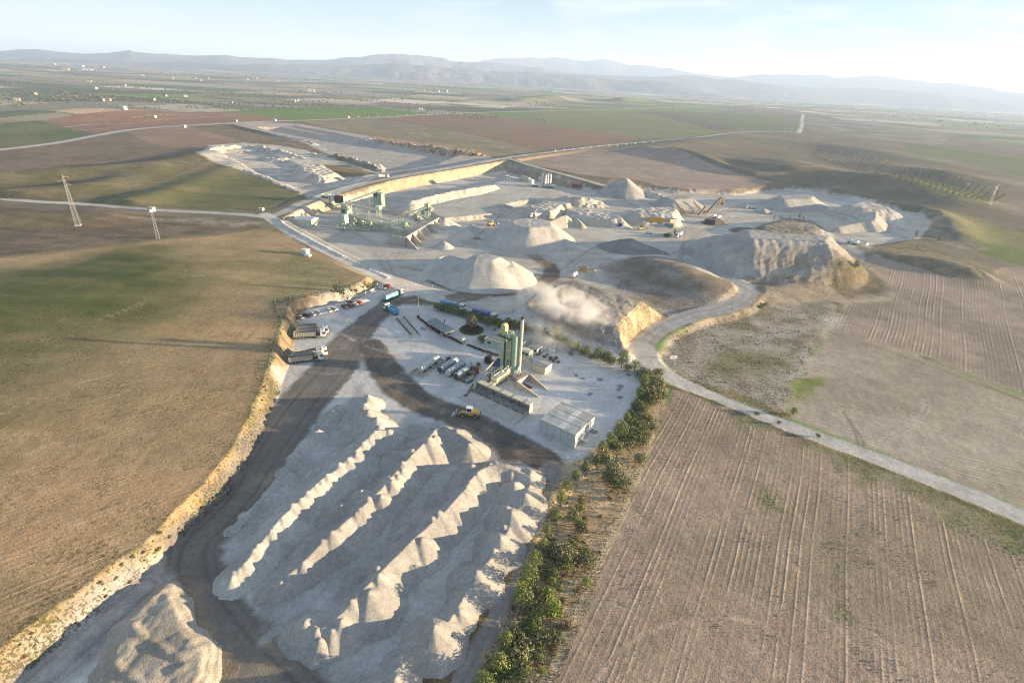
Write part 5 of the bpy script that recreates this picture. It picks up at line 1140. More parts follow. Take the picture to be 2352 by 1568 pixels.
# filler silo
t = thing('filler_silo', 'round green filler silo with welded bands, between tower and stack', 'silo', at(1.2, 170.6))
MB().tube((0, 0, .4), (0, 0, 16.6), 1.12, n=24).obj('shell', M_GREEN, t, smooth=False)
for z in (1.6, 3.9, 5.6, 7.2, 9.4, 11.6, 13.8, 15.9): MB().ring((0, 0, 0), 1.16, .06, 24, z, z+.07).obj('band', M_OLIVE, t)
MB().tube((0, 0, 16.6), (0, 0, 17.5), 1.12, .5, n=24).obj('cap', M_GREEN, t)
MB().box(1.2, .1, 0, 1.75, .9, 16.9).obj('elevator_leg', M_OLIVE, t)
b = MB()
for k in range(34): b.box(1.75, .2, .6+k*.48, 1.95, .8, .68+k*.48)
b.obj('ladder', M_YEL, t); rail(MB(), [(-1.3, -1.3), (1.9, -1.3), (1.9, 1.4), (-1.3, 1.4), (-1.3, -1.3)], 16.6).obj('railing', M_YEL, t); MB().tube((.4, .5, 17), (.4, .5, 18.6), .35, n=10).obj('vent', M_PGREEN, t)
# filter house (long cream box with walkway)
t = thing('filter_house', 'long cream sheet metal filter box with walkway rails on top', 'filter house', at(-3.3, 166.3), E2)
MB().box(-4.4, -1.35, 1.0, 4.4, 1.35, 3.55).obj('casing', M_CREAM, t)
for k in range(12): MB().box(-4.3+k*.76, -1.39, 1.05, -4.22+k*.76, -1.352, 3.5).obj('rib', M_CREAM, t)
MB().box(-4.45, -1.42, 3.55, 4.45, 1.42, 3.68).obj('roof', M_ROOFG, t)
b = MB()
for x in (-4.1, -1.4, 1.4, 4.1):
    for y in (-1.2, 1.2): b.box(x-.12, y-.12, 0, x+.12, y+.12, 1.0)
b.obj('leg', M_DARK, t)
rail(MB(), [(-4.4, -1.35), (4.4, -1.35), (4.4, 1.35), (-4.4, 1.35), (-4.4, -1.35)], 3.68).obj('railing', M_PGREEN, t)
b = MB(); b.tube((-4, .3, 4.0), (4, .3, 4.0), .16, n=8)
for k in range(8): b.beam((-3.6+k, -.6, 3.9), (-3.6+k, .9, 3.9), .14)
b.obj('pipework', M_STEEL, t); MB().cbox(.6, 0, 3.68, .9, .8, .7).obj('valve_box', M_WHITE, t); MB().box(1.6, -1.46, 3.9, 3.3, -1.40, 4.5).obj('panel', M_WHITE, t)
MB().cbox(-5.4, -.3, 0, 1.7, 2.2, 2.0).obj('annex', M_CREAM, t)
# dryer drum with burner
t = thing('dryer_drum', 'dark ribbed dryer drum with a pale round burner housing', 'dryer', at(-7.6, 165.8), E2+R(6))
MB().tube((-1.5, 0, 1.7), (5.5, 0, 1.95), .95, n=20).obj('drum', M_DARK, t)
for x in (-.6, 1.6, 3.8): MB().tube((x, 0, 1.75+x*.03), (x+.22, 0, 1.75+x*.03), 1.06, n=20).obj('tyre_ring', M_STEEL, t)
MB().tube((-2.6, 0, 1.65), (-1.5, 0, 1.7), 1.15, n=20).obj('inlet_hood', M_CONC, t)
MB().tube((-4.4, .2, 1.5), (-2.6, 0, 1.6), .95, 1.05, n=18).obj('burner', M_STEEL, t); MB().cbox(-3.3, 1.0, 2.2, 1.2, 1.1, 1.0).cbox(-3.6, .1, 2.5, .9, 1.0, .7).obj('burner_box', M_STEEL, t)
MB().box(-1.2, -.8, 0, -.8, .8, .9).box(3.4, -.8, 0, 3.8, .8, 1.0).box(-4.2, -.5, 0, -3.0, .5, .7).obj('cradle', M_DARK, t)
# inclined elevator conveyor to the tower
t = thing('inclined_conveyor', 'thin yellow green inclined conveyor between burner and tower', 'conveyor', at(-10.5, 165.7))
MB().beam((0, 0, 2.6), (6.7, 6.6, 8.2), .42, .34).obj('trough', M_YEL, t); MB().beam((.3, .2, 0), (.3, .2, 2.6), .14).beam((3.3, 3.2, 0), (3.3, 3.2, 5.2), .14).obj('leg', M_OLIVE, t)
# cold feed hopper shed
t = thing('hopper_shed', 'long narrow corrugated roof sheltering a row of round stone hoppers', 'hopper shed', at(-2.0, 153.5), E1)
Lh = 11.5
for k in range(23): MB().box(-Lh+k, -.95, 3.45, -Lh+k+.965, 1.25, 3.53).obj('roof_sheet', M_CREAM if k % 5 else M_ROOFG, t)
MB().box(-Lh, 1.05, 0, Lh, 1.2, 3.44).obj('back_wall', M_CREAM, t)
MB().box(Lh-.15, -.95, .3, Lh, 1.05, 3.44).obj('end_wall', M_CREAM, t); MB().box(-Lh, -.3, .3, -Lh+.15, 1.05, 3.44).obj('end_wall', M_WALLG, t)
b = MB()
for k in range(7): x = -Lh+.3+k*3.75; b.box(x-.09, -.9, 0, x+.09, -.72, 3.44)
b.obj('post', M_DARK, t)
b = MB().box(-Lh, -4.3, 0, Lh, -4.1, 1.25)
for k in range(7): x = -Lh+k*3.8; b.box(x, -4.1, 0, x+.18, 1.0, 1.3)
b.obj('bin_wall', M_CONC, t)
for k in range(6):
    x = -Lh+2.0+k*3.8; c = MB(); n = 18; cy = -1.6
    fill = (0.35, .30, .95, 1.05, 1.0, .9)[k]
    for rr, z in ((1.85, 1.15), (1.0, fill), (.25, max(.12, fill-.45))): c.v += [(x+rr*math.cos(6.2832*i/n), cy+rr*1.3*math.sin(6.2832*i/n), z) for i in range(n)]
    c.f = [(j*n+i, j*n+(i+1) % n, (j+1)*n+(i+1) % n, (j+1)*n+i) for j in range(2) for i in range(n)]+[tuple(range(2*n, 3*n))]
    c.obj('hopper', mat('hopper_stone', (.27, .265, .25), .9, c2=(.22, .21, .2)), t)
o = MB().prism([(-4.3, 1.2), (-9.5, .05), (-9.5, -.3), (-4.3, -.3)], -Lh, Lh).obj('ramp', M_CONC, t)
me = o.data
for v in me.vertices: x, y = v.co.x, v.co.y; v.co.x, v.co.y = y, x
me.flip_normals()
# belt and tail conveyor at its left end
p = onc('K1', 960, 1350)
t = thing('tail_conveyor', 'short rusty conveyor leaning at the left end of the hopper shed', 'conveyor', p, ang(p, onc('K1', 1095, 1225)))
MB().beam((0, 0, .5), (5.2, 0, 2.6), .8, .3).obj('trough', M_RUST, t); MB().beam((1.2, -.5, 0), (1.2, -.5, 1), .12).beam((3.6, .5, 0), (3.6, .5, 1.9), .12).beam((1.2, .5, 0), (3.6, -.5, 1.6), .1).cbox(.2, 0, 0, 1.2, 1.6, .7).obj('frame', M_DARK, t)
# bitumen tanks
def tank(label, p0, p1, r, m, m2=None, legs=True, zc=None, name='bitumen_tank'):
    zc = zc or r+.45; c = Vector(((p0[0]+p1[0])/2, (p0[1]+p1[1])/2, 0)); l = math.hypot(p1[0]-p0[0], p1[1]-p0[1])/2; c.z = zat(c.x, c.y)
    t = thing(name, label, 'tank', c, ang(p0, p1), 'tanks beside the mixing tower')
    MB().tube((-l, 0, zc), (l, 0, zc), r, n=24, dome=.35).obj('shell', m, t, smooth=False)
    for k in range(5): x = -l*.9+k*l*.45; s = MB().tube((x, 0, zc), (x+.06, 0, zc), r+.035, n=24); s.obj('band', m, t)
    for x in (-l*.65, 0, l*.65): MB().box(x-.15, -r*.8, 0, x+.15, r*.8, zc-r*.75).obj('saddle', M_DARK, t)
    MB().tube((-l+.5, 0, zc+r-.05), (-l+.5, 0, zc+r+.2), .32, n=10).tube((l-.8, 0, zc+r-.05), (l-.8, 0, zc+r+.45), .22, n=8).obj('hatch', m2 or M_DARK, t)
    if m2: MB().tube((-l-.37, 0, zc), (-l-.30, 0, zc), r*.9, n=20).obj('end_plate', m2, t)
    return t
tank('pale green horizontal tank inside the low walled basin, leftmost of the tanks', (-33.4, 168.6), (-28.4, 178.2), 1.25, M_TANKG)
tank('grey horizontal tank with a black end, next to the walled basin', (-26.1, 169.3), (-21.3, 177.4), 1.3, M_TANK, M_DARK)
tank('grey horizontal tank with a pale end, middle of the three side by side', (-22.9, 167.1), (-18.1, 175.2), 1.3, M_TANK, M_TANKG)
tank('grey horizontal tank with a dark round door, nearest the dryer', (-19.6, 165.0), (-14.6, 173.4), 1.35, M_TANK, M_DARK)
tank('short green tank lying low beside the dryer drum', (-15.6, 163.2), (-13.6, 166.4), .75, M_GREEN)
t = thing('tank_basin', 'low concrete walled basin holding the leftmost tank', 'basin', at(-31.2, 173.4), ang((-33.4, 168.6), (-28.4, 178.2)))
for a in ((-7.2, -2.6, -7.0, 2.6), (7.0, -2.6, 7.2, 2.6), (-7.0, -2.6, 7.0, -2.4), (-7.0, 2.4, 7.0, 2.6)): MB().box(a[0], a[1], 0, a[2], a[3], .8).obj('wall', M_CONC, t)
b = MB(); rail(b, [(-7, -2.5), (-7, 2.5)], .8, 1.6, .07, 5); b.obj('railing', M_STEEL, t)
p = at(-24.5, 179.5)
t = thing('pipe_rack', 'jumble of dark pumps and pipes behind the tanks', 'pipework', p, E1)
b = MB(); rr = random.Random(4)
for k in range(26): x = rr.uniform(-3, 14); y = rr.uniform(-2, 1); b.beam((x, y, rr.uniform(.2, 1.4)), (x+rr.uniform(-2.5, 2.5), y+rr.uniform(-1.5, 1.5), rr.uniform(.4, 1.7)), .14)
b.obj('pipes', M_STEEL, t); b = MB()
for k in range(14): b.cbox(rr.uniform(-2, 13), rr.uniform(-2, 1.5), 0, rr.uniform(.4, 1.1), rr.uniform(.4, 1), rr.uniform(.5, 1.8))
b.obj('pumps', M_DARK, t)
t = thing('heater_unit', 'dark rusty heater and pump group between the tanks and the dryer', 'heater', at(-12.6, 170.6), E2)
b = MB(); b.cbox(-2.5, 0, 0, 2.2, 2.0, 1.9).cbox(.8, .6, 0, 1.8, 1.6, 2.6).cbox(-6.5, .3, 0, 2.8, 2.2, 1.4); b.obj('casing', M_RUST, t)
MB().tube((.8, .6, 2.6), (.8, .6, 4.4), .22, n=8).tube((-1.2, 1.6, 0), (-1.2, 1.6, 3.4), .25, n=8).tube((2.6, 1.0, 0), (2.6, 1.0, 3.2), .55, n=10).obj('flue', M_DARK, t)
b = MB()
for k in range(16): x = rr.uniform(-8, 3); b.beam((x, rr.uniform(-1.4, 1.4), rr.uniform(.2, 2)), (x+rr.uniform(-2, 2), rr.uniform(-1.4, 1.8), rr.uniform(.4, 2.2)), .13)
b.obj('pipes', M_DARK, t)
# discharge ramp walls
for lab, p0, p1 in (('sloping concrete wing wall of the loading ramp, left one', (2.6, 162.3), (10.6, 156.6)), ('sloping concrete wing wall of the loading ramp, right one', (7.2, 168.2), (13.7, 161.7))):
    t = thing('wing_wall', lab, 'wall', at(*p0), ang(p0, p1), 'wing walls of the loading ramp'); l = math.hypot(p1[0]-p0[0], p1[1]-p0[1])
    MB().prism([(0, 0), (l, 0), (l, .25), (.4, 2.7), (0, 2.7)], -.16, .16).obj('wall_slab', M_CONC, t); MB().prism([(0, 2.7), (.4, 2.7), (l, .25), (l, .33), (.4, 2.8), (0, 2.8)], -.2, .2).obj('coping', M_CREAM, t)
p0, p1 = (2.6, 162.6), (7.2, 168.2)
t = thing('loading_hopper', 'raised hopper deck with tangled pipe rails above a dark pit', 'hopper', at(*p0), ang(p0, p1)); l = math.hypot(p1[0]-p0[0], p1[1]-p0[1])
MB().box(0, -.1, 0, l, .2, 2.7).obj('wall', M_CONC, t); MB().box(.2, .2, 2.5, l-.2, 1.8, 2.7).obj('deck', M_RUST, t)
b = rail(MB(), [(0, -.1), (l, -.1), (l, 1.8), (0, 1.8), (0, -.1)], 2.75)
for k in range(9): b.beam((.4+k*.7, 0, 3.0), (.7+k*.75, 1.7, 3.6+.3*(k % 3)), .12)
b.obj('railing', M_STEEL, t)
MB().slab([(1.0, -4.2), (4.2, -4.2), (4.2, -.4), (1.0, -.4)], .02, .10).obj('pit_grate', M_DARK, t)

def building(name, label, cat, p, rz, lx, ly, h, wall, roof, rise=.6, panel=1.0, skyl=(), doors=(), windows=(), over=.15, group=None, ridge='x', rib=0, z0=0.0):
    """gable hall; local origin at one corner, x along lx, y along ly"""
    t = thing(name, label, cat, p, rz, group)
    for a in ((0, 0, lx, .12), (0, ly-.12, lx, ly), (0, .12, .12, ly-.12), (lx-.12, .12, lx, ly-.12)): MB().box(a[0], a[1], z0, a[2], a[3], h).obj('wall', wall, t)
    if rib:
        n = int(lx/rib)
        for k in range(n+1): MB().box(k*lx/n-.05, -.06, z0, k*lx/n+.05, -.003, h).obj('rib', M_ROOFG, t)
        n = int(ly/rib)
        for k in range(n+1): MB().box(lx+.003, k*ly/n-.05, z0, lx+.06, k*ly/n+.05, h).obj('rib', M_ROOFG, t)
    if rise:
        for y0, y1, z_a, z_b in ((-over, ly/2, h, h+rise), (ly/2, ly+over, h+rise, h)):
            n = max(1, int(lx/panel))
            for k in range(n):
                xa = -over+(lx+2*over)*k/n; xb = -over+(lx+2*over)*(k+1)/n-.05
                MB().add([(xa, y0, z_a), (xb, y0, z_a), (xb, y1, z_b), (xa, y1, z_b), (xa, y0, z_a+.08), (xb, y0, z_a+.08), (xb, y1, z_b+.08), (xa, y1, z_b+.08)],
                         [(0, 3, 2, 1), (4, 5, 6, 7), (0, 1, 5, 4), (1, 2, 6, 5), (2, 3, 7, 6), (3, 0, 4, 7)]).obj('roof_panel', M_SKYL if k in skyl else roof, t)
        MB().box(-over, -over, h-.22, lx+over, -.07, h-.02).obj('gutter', M_PGREEN, t)
        for x in (0.0, lx-.12): MB().add([(x, 0, h), (x, ly, h), (x, ly/2, h+rise-.02), (x+.12, 0, h), (x+.12, ly, h), (x+.12, ly/2, h+rise-.02)], [(0, 2, 1), (3, 4, 5), (0, 3, 5, 2), (1, 2, 5, 4)]).obj('gable', wall, t)
    else:
        MB().box(.13, .13, h-.3, lx-.13, ly-.13, h-.12).obj('roof', roof, t)
    for side, a, w, zb, zt in windows:
        if side == 'x': f = MB().box(a, -.05, zb, a+w, -.005, zt).obj('window', M_GREEN, t); MB().box(a+.07, -.08, zb+.07, a+w-.07, -.052, zt-.07).obj('pane', M_GLASS, f)
        else: f = MB().box(lx+.005, a, zb, lx+.05, a+w, zt).obj('window', M_GREEN, t); MB().box(lx+.052, a+.07, zb+.07, lx+.08, a+w-.07, zt-.07).obj('pane', M_GLASS, f)
    for side, a, w, ht in doors:
        if side == 'x': MB().box(a, -.07, z0, a+w, -.01, ht).obj('door', M_PGREEN, t)
        else: MB().box(lx+.01, a, z0, lx+.07, a+w, ht).obj('door', M_PGREEN, t)
    return t
# local origin: front-left corner; x runs along E1 (towards picture lower right), y along E2
building('warehouse', 'large pale green sheet metal hall with translucent roof strips', 'hall', at(10.4, 136.2), ang((10.4, 136.2), (20.7, 129.2)), 12.4, 12.4, 5.0, M_WALLG, mat('hall_roof', (.46, .46, .43), .5, c2=(.30, .31, .29), sc=.35, mixr=(.35, .6)), .22, 2.05, skyl=(3,), rib=2.4)
hall = bpy.data.objects['warehouse']
b = MB()
for k in range(3): b.box(-.2, .35+k*0+0, 0, 0, 0, 0) if False else None
for k in (0, 2, 4, 6): MB().beam((-.15+12.7*0, -.15+12.7*k/6.0, 5.13+.22*(1-abs(k-3)/3.0)), (12.55, -.15+12.7*k/6.0, 5.13+.22*(1-abs(k-3)/3.0)), .07).obj('roof_batten', M_SKYL, hall)
s_ = MB()
for k in range(9): s_.box(12.5+.1, 2.0+k*.32, 2.9-k*.34, 13.7, 2.3+k*.32, 2.96-k*.34)
s_.obj('staircase', M_PGREEN, hall)
building('store_shed', 'small cream shed with ribbed grey roof beside the stack', 'shed', at(8.2, 176.2), ang((8.2, 176.2), (13.1, 172.9)), 5.9, 5.0, 2.6, M_CREAM, M_ROOFG, .35, .75, doors=(('y', 1.2, 2.4, 2.1),))
building('office_building', 'single storey pale office with flat divided roof behind the mixing tower', 'office', at(-11.4, 195.0), ang((-11.4, 195.0), (-4.4, 191.0)), 15, 13.0, 2.9, mat('office_wall', (.50, .54, .46), .7), mat('bitumen_roof', (.36, .33, .27), .9, c2=(.27, .26, .23)), 0,
         windows=(('x', 1.4, 1.9, 1.1, 2.1), ('x', 9.5, 2, 1.1, 2.1), ('y', 3, 2, 1.1, 2.1)), doors=(('x', 4.0, 1.9, 2.3),))
of = bpy.data.objects['office_building']
for a in ((-.1, -.1, 15.1, -.003), (-.1, 13.003, 15.1, 13.1), (-.1, -.003, -.003, 13.003), (15.003, -.003, 15.1, 13.003)): MB().box(a[0], a[1], 2.6, a[2], a[3], 3.05).obj('parapet', M_GREEN, of)
for y in (3.2, 6.4, 9.6): MB().box(.15, y-.12, 2.79, 14.8, y+.12, 3.02).obj('roof_beam', M_CREAM, of)
for k in range(5): MB().cbox(1.5+k*2.6, 11.0-(k % 2)*3, 2.79, .8, .7, .7).obj('air_conditioner', M_WHITE, of)
building('site_cabin', 'white site cabin with dark windows left of the two white cabins', 'cabin', at(7.0, 191.0), R(-35), 4.2, 4.2, 2.4, M_WHITE, M_ROOFG, .15, 1.4, windows=(('x', .5, 1.4, .9, 1.9), ('x', 2.3, 1.4, .9, 1.9), ('y', .8, 2.0, .9, 1.9)), group='white site cabins')
building('site_cabin', 'longer white container cabin with a ribbed roof behind the weedy patch', 'cabin', at(11.6, 193.4), R(-24), 6.4, 2.6, 2.4, M_WHITE, M_TARP, .12, .7, doors=(('x', 3.0, .9, 2.0),), windows=(('y', .6, 1.2, .9, 1.9),), group='white site cabins')
building('control_cabin', 'pale control cabin raised on stilts right of the stack', 'cabin', at(3.6, 182.6), R(-35), 4.0, 2.8, 5.0, M_PGREEN, M_CREAM, .12, .5, windows=(('x', .5, 1.2, 3.4, 4.4), ('x', 2.1, 1.4, 3.4, 4.4)), z0=2.5)
cb = bpy.data.objects['control_cabin']
b = MB()
for x in (.2, 3.8):
    for y in (.2, 2.6): b.box(x-.1, y-.1, 0, x+.1, y+.1, 2.5)
b.box(0, 0, 2.38, 4, 2.8, 2.495); b.obj('stilt', M_OLIVE, cb)
b = MB()
for k in range(8): b.box(4.1+k*.28, .2, 2.3-k*.3, 4.4+k*.28, 1.0, 2.36-k*.3)
b.obj('staircase', M_DARK, cb); MB().box(1.2, -1.0, 0, 2.6, .6, 1.5).obj('cabinet', M_CREAM, cb)
# car shelter
p0 = (-38.1, 209.6); p1 = (-28.0, 198.4); rz = ang(p0, p1)
t = thing('car_shelter', 'long grey green monopitch car shelter on posts beside the red hedge', 'car port', at(*p0), rz)
Lc = 14.6
for k in range(12): MB().add([(k*Lc/12, -.3, 2.25), ((k+1)*Lc/12-.04, -.3, 2.25), ((k+1)*Lc/12-.04, 4.8, 2.75), (k*Lc/12, 4.8, 2.75), (k*Lc/12, -.3, 2.33), ((k+1)*Lc/12-.04, -.3, 2.33), ((k+1)*Lc/12-.04, 4.8, 2.83), (k*Lc/12, 4.8, 2.83)],
                             [(0, 3, 2, 1), (4, 5, 6, 7), (0, 1, 5, 4), (1, 2, 6, 5), (2, 3, 7, 6), (3, 0, 4, 7)]).obj('roof_sheet', mat('shelter_roof', (.17, .22, .23), .5, c2=(.13, .17, .18)), t)
MB().box(Lc, -.3, 2.2, Lc+.12, 4.8, 2.5).obj('end_beam', M_YEL, t)
for k in range(5): x = .3+k*(Lc-.6)/4; MB().beam((x, .8, 0), (x, .8, 2.3), .16).beam((x, .8, 1.4), (x, 3.4, 2.5), .12).obj('post', M_YEL, t)
for k, (pt, lb) in enumerate(((M_RED, 'red car under the far end of the car shelter'), (M_GREYD, 'dark grey car in the middle of the car shelter'), (M_SILV, 'grey car under the near end of the car shelter'))):
    a = Vector((p0[0]+math.cos(rz)*(3+4.2*k)-math.sin(rz)*2.2, p0[1]+math.sin(rz)*(3+4.2*k)+math.cos(rz)*2.2, 0)); a.z = zat(a.x, a.y)
    car(lb, a, rz+R(90), pt, k == 1, 'cars under the shelter')
# weighbridge decks
for a, b_, lb in (((350, 665), (620, 965), 'left rail strip of the lorry weighbridge with a sand spill'), ((478, 640), (755, 950), 'right rail strip of the lorry weighbridge, next to the red hedge')):
    p, q = onc('K8', *a), onc('K8', *b_); t = thing('weighbridge_strip', lb, 'weighbridge', p, ang(p, q), 'weighbridge strips'); l = (q-p).length
    MB().box(0, -.28, 0, l, .28, .32).obj('kerb', M_DARK, t); MB().box(l-.4, -.6, 0, l+.5, .6, .5).obj('end_block', M_CONC, t); MB().box(.3, -.22, .325, l*.45, .1, .37).obj('deck_plate', M_RUST, t)
t = thing('weighbridge_slab', 'pale concrete deck between the two weighbridge strips', 'weighbridge', onc('K8', 420, 655), ang(onc('K8', 350, 665), onc('K8', 620, 965)))
MB().box(.5, -1.05, 0.0, 18, 1.55, .16).obj('deck', M_CONC, t)
p = onc('K8', 1505, 1100)
t = thing('ticket_machine', 'small pale green ticket machine on legs at the gap in the red hedge', 'machine', p, R(40)); MB().cbox(0, 0, 1.5, 1.4, 1.2, 1.3).obj('cabinet', M_PGREEN, t); MB().box(-.6, -.5, 0, -.5, .5, 1.5).box(.5, -.5, 0, .6, .5, 1.5).beam((.7, .4, 1.5), (2.4, -.4, .3), .1).obj('leg', M_OLIVE, t)
p = onc('K7', 1250, 800)
t = thing('level_rack', 'small wash rack with a tilted cream panel standing on the open yard', 'rack', p, R(60)); MB().box(-1.4, -.35, 2.1, 1.4, .35, 2.4).obj('panel', M_CREAM, t)
MB().beam((-1.1, 0, 0), (-1.1, 0, 2.1), .1).beam((1.1, 0, 0), (1.1, 0, 2.1), .1).beam((-1.1, 0, 1), (1.1, 0, 1.2), .08).beam((-1.1, -.6, 0), (-1.1, 0, 1.2), .07).beam((1.1, -.6, 0), (1.1, 0, 1.2), .07).cbox(.2, -.3, 0, .6, .5, .5).obj('frame', M_PGREEN, t)
p = onc('K8', 738, 608)
t = thing('lamp_post', 'green yard lamp post leaning over the start of the red hedge', 'lamp post', p); MB().tube((0, 0, 0), (0, 0, 8.6), .11, .07, n=8).obj('pole', M_OLIVE, t); MB().cbox(0, 0, 8.6, .7, .35, .2).obj('lamp_head', M_WHITE, t)
p = onc('K8', 858, 480); q = onc('K8', 1010, 480)
t = thing('yard_gate', 'green tubular gate at the left end of the clipped hedge', 'gate', p, ang(p, q)); l = (q-p).length
b = MB(); b.beam((0, 0, 0), (0, 0, 2.2), .18).beam((l, 0, 0), (l, 0, 1.8), .14)
b.obj('post', M_GREEN, t); b = MB()
for z in (.5, 1.2, 1.8): b.beam((0, 0, z), (l, 0, z), .09)
for k in range(8): b.beam((l*k/7, 0, .5), (l*k/7, 0, 1.8), .05)
b.obj('gate_leaf', M_PGREEN, t)
for (c, u, v, h, lb) in (('K8', 612, 225, 3.6, 'thin lamp post on the verge between the car loop and the road'), ('K8', 975, 190, 3.0, 'white signal box on a short post where the haul track joins the road'), ('K2', 878, 615, 2.0, 'small white box on a post at the edge of the pale yard')):
    p = onc(c, u, v); t = thing('marker_post', lb, 'post', p); MB().tube((0, 0, 0), (0, 0, h*.8), .07, n=6).obj('pole', M_STEEL, t); MB().cbox(0, 0, h*.8, .5, .4, h*.2).obj('head', M_WHITE, t)
p = onc('K2', 1620, 600)
t = thing('site_board', 'white notice board beside the bend of the pale road', 'sign', p, R(10)); MB().box(-1.5, -.05, .9, 1.5, .05, 2.4).obj('panel', M_WHITE, t); MB().box(-1.2, -.05, 0, -1.1, .05, .9).box(1.1, -.05, 0, 1.2, .05, .9).obj('leg', M_STEEL, t); MB().box(-.5, -.065, 1.5, .5, -.052, 1.9).obj('print', mat('print_grey', (.35, .4, .5), .7), t)
print('plant', round(time.time()-T0, 1))
# ------------------------------------------------------------------ trees, hedges and shrubs
def leafmat(name, c, c2):
    m = mat(name, c, .75, c2=c2, sc=1.1, spec=.2, mixr=(.38, .62)); b = m.node_tree.nodes['Principled BSDF']
    return m
L_PINE = leafmat('pine_needles', (.13, .165, .042), (.21, .23, .07)); L_DARK = leafmat('dark_leaves', (.085, .105, .04), (.13, .145, .058))
L_OLIVE = leafmat('olive_leaves', (.155, .165, .07), (.24, .225, .11)); L_LIME = leafmat('lime_leaves', (.16, .22, .03), (.22, .27, .06)); L_RED = leafmat('red_hedge_leaves', (.19, .06, .035), (.07, .075, .03))
L_DRY = leafmat('dry_twigs', (.24, .17, .09), (.16, .12, .06)); L_HOLM = leafmat('holm_oak_leaves', (.20, .18, .12), (.28, .25, .16)); L_YEL = leafmat('yellow_willow', (.30, .29, .09), (.22, .22, .08)); M_BARK = mat('bark', (.13, .10, .07), .9)
def leaves(blobs, n, size, seed, flat_=.6):
    """leaf sized triangles and quads spread through and over blobs (cx,cy,cz,rx,ry,rz)"""
    g = np.random.default_rng(seed); b = A(blobs, dtype=float); w = (b[:, 3]*b[:, 4]*b[:, 5])**.66; idx = g.choice(len(b), n, p=w/w.sum())
    v = g.normal(size=(n, 3)); v /= np.linalg.norm(v, axis=1, keepdims=True); r = g.uniform(.25, 1, n)**.45
    r *= 1+.22*np.sin(v[:, 0]*7+idx)*np.cos(v[:, 2]*6+idx*2)
    c = b[idx, :3]+v*b[idx, 3:]*r[:, None]
    nrm = v+g.normal(size=(n, 3))*.55; nrm /= np.linalg.norm(nrm, axis=1, keepdims=True)
    t = np.cross(nrm, g.normal(size=(n, 3))); t /= np.linalg.norm(t, axis=1, keepdims=True); u = np.cross(nrm, t)
    s = size*g.uniform(.55, 1.35, n)[:, None]
    V = np.stack([c-t*s-u*s*flat_, c+t*s-u*s*flat_*.6, c+t*s*.3+u*s], 1).reshape(-1, 3)
    return V
def crown_obj(name, V, m, parent=None):
    F = np.arange(len(V)).reshape(-1, 3); me = make_mesh(name, V, F, m, smooth=False)
    o = bpy.data.objects.new(name, me); COL.objects.link(o); o.parent = parent; return o
def proto(kind, seed, n=520, h=4.0, r=1.7, m=L_PINE, trunk=1.0, nb=9, size=.2, shape='round'):
    g = np.random.default_rng(seed); bl = []
    for k in range(nb):
        f = k/(nb-1); a = k*2.4+g.uniform(-.4, .4)
        if shape == 'round': z = trunk+(h-trunk)*(.18+.72*f); rr = r*math.sin(math.pi*(.22+.68*f))*.55
        elif shape == 'cone': z = trunk+(h-trunk)*(.05+.88*f); rr = r*(1-f*.85)*.55
        else: z = h*(.3+.35*g.uniform()); rr = r*.55*g.uniform(.5, 1)
        s = r*(.62-.25*f if shape == 'cone' else .58)*g.uniform(.75, 1.15)
        bl.append((math.cos(a)*rr, math.sin(a)*rr, z, s, s, s*(.8 if shape != 'bush' else .75)))
    t = bpy.data.objects.new(kind, None); COL.objects.link(t)
    crown_obj('crown', leaves(bl, int(n*2.0), size*.68, seed), m, t)
    tb = MB().tube((0, 0, -.3), (.05, .03, trunk+.3), .11*h/4+.04, .08*h/4+.03, n=7)
    tb.tube((.05, .03, trunk+.3), (.0, .0, h*.85), .08*h/4+.03, .02, n=6)
    for k in range(0, nb, 2): q = bl[k]; tb.tube((0, 0, max(.2, q[2]-.6)), (q[0]*.9, q[1]*.9, q[2]), .045, .015, n=5, caps=False)
    tb.obj('trunk', M_BARK, t)
    return t
PR = {}
def get(kind):
    if kind not in PR:
        a = dict(pine=[('pine_tree', 31, 620, 4.6, 1.75, L_PINE, .9, 10, .19, 'round'), ('pine_tree', 32, 560, 4.2, 1.6, L_PINE, .8, 9, .19, 'cone'), ('pine_tree', 33, 680, 5.0, 1.9, L_PINE, 1.0, 11, .20, 'round')],
                 shrub=[('shrub', 41, 420, 2.4, 1.5, L_OLIVE, .2, 7, .19, 'bush'), ('shrub', 42, 460, 2.8, 1.7, L_DARK, .2, 8, .2, 'bush'), ('shrub', 43, 380, 2.1, 1.5, L_OLIVE, .2, 6, .19, 'bush')],
                 hedge=[('hedge_shrub', 51, 480, 3.0, 1.55, L_PINE, .2, 8, .2, 'bush'), ('hedge_shrub', 52, 460, 2.7, 1.6, L_DARK, .2, 8, .2, 'bush')],
                 lime=[('lime_shrub', 61, 420, 2.6, 1.3, L_LIME, .3, 7, .17, 'round')], dry=[('dry_bush', 71, 260, 1.1, .9, L_DRY, .1, 5, .15, 'bush'), ('dry_bush', 72, 240, .9, 1.0, L_DRY, .1, 5, .15, 'bush')],
                 small=[('small_tree', 81, 260, 3.2, 1.0, L_OLIVE, 1.0, 6, .2, 'round')], cyp=[('cypress_tree', 91, 420, 5.6, .55, L_DARK, .3, 12, .17, 'cone')], willow=[('willow_bush', 95, 420, 5.0, 1.6, L_YEL, .5, 9, .22, 'round')],
                 red=[('red_hedge_shrub', 97, 220, .95, .75, L_RED, .1, 5, .13, 'bush'), ('red_hedge_shrub', 98, 220, 1.0, .75, L_RED, .1, 5, .13, 'bush')])[kind]
        PR[kind] = [[proto(*q), False] for q in a]
    return PR[kind]
_tr = random.Random(12)
SCK = dict(pine=1.2, shrub=1.4, hedge=1.55, lime=1.25)
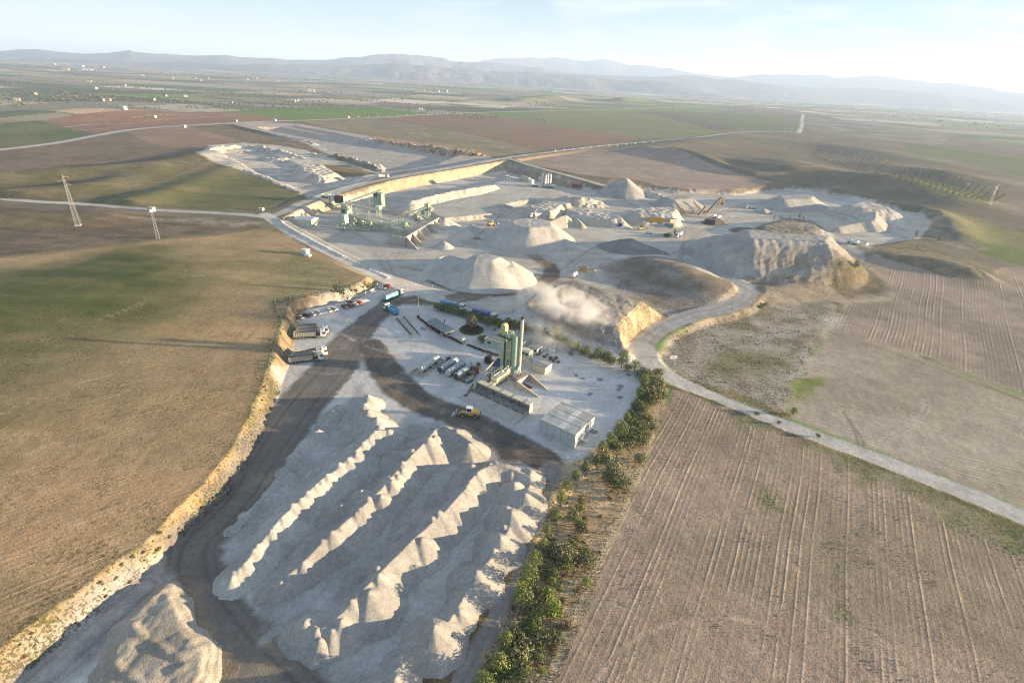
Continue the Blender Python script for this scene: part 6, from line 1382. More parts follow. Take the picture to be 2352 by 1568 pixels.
def plant(kind, loc, s, label, cat, group=None, rz=None):
    k = _tr.randrange(len(get(kind))); e = get(kind)[k]; rz = _tr.uniform(0, 6.28) if rz is None else rz
    s = s*SCK.get(kind, 1.0)
    sc = (s*_tr.uniform(.9, 1.1), s*_tr.uniform(.9, 1.1), s*_tr.uniform(.88, 1.15))
    if not e[1]:
        o = e[0]; e[1] = True; o.location = loc; o.rotation_euler = (0, 0, rz); o.scale = sc
    else: o = dup(e[0], loc, rz, sc=sc)
    o['label'] = label; o['category'] = cat
    if group: o['group'] = group
    elif 'group' in o: del o['group']
    return o
HW = lambda s: s
# pines in a row down the track (crown centre in picture given through the foot)
row = [(1745, 85, .75), (1665, 130, .72), (1597, 192, .68), (1545, 268, .72), (1497, 360, .78), (1460, 468, .82), (1408, 570, .82), (1378, 682, .85), (1322, 785, .85), (1272, 905, 1.0), (1232, 1045, 1.15), (1130, 1345, 1.15), (1078, 1530, 1.4), (985, 1640, 1.1)]
for i, (u, v, s) in enumerate(row):
    nm = ['topmost', 'second', 'third', 'fourth', 'fifth', 'sixth', 'seventh', 'eighth', 'ninth', 'tenth', 'eleventh', 'twelfth', 'thirteenth', 'lowest'][i]
    plant('pine', onc('B4', u, v), s, f'{nm} young pine of the row along the track, counted from the yard', 'tree', 'young pines in a row along the track')
# shrubs on the dry slope
for i, (k, u, v, s, lb) in enumerate([('shrub', 1790, 70, 1.5, 'big dark shrub at the top of the dry grass slope'), ('shrub', 1835, 150, 1.5, 'big dark shrub below the topmost one on the dry slope'), ('shrub', 1875, 240, 1.45, 'lowest of the three big dark shrubs on the dry slope'), ('shrub', 1820, 205, 1.2, 'rounded shrub wedged between two big dark ones'),
    ('shrub', 2040, 70, 1.1, 'round shrub by itself near the ploughed field edge'), ('shrub', 1520, 740, 1.5, 'large olive shrub in the middle of the slope'), ('shrub', 1450, 700, .9, 'small shrub left of the large olive one on the slope'), ('shrub', 1680, 760, 1.15, 'brownish olive shrub close to the ploughed field'), ('shrub', 1650, 700, .8, 'small shrub above the brownish olive one'),
    ('lime', 1670, 900, .75, 'small lime green shrub at the edge of the ploughed field'), ('lime', 1450, 1110, 1.35, 'tall bright lime green shrub in the lower slope'), ('lime', 1570, 790, .55, 'little lime green shrub under the large olive one'), ('shrub', 1325, 960, .85, 'pale grey green shrub right beside the eleventh pine'), ('shrub', 1318, 1080, 1.1, 'grey green shrub left of the tall lime green one'),
    ('shrub', 1500, 920, .65, 'small dark round shrub above the tall lime green one'), ('shrub', 1430, 850, .8, 'small olive shrub in dead grass beside the tenth pine'), ('shrub', 1350, 1280, 1.1, 'olive shrub below the tall lime green one'), ('shrub', 1240, 1420, 1.4, 'wide dark shrub beside the thirteenth pine'), ('shrub', 1330, 1400, .9, 'round shrub right of the wide dark one'),
    ('lime', 1310, 1200, .6, 'small lime green bush under the grey green shrub'), ('shrub', 1200, 1540, 1.3, 'dark shrub at the bottom edge right of the last pine'), ('lime', 1380, 1500, .5, 'small lime green bush near the bottom edge'), ('shrub', 1460, 1290, .8, 'small shrub on the lower slope near the field'), ('shrub', 1270, 1330, .9, 'shrub filling the gap right of the twelfth pine')]):
    plant(k, onc('B4', u, v), s, lb, 'shrub', 'shrubs on the dry slope')
for i in range(46):
    t_ = _tr.random(); y = 1120+430*t_; x0 = 1300-190*t_*1.05; x1 = 1440-170*t_*1.05
    plant('dry', on(_tr.uniform(x0, x1), y), _tr.uniform(.5, 1.1), 'low dry brown bush on the grassy slope below the pines', 'bush', 'dry bushes on the slope')
# belt of trees along the right side of the yard
belt = [('pine', 612, 490, .9), ('pine', 700, 545, .85), ('shrub', 660, 530, .8), ('pine', 820, 590, .95), ('shrub', 760, 580, .9), ('shrub', 900, 605, 1.2), ('shrub', 965, 640, 1.1), ('pine', 1075, 680, 1.2), ('shrub', 1140, 700, .9), ('pine', 1208, 725, .95), ('shrub', 1260, 760, 1.2), ('shrub', 1320, 790, 1.5), ('shrub', 1380, 800, 1.2), ('shrub', 1455, 765, 1.2),
        ('pine', 1305, 890, 1.0), ('shrub', 1360, 880, 1.6), ('shrub', 1430, 900, 1.7), ('shrub', 1420, 960, 1.6), ('shrub', 1340, 960, 1.5), ('pine', 1265, 1010, .9), ('shrub', 1330, 1040, 1.5), ('shrub', 1400, 1060, 1.7), ('shrub', 1490, 1000, .9), ('shrub', 1240, 1110, 1.0), ('shrub', 1290, 1100, 1.1), ('pine', 1128, 1240, .8), ('shrub', 1170, 1160, .6), ('shrub', 1200, 1270, .9),
        ('shrub', 1220, 1330, 1.0), ('shrub', 1340, 1250, 1.1), ('shrub', 1390, 1330, .8), ('shrub', 1310, 1330, 1.0), ('pine', 1045, 1430, 1.3), ('shrub', 1170, 1440, 1.5), ('shrub', 1290, 1420, 1.2), ('shrub', 1300, 1480, .9), ('pine', 955, 1500, .85), ('shrub', 1060, 1545, 1.2), ('pine', 870, 1575, .85), ('shrub', 1150, 1520, 1.1), ('shrub', 1230, 1500, .9)]
plc = ['by the two white cabins', 'above the pale yard', 'at the bend of the yard edge', 'facing the pale road', 'beside the damp patches', 'above the dry slope', 'near the warehouse']
for i, (k, u, v, s) in enumerate(belt):
    w_ = plc[0] if u < 720 else plc[1] if u < 1000 and v < 700 else plc[2] if v < 770 else plc[4] if v < 1000 else plc[5] if v < 1200 else plc[6]
    col_ = 'dark rounded evergreen' if k == 'shrub' else 'pointed young pine'
    plant(k, onc('K2', u, v), s, f'{col_} {w_}, {ordw(i+1)} down the yard belt', 'tree' if k == 'pine' else 'shrub', 'trees in the belt round the yard')
for i in range(26):
    t_ = (i+.5)/26; y = 1150+430*t_; x = 1345-205*t_*1.02+_tr.uniform(-12, 32)*(1-.2*t_)
    plant(('shrub', 'hedge', 'shrub', 'lime', 'hedge')[i % 5], on(x, y), _tr.uniform(.5, 1.0), f'{"lime green" if i % 5 == 3 else "olive green"} filler shrub among the taller ones of the slope, {ordw(i+1)} downhill', 'shrub', 'filler shrubs on the slope')
for i in range(26):
    t_ = i/25; u = 1330-330*t_**1.3+_tr.uniform(-40, 70); v = 830+700*t_+_tr.uniform(-20, 20)
    plant('hedge' if i % 2 else 'shrub', onc('K2', u+45, v), _tr.uniform(.6, .95), f'low green undergrowth shrub in the yard belt, {ordw(i+1)} downhill', 'shrub', 'undergrowth of the yard belt')
# clipped hedge behind the roundabout and its smoky right end
hp = smooth_line(A([on(*px('K1', u, v)) for u, v in ((540, 85), (700, 115), (880, 170), (1000, 205), (1180, 250), (1320, 300), (1480, 340), (1640, 350), (1790, 375))]), 8)
ss_ = np.concatenate([[0], np.cumsum(np.hypot(*(np.diff(hp[:, :2], axis=0)).T))]); n = 30
for i in range(n):
    t_ = ss_[-1]*i/(n-1); x = np.interp(t_, ss_, hp[:, 0])+_tr.uniform(-.4, .4); y = np.interp(t_, ss_, hp[:, 1])+_tr.uniform(-.5, .5)
    plant('hedge', at(x, y), _tr.uniform(.82, 1.1), 'green shrub grown together with others in the long hedge behind the round bed', 'hedge shrub', 'shrubs of the long hedge')
for i, (u, v, s, k) in enumerate(((60, 290, .9, 'hedge'), (150, 320, 1.0, 'hedge'), (190, 345, 1.1, 'hedge'), (255, 350, .95, 'pine'), (300, 375, 1.1, 'hedge'), (360, 390, 1.15, 'pine'), (400, 405, 1.1, 'hedge'), (460, 425, 1.0, 'hedge'), (530, 460, .9, 'hedge'), (570, 485, .9, 'hedge'))):
    plant(k, onc('K2', u, v), s, f'{"pointed" if k == "pine" else "bushy"} tree veiled by steam, {ordw(i+1)} from the stack', 'tree', 'trees behind the steam')
# red hedge
for seg in (((260, 195), (340, 260), (430, 340), (540, 415), (640, 460), (760, 510), (890, 575)), ((985, 605), (1100, 645), (1220, 695), (1330, 725), (1450, 765))):
    P = A([on(*px('K1', u, v)) for u, v in seg]); s_ = np.concatenate([[0], np.cumsum(np.hypot(*(np.diff(P[:, :2], axis=0)).T))]); n = int(s_[-1]/1.05)
    for i in range(n):
        t_ = s_[-1]*i/(n-1); x = np.interp(t_, s_, P[:, 0]); y = np.interp(t_, s_, P[:, 1])
        plant('red', at(x, y), _tr.uniform(.9, 1.15), 'reddish clipped shrub in the low hedge along the weighbridge lane', 'hedge shrub', 'shrubs of the red hedge')
# round bed with the holm oak
c = onc('K1', 1040, 385); c.z = zat(c.x, c.y)
t = thing('round_bed', 'round planted bed with a pale kerb and dark low hedge ring', 'planter', c); MB().ring((0, 0, 0), 5.6, .3, 40, 0, .35).obj('kerb', M_CREAM, t)
g = np.random.default_rng(3); bl = [(4.6*math.cos(a), 4.6*math.sin(a), .5, .75, .75, .5) for a in np.linspace(0, 6.28, 30)]
crown_obj('hedge_ring', leaves(bl, 2600, .17, 5), L_DARK, t); bl = [(2.2*math.cos(a), 2.2*math.sin(a), .3, 1.5, 1.5, .3) for a in np.linspace(0, 6.28, 9)]
crown_obj('planting', leaves(bl, 1200, .2, 6), L_RED, t); MB().tube((0, 0, 0), (0, 0, .12), 5.3, n=36).obj('soil', mat('bed_soil', (.10, .08, .06), .95), t)
t = thing('holm_oak', 'broad grey green tree standing in the round bed', 'tree', c+Vector((0, .4, .1)))
g = np.random.default_rng(8); bl = []
for k in range(20):
    a = k*2.4; f = k/19; z = 2.2+4.2*f; rr = 2.0*math.sin(math.pi*(.25+.62*f)); bl.append((math.cos(a)*rr, math.sin(a)*rr, z, g.uniform(.7, 1.15), g.uniform(.7, 1.15), g.uniform(.6, .9)))
crown_obj('crown', leaves(bl, 5200, .15, 9), L_HOLM, t)
tb = MB().tube((0, 0, -.2), (0, 0, 2.4), .32, .22, n=9)
for q in bl[::2]: tb.tube((0, 0, min(q[2]-1, 3.2)), q[:3], .12, .03, n=5, caps=False)
tb.obj('trunk', M_BARK, t)
for i, (pts, n) in enumerate((([(40, 1505), (100, 1450), (200, 1374), (300, 1298), (400, 1222), (470, 1168), (522, 1126), (548, 1075)], 46), ([(560, 1040), (582, 965), (604, 885), (628, 802), (646, 742), (632, 692), (700, 680), (780, 669), (845, 652)], 64))):
    P = A(hits(pts)); s_ = np.concatenate([[0], np.cumsum(np.hypot(*(np.diff(P[:, :2], axis=0)).T))])
    for k in range(n):
        t_ = s_[-1]*_tr.random(); x = np.interp(t_, s_, P[:, 0])+_tr.uniform(-.6, 1.5); y = np.interp(t_, s_, P[:, 1])+_tr.uniform(-.8, .8)
        plant('dry' if k % 3 else 'shrub', at(x, y), _tr.uniform(.25, .6) if k % 3 else _tr.uniform(.12, .28), 'low scrubby clump on the lip of the left bank above the haul track' if i == 0 else 'low scrubby clump on the lip of the bright cut bank round the lorries', 'bush', ('clumps on the lip of the left bank', 'clumps on the lip of the cut bank')[i])
# small garden by the entrance
for i, (u, v, s) in enumerate(((1048, 280, .95), (1100, 285, 1.0), (1155, 310, 1.15), (1205, 325, 1.05), (1070, 268, .8))):
    plant('cyp', onc('K7', u, v), s, f'{["leftmost", "second", "fourth", "rightmost", "short"][i]} narrow dark cypress of the group above the cut bank', 'tree', 'cypresses above the cut bank')
for (u, v, s, k, lb) in ((1300, 262, .9, 'small', 'thin bare tree in the garden right of the cypresses'), (1400, 320, .8, 'small', 'small rounded tree in the garden above the parapet'), (1330, 310, .6, 'small', 'low tree between the thin tree and the cypresses'), (1590, 265, .85, 'willow', 'yellowish tree at the corner of the garden by the car loop'), (1500, 250, .5, 'small', 'little shrub left of the yellowish corner tree')):
    plant(k, onc('K7', u, v), s, lb, 'tree', 'garden trees by the entrance')
for (c_, u, v, s, k, lb) in (('K5', 950, 960, .9, 'willow', 'tall pale yellow willow bush beside the white lorry'), ('K5', 850, 1010, 1.0, 'hedge', 'dark bush at the foot of the yellow willow'), ('K5', 800, 1000, .9, 'hedge', 'dark bush left of the yellow willow'), ('K5', 1840, 680, .6, 'cyp', 'lone dark shrub on the works floor right of the grey boxes'),
                           ('K6', 425, 500, .8, 'willow', 'yellow green bush at the left end of the brown bank'), ('K6', 505, 475, .5, 'willow', 'thin pale bush second from the left on the brown bank'), ('K6', 603, 475, .55, 'willow', 'small yellow green bush near the middle of the brown bank'), ('K6', 710, 480, 1.0, 'willow', 'tallest pale bush on the brown bank'),
                           ('K6', 755, 495, .7, 'willow', 'yellow green bush right of the tallest pale one'), ('K6', 1350, 1040, 1.3, 'lime', 'bright green round bush at the right foot of the grey plateau'), ('K6', 2030, 690, 1.0, 'willow', 'yellow bush on the right rim of the works'), ('K6', 2290, 730, .9, 'lime', 'green bush beyond the right rim, near the fields'),
                           ('K6', 2040, 820, .6, 'willow', 'small yellow green bush on the brown slope at right'), ('K6', 1160, 195, .7, 'small', 'small pale tree on the shaded hill side'), ('K6', 885, 195, .6, 'small', 'dark small tree at the edge of the bright green strip'),
                           ('M5', 770, 1300, .8, 'lime', 'green bush by the road below the bright grass patch'), ('M5', 525, 1305, .5, 'shrub', 'small round bush on the near road verge'), ('M5', 675, 1365, .4, 'shrub', 'tiny bush further down the near road verge'), ('M5', 940, 1455, .45, 'shrub', 'lone small bush on the verge right of the tiny one'),
                           ('M5', 580, 560, .8, 'shrub', 'round grey bush in the scrub below the road bend'), ('M5', 555, 575, .7, 'shrub', 'round grey bush left of its twin below the road bend'), ('K9', 480, 650, .9, 'hedge', 'dark bush at the left corner of the office'), ('K9', 755, 400, .6, 'cyp', 'narrow dark shrub behind the office'),
                           ('K1', 1670, 250, .7, 'dry', 'bare reddish sapling behind the long hedge')):
    plant(k, onc(c_, u, v), s, lb, 'bush')
for (u, v, s) in ((2030, 720, 1), (2100, 770, .9), (2180, 800, 1.1), (2230, 830, 1), (1990, 740, .8), (2260, 790, .9), (2290, 850, .8), (2140, 740, .7)):
    plant('dry', onc('K1', u, v), s*1.1, 'low scraggy weed clump in the patch below the white cabins', 'bush', 'weeds below the white cabins')
# scrub beside the road bend and along the works
_sg = random.Random(5)
for i in range(60):
    x = _sg.uniform(1550, 1860); y = _sg.uniform(700, 880)
    if y > 700+(x-1500)*.0+190-(x-1550)*.05: continue
    plant('dry', on(x, y), _sg.uniform(.25, .55), 'low brown scrub clump between the road bend and the fields', 'bush', 'scrub by the road bend')
# tufts of dry grass over the slope: one mass
g = np.random.default_rng(77); VV = []
for i in range(2600):
    t_ = g.uniform(); y = 1075+500*t_; x = g.uniform(1320-195*t_, 1475-195*t_); VV.append((x, y))
HTS = hits(VV); c = HTS; n = len(c); ang_ = g.uniform(0, 6.28, n); hgt_ = g.uniform(.15, .45, n); w_ = g.uniform(.08, .22, n); dx = np.cos(ang_)*w_; dy = np.sin(ang_)*w_
V = np.stack([c+np.stack([-dx, -dy, -.03+0*dx], 1), c+np.stack([dx, dy, -.03+0*dx], 1), c+np.stack([dy, -dx, hgt_], 1)], 1).reshape(-1, 3)
o = crown_obj('dry_grass', V, L_DRY); o['kind'] = 'stuff'; o['label'] = 'tufts of dry grass over the slope'
g = np.random.default_rng(78)
def scatter(name, label, quad, n, m, s0, s1, cl, sc):
    u = g.uniform(0, 1, n*3); v = g.uniform(0, 1, n*3); q = A([G(x, y, -1 if x > 1200 else 5) for x, y in quad])
    X = (1-u)*(1-v)*q[0, 0]+u*(1-v)*q[1, 0]+u*v*q[2, 0]+(1-u)*v*q[3, 0]; Y = (1-u)*(1-v)*q[0, 1]+u*(1-v)*q[1, 1]+u*v*q[2, 1]+(1-u)*v*q[3, 1]
    k = fbm(X, Y, sc, 4, 9); i = np.where(k > cl)[0][:n]; X, Y = X[i], Y[i]; n = len(X); Z = height(X, Y); a = g.uniform(0, 6.28, n); s = g.uniform(s0, s1, n)
    dx = np.cos(a)*s; dy = np.sin(a)*s; B = np.stack([X, Y, Z], 1); O = 0*s
    P = [B+np.stack([dx, dy, O-.04], 1), B+np.stack([-dy, dx, O-.04], 1), B+np.stack([-dx*.8, -dy, O-.04], 1), B+np.stack([dx*.2, dy*.2, s*.75], 1)]
    V = np.stack([P[0], P[1], P[3], P[1], P[2], P[3], P[2], P[0], P[3]], 1).reshape(-1, 3)
    o = crown_obj(name, V, m); o['kind'] = 'stuff'; o['label'] = label
FQ = [(1560, 912), (2352, 1225), (2352, 1640), (1300, 1560)]
scatter('field_weeds', 'green weeds growing in patches on the ploughed field', FQ, 3200, leafmat('weed_green', (.10, .135, .04), (.16, .17, .07)), .07, .22, .60, 16)
scatter('soil_clods', 'brown clods of earth on the ploughed field', FQ, 6500, mat('clod', (.24, .175, .125), .95, c2=(.34, .26, .19)), .05, .15, .40, 30)
scatter('stubble', 'tufts of stubble and weeds over the left field', [(0, 700), (560, 640), (520, 1090), (-100, 1500)], 9000, mat('stubble', (.34, .25, .13), .95, c2=(.13, .13, .05)), .05, .15, .42, 25)
print('plants', round(time.time()-T0, 1))
# ------------------------------------------------------------------ crushing and screening plant
def P3(c, u, v, z=0.0):
    """point above the works floor at height z over level 0"""
    return Vector((*G(*px(c, u, v), z), z))
M_CGREEN = mat('plant_green', (.26, .40, .27), .55, c2=(.33, .40, .30), sc=.7); M_CPALE = mat('plant_pale_green', (.46, .55, .42), .6, c2=(.38, .43, .34), sc=.6)
M_BELT = mat('rubber_belt', (.13, .13, .125), .8, c2=(.22, .21, .19))
def conveyor(label, a, b, w=1.3, m=M_CPALE, legs=3, group='belt conveyors of the screening plant', name='belt_conveyor', depth=.9, walk=True):
    """truss conveyor from a to b (world points)"""
    a, b = Vector(a), Vector(b); base = Vector((a.x, a.y, zat(a.x, a.y))); t = thing(name, label, 'conveyor', base, 0, group); a0, b0 = a-base, b-base
    d = (b0-a0); L_ = d.length; d.normalize(); s = d.cross(Vector((0, 0, 1))).normalized(); up = s.cross(d)
    MB().beam(a0, b0, w*.8, .12).obj('belt', M_BELT, t)
    f = MB()
    for q in (-1, 1):
        f.beam(a0+s*q*w/2, b0+s*q*w/2, .16, .16); f.beam(a0+s*q*w/2-up*depth, b0+s*q*w/2-up*depth, .14, .14)
        n = max(3, int(L_/2.2))
        for k in range(n):
            p = a0+d*L_*k/n+s*q*w/2; r = a0+d*L_*(k+1)/n+s*q*w/2
            f.beam(p-up*depth, r if k % 2 else p, .09); f.beam(p if k % 2 else p-up*depth, r-up*depth if k % 2 else r, .09)
    f.obj('truss', m, t)
    if walk:
        g = MB(); g.beam(a0+s*(w/2+.45), b0+s*(w/2+.45), .7, .06)
        for hh in (.55, 1.05): g.beam(a0+s*(w/2+.8)+up*hh, b0+s*(w/2+.8)+up*hh, .06)
        for k in range(int(L_/2)+1): p = a0+d*min(L_, k*2)+s*(w/2+.8); g.beam(p, p+up*1.05, .06)
        g.obj('walkway', m, t)
    MB().tube(b0-s*w*.55, b0+s*w*.55, .35, n=10).tube(a0-s*w*.55, a0+s*w*.55, .3, n=10).obj('drum', M_DARK, t)
    for k in range(legs):
        p = a0+d*L_*(k+.8)/(legs+.4); g = MB(); zg = -base.z+zat(base.x+p.x, base.y+p.y)
        for q in (-1, 1): g.beam(p+s*q*w/2-up*depth, Vector(((p+s*q*w*.8).x, (p+s*q*w*.8).y, zg)), .2)
        z_ = p.z-depth
        if z_-zg > 2: g.beam(p+s*w*.6+Vector((0, 0, -(z_-zg)*.6-depth)), p-s*w*.6+Vector((0, 0, -(z_-zg)*.25-depth)), .1)
        g.obj('leg', m, t)
    return t
conveyor('long dark topped conveyor climbing to the tall dark green tower', P3('K3', 690, 345, 3), P3('K3', 1225, 155, 15), 1.4, M_CGREEN, 2)
conveyor('pale green conveyor from the left screen tower to the white control box', P3('K3', 830, 300, 11), P3('K3', 1180, 375, 8.5), 1.6, M_CPALE, 2)
conveyor('upper of two long parallel conveyors crossing to the storage bays', P3('K3', 930, 390, 8), P3('K3', 1400, 530, 4.5), 1.5, M_CPALE, 3)
conveyor('lower of two long parallel conveyors crossing to the storage bays', P3('K3', 880, 430, 6.5), P3('K3', 1500, 605, 5.5), 1.5, M_CPALE, 4)
conveyor('pale conveyor rising to the sand tower above the far end of the bays', P3('K3', 1330, 500, 4), P3('K3', 1745, 345, 13), 1.5, M_CPALE, 3)
conveyor('conveyor just below the rising one, ending at the middle hopper', P3('K3', 1130, 595, 1.5), P3('K3', 1470, 510, 7), 1.3, M_CPALE, 2)
conveyor('short distribution conveyor over the near storage bays', P3('K3', 1500, 500, 9), P3('K3', 1650, 545, 8), 1.4, M_CPALE, 1)
conveyor('short distribution conveyor over the far storage bays', P3('K3', 1640, 425, 10.5), P3('K3', 1790, 475, 9), 1.4, M_CPALE, 1)
conveyor('low curved end conveyor in front of the left screen tower', P3('K3', 930, 600, 1.2), P3('K3', 1120, 575, 3), 1.2, M_CGREEN, 2)
def tower(label, p, rz, sx, sy, h, legs, boxes, m=M_CPALE, cat='tower', name='screen_tower', group='steel towers of the screening plant', plats=(), dirty=True):
    t = thing(name, label, cat, p, rz, group); f = MB()
    for x in (-sx/2, sx/2):
        for y in (-sy/2, sy/2): f.box(x-.13, y-.13, 0, x+.13, y+.13, h)
    z = 0
    while z < h-1:
        z1 = min(h, z+legs)
        for y in (-sy/2, sy/2): f.beam((-sx/2, y, z1), (sx/2, y, z1), .16); f.beam((-sx/2, y, z), (sx/2, y, z1), .1)
        for x in (-sx/2, sx/2): f.beam((x, -sy/2, z1), (x, sy/2, z1), .16); f.beam((x, -sy/2, z1), (x, sy/2, z), .1)
        z = z1
    f.obj('frame', m, t)
    for (x0, y0, z0, x1, y1, z1, nm, mm) in boxes: MB().box(x0, y0, z0, x1, y1, z1).obj(nm, mm, t)
    for z in plats: rail(MB().box(-sx/2-.7, -sy/2-.7, z, sx/2+.7, sy/2+.7, z+.08), [(-sx/2-.7, -sy/2-.7), (sx/2+.7, -sy/2-.7), (sx/2+.7, sy/2+.7), (-sx/2-.7, sy/2+.7), (-sx/2-.7, -sy/2-.7)], z+.08, w=.07).obj('walkway', m, t)
    return t
p = at(-110.2, 415.2)
tower('tall dark green surge tower with an open black mouth', p, R(-12), 6.5, 5.5, 14.5, 4, [(-3.2, -2.7, 4, 3.2, 2.7, 11.5, 'bin', M_CGREEN), (-3.0, -2.78, 11.5, -.2, 2.5, 14.2, 'open_mouth', M_DARK), (.0, -2.7, 11.5, 3.2, 2.7, 14.6, 'side_hood', M_CGREEN)], M_CGREEN, plats=(3.6,))
tw = bpy.context.scene.objects.get('screen_tower')
for z in (5.5, 7.5, 9.5): MB().box(3.2, -2.9, z, 3.9, 2.9, z+.15).box(-3.3, -2.85, z, 3.3, -2.71, z+.12).obj('ledge', M_CPALE, tw)
p = P3('K3', 1210, 470); p.z = zat(p.x, p.y)
tower('slender tower carrying a white control box between two conveyors', p, R(-12), 2.6, 2.6, 6.4, 3.2, [(-1.7, -1.6, 6.4, 1.7, 1.6, 9.0, 'control_box', M_WHITE)], M_CPALE, plats=(6.2,))
p = P3('K3', 850, 470); p.z = zat(p.x, p.y)
tower('left screen tower with stacked pale screens and a dark side', p, R(-25), 5.5, 5.0, 10.5, 3.5, [(-2.6, -2.4, 6.6, 1.8, 2.2, 9.2, 'screen', M_CPALE), (-2.7, -2.5, 3.8, -.2, 2.0, 6.2, 'chute', M_DARK), (.2, -2.2, 2.6, 2.5, 2.2, 6.0, 'screen', M_CPALE)], M_CPALE, plats=(3.4, 6.3, 9.4))
p = P3('K3', 820, 610); p.z = zat(p.x, p.y)
tower('green feed hopper tower with a wedge shaped bin, nearest the grey hall', p, R(-20), 4.6, 4.0, 8.8, 3.4, [(-2.4, -2.1, 3.4, .2, 2.0, 10.2, 'bin', M_CGREEN), (.2, -2.1, 5.0, 2.6, 2.0, 10.8, 'bin_hood', M_CPALE)], M_CGREEN, plats=(3.0,))
for i, (u, v, h, lb) in enumerate(((1500, 650, 8.5, 'nearest pale hopper tower above the storage bays'), (1640, 565, 9.5, 'middle pale hopper tower above the storage bays'), (1760, 485, 12, 'furthest and tallest pale hopper tower above the storage bays'))):
    p = P3('K3', u, v); p.z = zat(p.x, p.y)
    t = tower(lb, p, R(-20), 3.0, 3.0, h, 3.2, [(-1.3, -1.3, h-3.4, 1.4, 1.4, h-.4, 'screen', M_CPALE), (1.5, -1.2, h-5.4, 3.6, 1.3, h-3.2, 'hopper', M_CREAM), (-1.2, -1.2, h-6.0, 1.2, 1.2, h-4.4, 'chute', M_CGREEN)], M_CPALE, plats=(h-4.0,))
    MB().beam((1.5, 0, h-1.5), (5.2, 0, h-4.2), .9, .5).obj('discharge_chute', M_CPALE, t)
p = P3('K3', 1000, 560); p.z = zat(p.x, p.y)
t = thing('cone_crusher', 'tangle of crushers, chutes and steel frames under the parallel conveyors', 'crusher', p, R(-15)); rr = random.Random(11)
b = MB()
for k in range(9): x = rr.uniform(-9, 12); y = rr.uniform(-5, 6); b.cbox(x, y, rr.uniform(0, 1.6), rr.uniform(1.2, 2.8), rr.uniform(1.2, 2.4), rr.uniform(1.2, 3.0))
b.obj('casing', M_CPALE, t); b = MB()
for k in range(60): x = rr.uniform(-11, 13); y = rr.uniform(-6, 7); z = rr.uniform(.2, 4.5); b.beam((x, y, 0 if k % 2 else z), (x+rr.uniform(-2.5, 2.5)*(k % 2 == 0), y+rr.uniform(-2, 2)*(k % 2 == 0), z+1), .14)
b.obj('frame', M_CPALE, t)
for k in range(3): MB().tube((-5+k*6, 2, 1), (-5+k*6, 2, 3.2), 1.1, .8, n=12).obj('crusher_bowl', M_CREAM, t)
b = MB()
for k in range(40): b.cbox(rr.uniform(-10, 12), rr.uniform(-7, 7), 0, rr.uniform(.4, 1.3), rr.uniform(.4, 1.2), rr.uniform(.3, .8))
b.obj('scrap', M_CONC, t)
# first crusher in its dug out wall
p = P3('K3', 620, 370); p.z = zat(p.x, p.y)
t = thing('primary_crusher', 'primary crusher with an open dark bin set against the road bank', 'crusher', p, R(-8))
MB().box(-3.2, -1.6, 0, 3.2, -1.2, 3.2).obj('front_wall', M_CREAM, t); MB().box(-3.2, -1.2, 0, -2.8, 3.5, 6.2).box(2.8, -1.2, 0, 3.2, 3.5, 6.2).obj('side_wall', M_CPALE, t); MB().box(-2.7, -.8, 2.0, 2.7, 3.2, 4.0).obj('feed_bin', M_DARK, t); MB().box(-2.8, -1.15, 3.3, 2.8, -.9, 4.6).obj('lip_plate', M_RUST, t)
MB().box(4.0, -.6, 1.5, 7.0, 2.2, 6.0).obj('cabin', M_WALLG, t); MB().box(7.2, .2, 0, 13, 3.5, 5.5).obj('dark_bay', M_DARK, t)
# big three sided wall with sloping fins
p0 = P3('K3', 1520, 690, 6.2); p1 = P3('K3', 1888, 474, 6.2); base = Vector((p0.x, p0.y, zat(p0.x, p0.y))); rz = ang(p0, p1); Lw = math.hypot(p1.x-p0.x, p1.y-p0.y)
t = thing('bay_wall', 'long pale retaining wall with sloping fins dividing the sand bays', 'wall', base, rz); zt = 6.2-base.z
MB().box(0, 0, 0, Lw, 1.2, zt).obj('wall', M_CONC, t); MB().box(-.1, -.12, zt, Lw+.1, .5, zt+.22).obj('coping', M_CREAM, t)
MB().prism([(0, 0), (0, zt), (9, zt), (15, 0)], -1.0, 0.0).obj('end_ramp', M_CONC, t)
e = t.children[0]
for o in list(t.children):
    if o.name.startswith('end_ramp'):
        for v in o.data.vertices: x, y = v.co.x, v.co.y; v.co.x, v.co.y = y, x+.6
        o.data.flip_normals()
feet = [(1645, 835), (1715, 790), (1775, 735), (1840, 695), (1895, 650), (1955, 615), (1990, 590)]
for k, (u, v) in enumerate(feet):
    q = P3('K3', u, v, 0); s = Lw*k/6.0 if k else .2; ca, sa = math.cos(-rz), math.sin(-rz); dx, dy = q.x-base.x, q.y-base.y; lx, ly = dx*ca-dy*sa, dx*sa+dy*ca
    f = MB(); s = min(s, Lw-.2); dirv = Vector((lx-s, ly, 0)); n_ = Vector((-dirv.y, dirv.x, 0)).normalized()*.14; a = Vector((s, 0, 0)); c_ = Vector((lx, ly, 0))
    f.add([a-n_, c_-n_, a-n_+Vector((0, 0, zt)), c_-n_+Vector((0, 0, .35)), a+n_, c_+n_, a+n_+Vector((0, 0, zt)), c_+n_+Vector((0, 0, .35))], [(0, 1, 3, 2), (5, 4, 6, 7), (2, 3, 7, 6), (1, 5, 7, 3)])
    f.obj('fin', M_CONC, t); MB().beam(a+Vector((0, 0, zt+.1)), c_+Vector((0, 0, .45)), .5, .18).obj('fin_coping', M_CREAM, t)
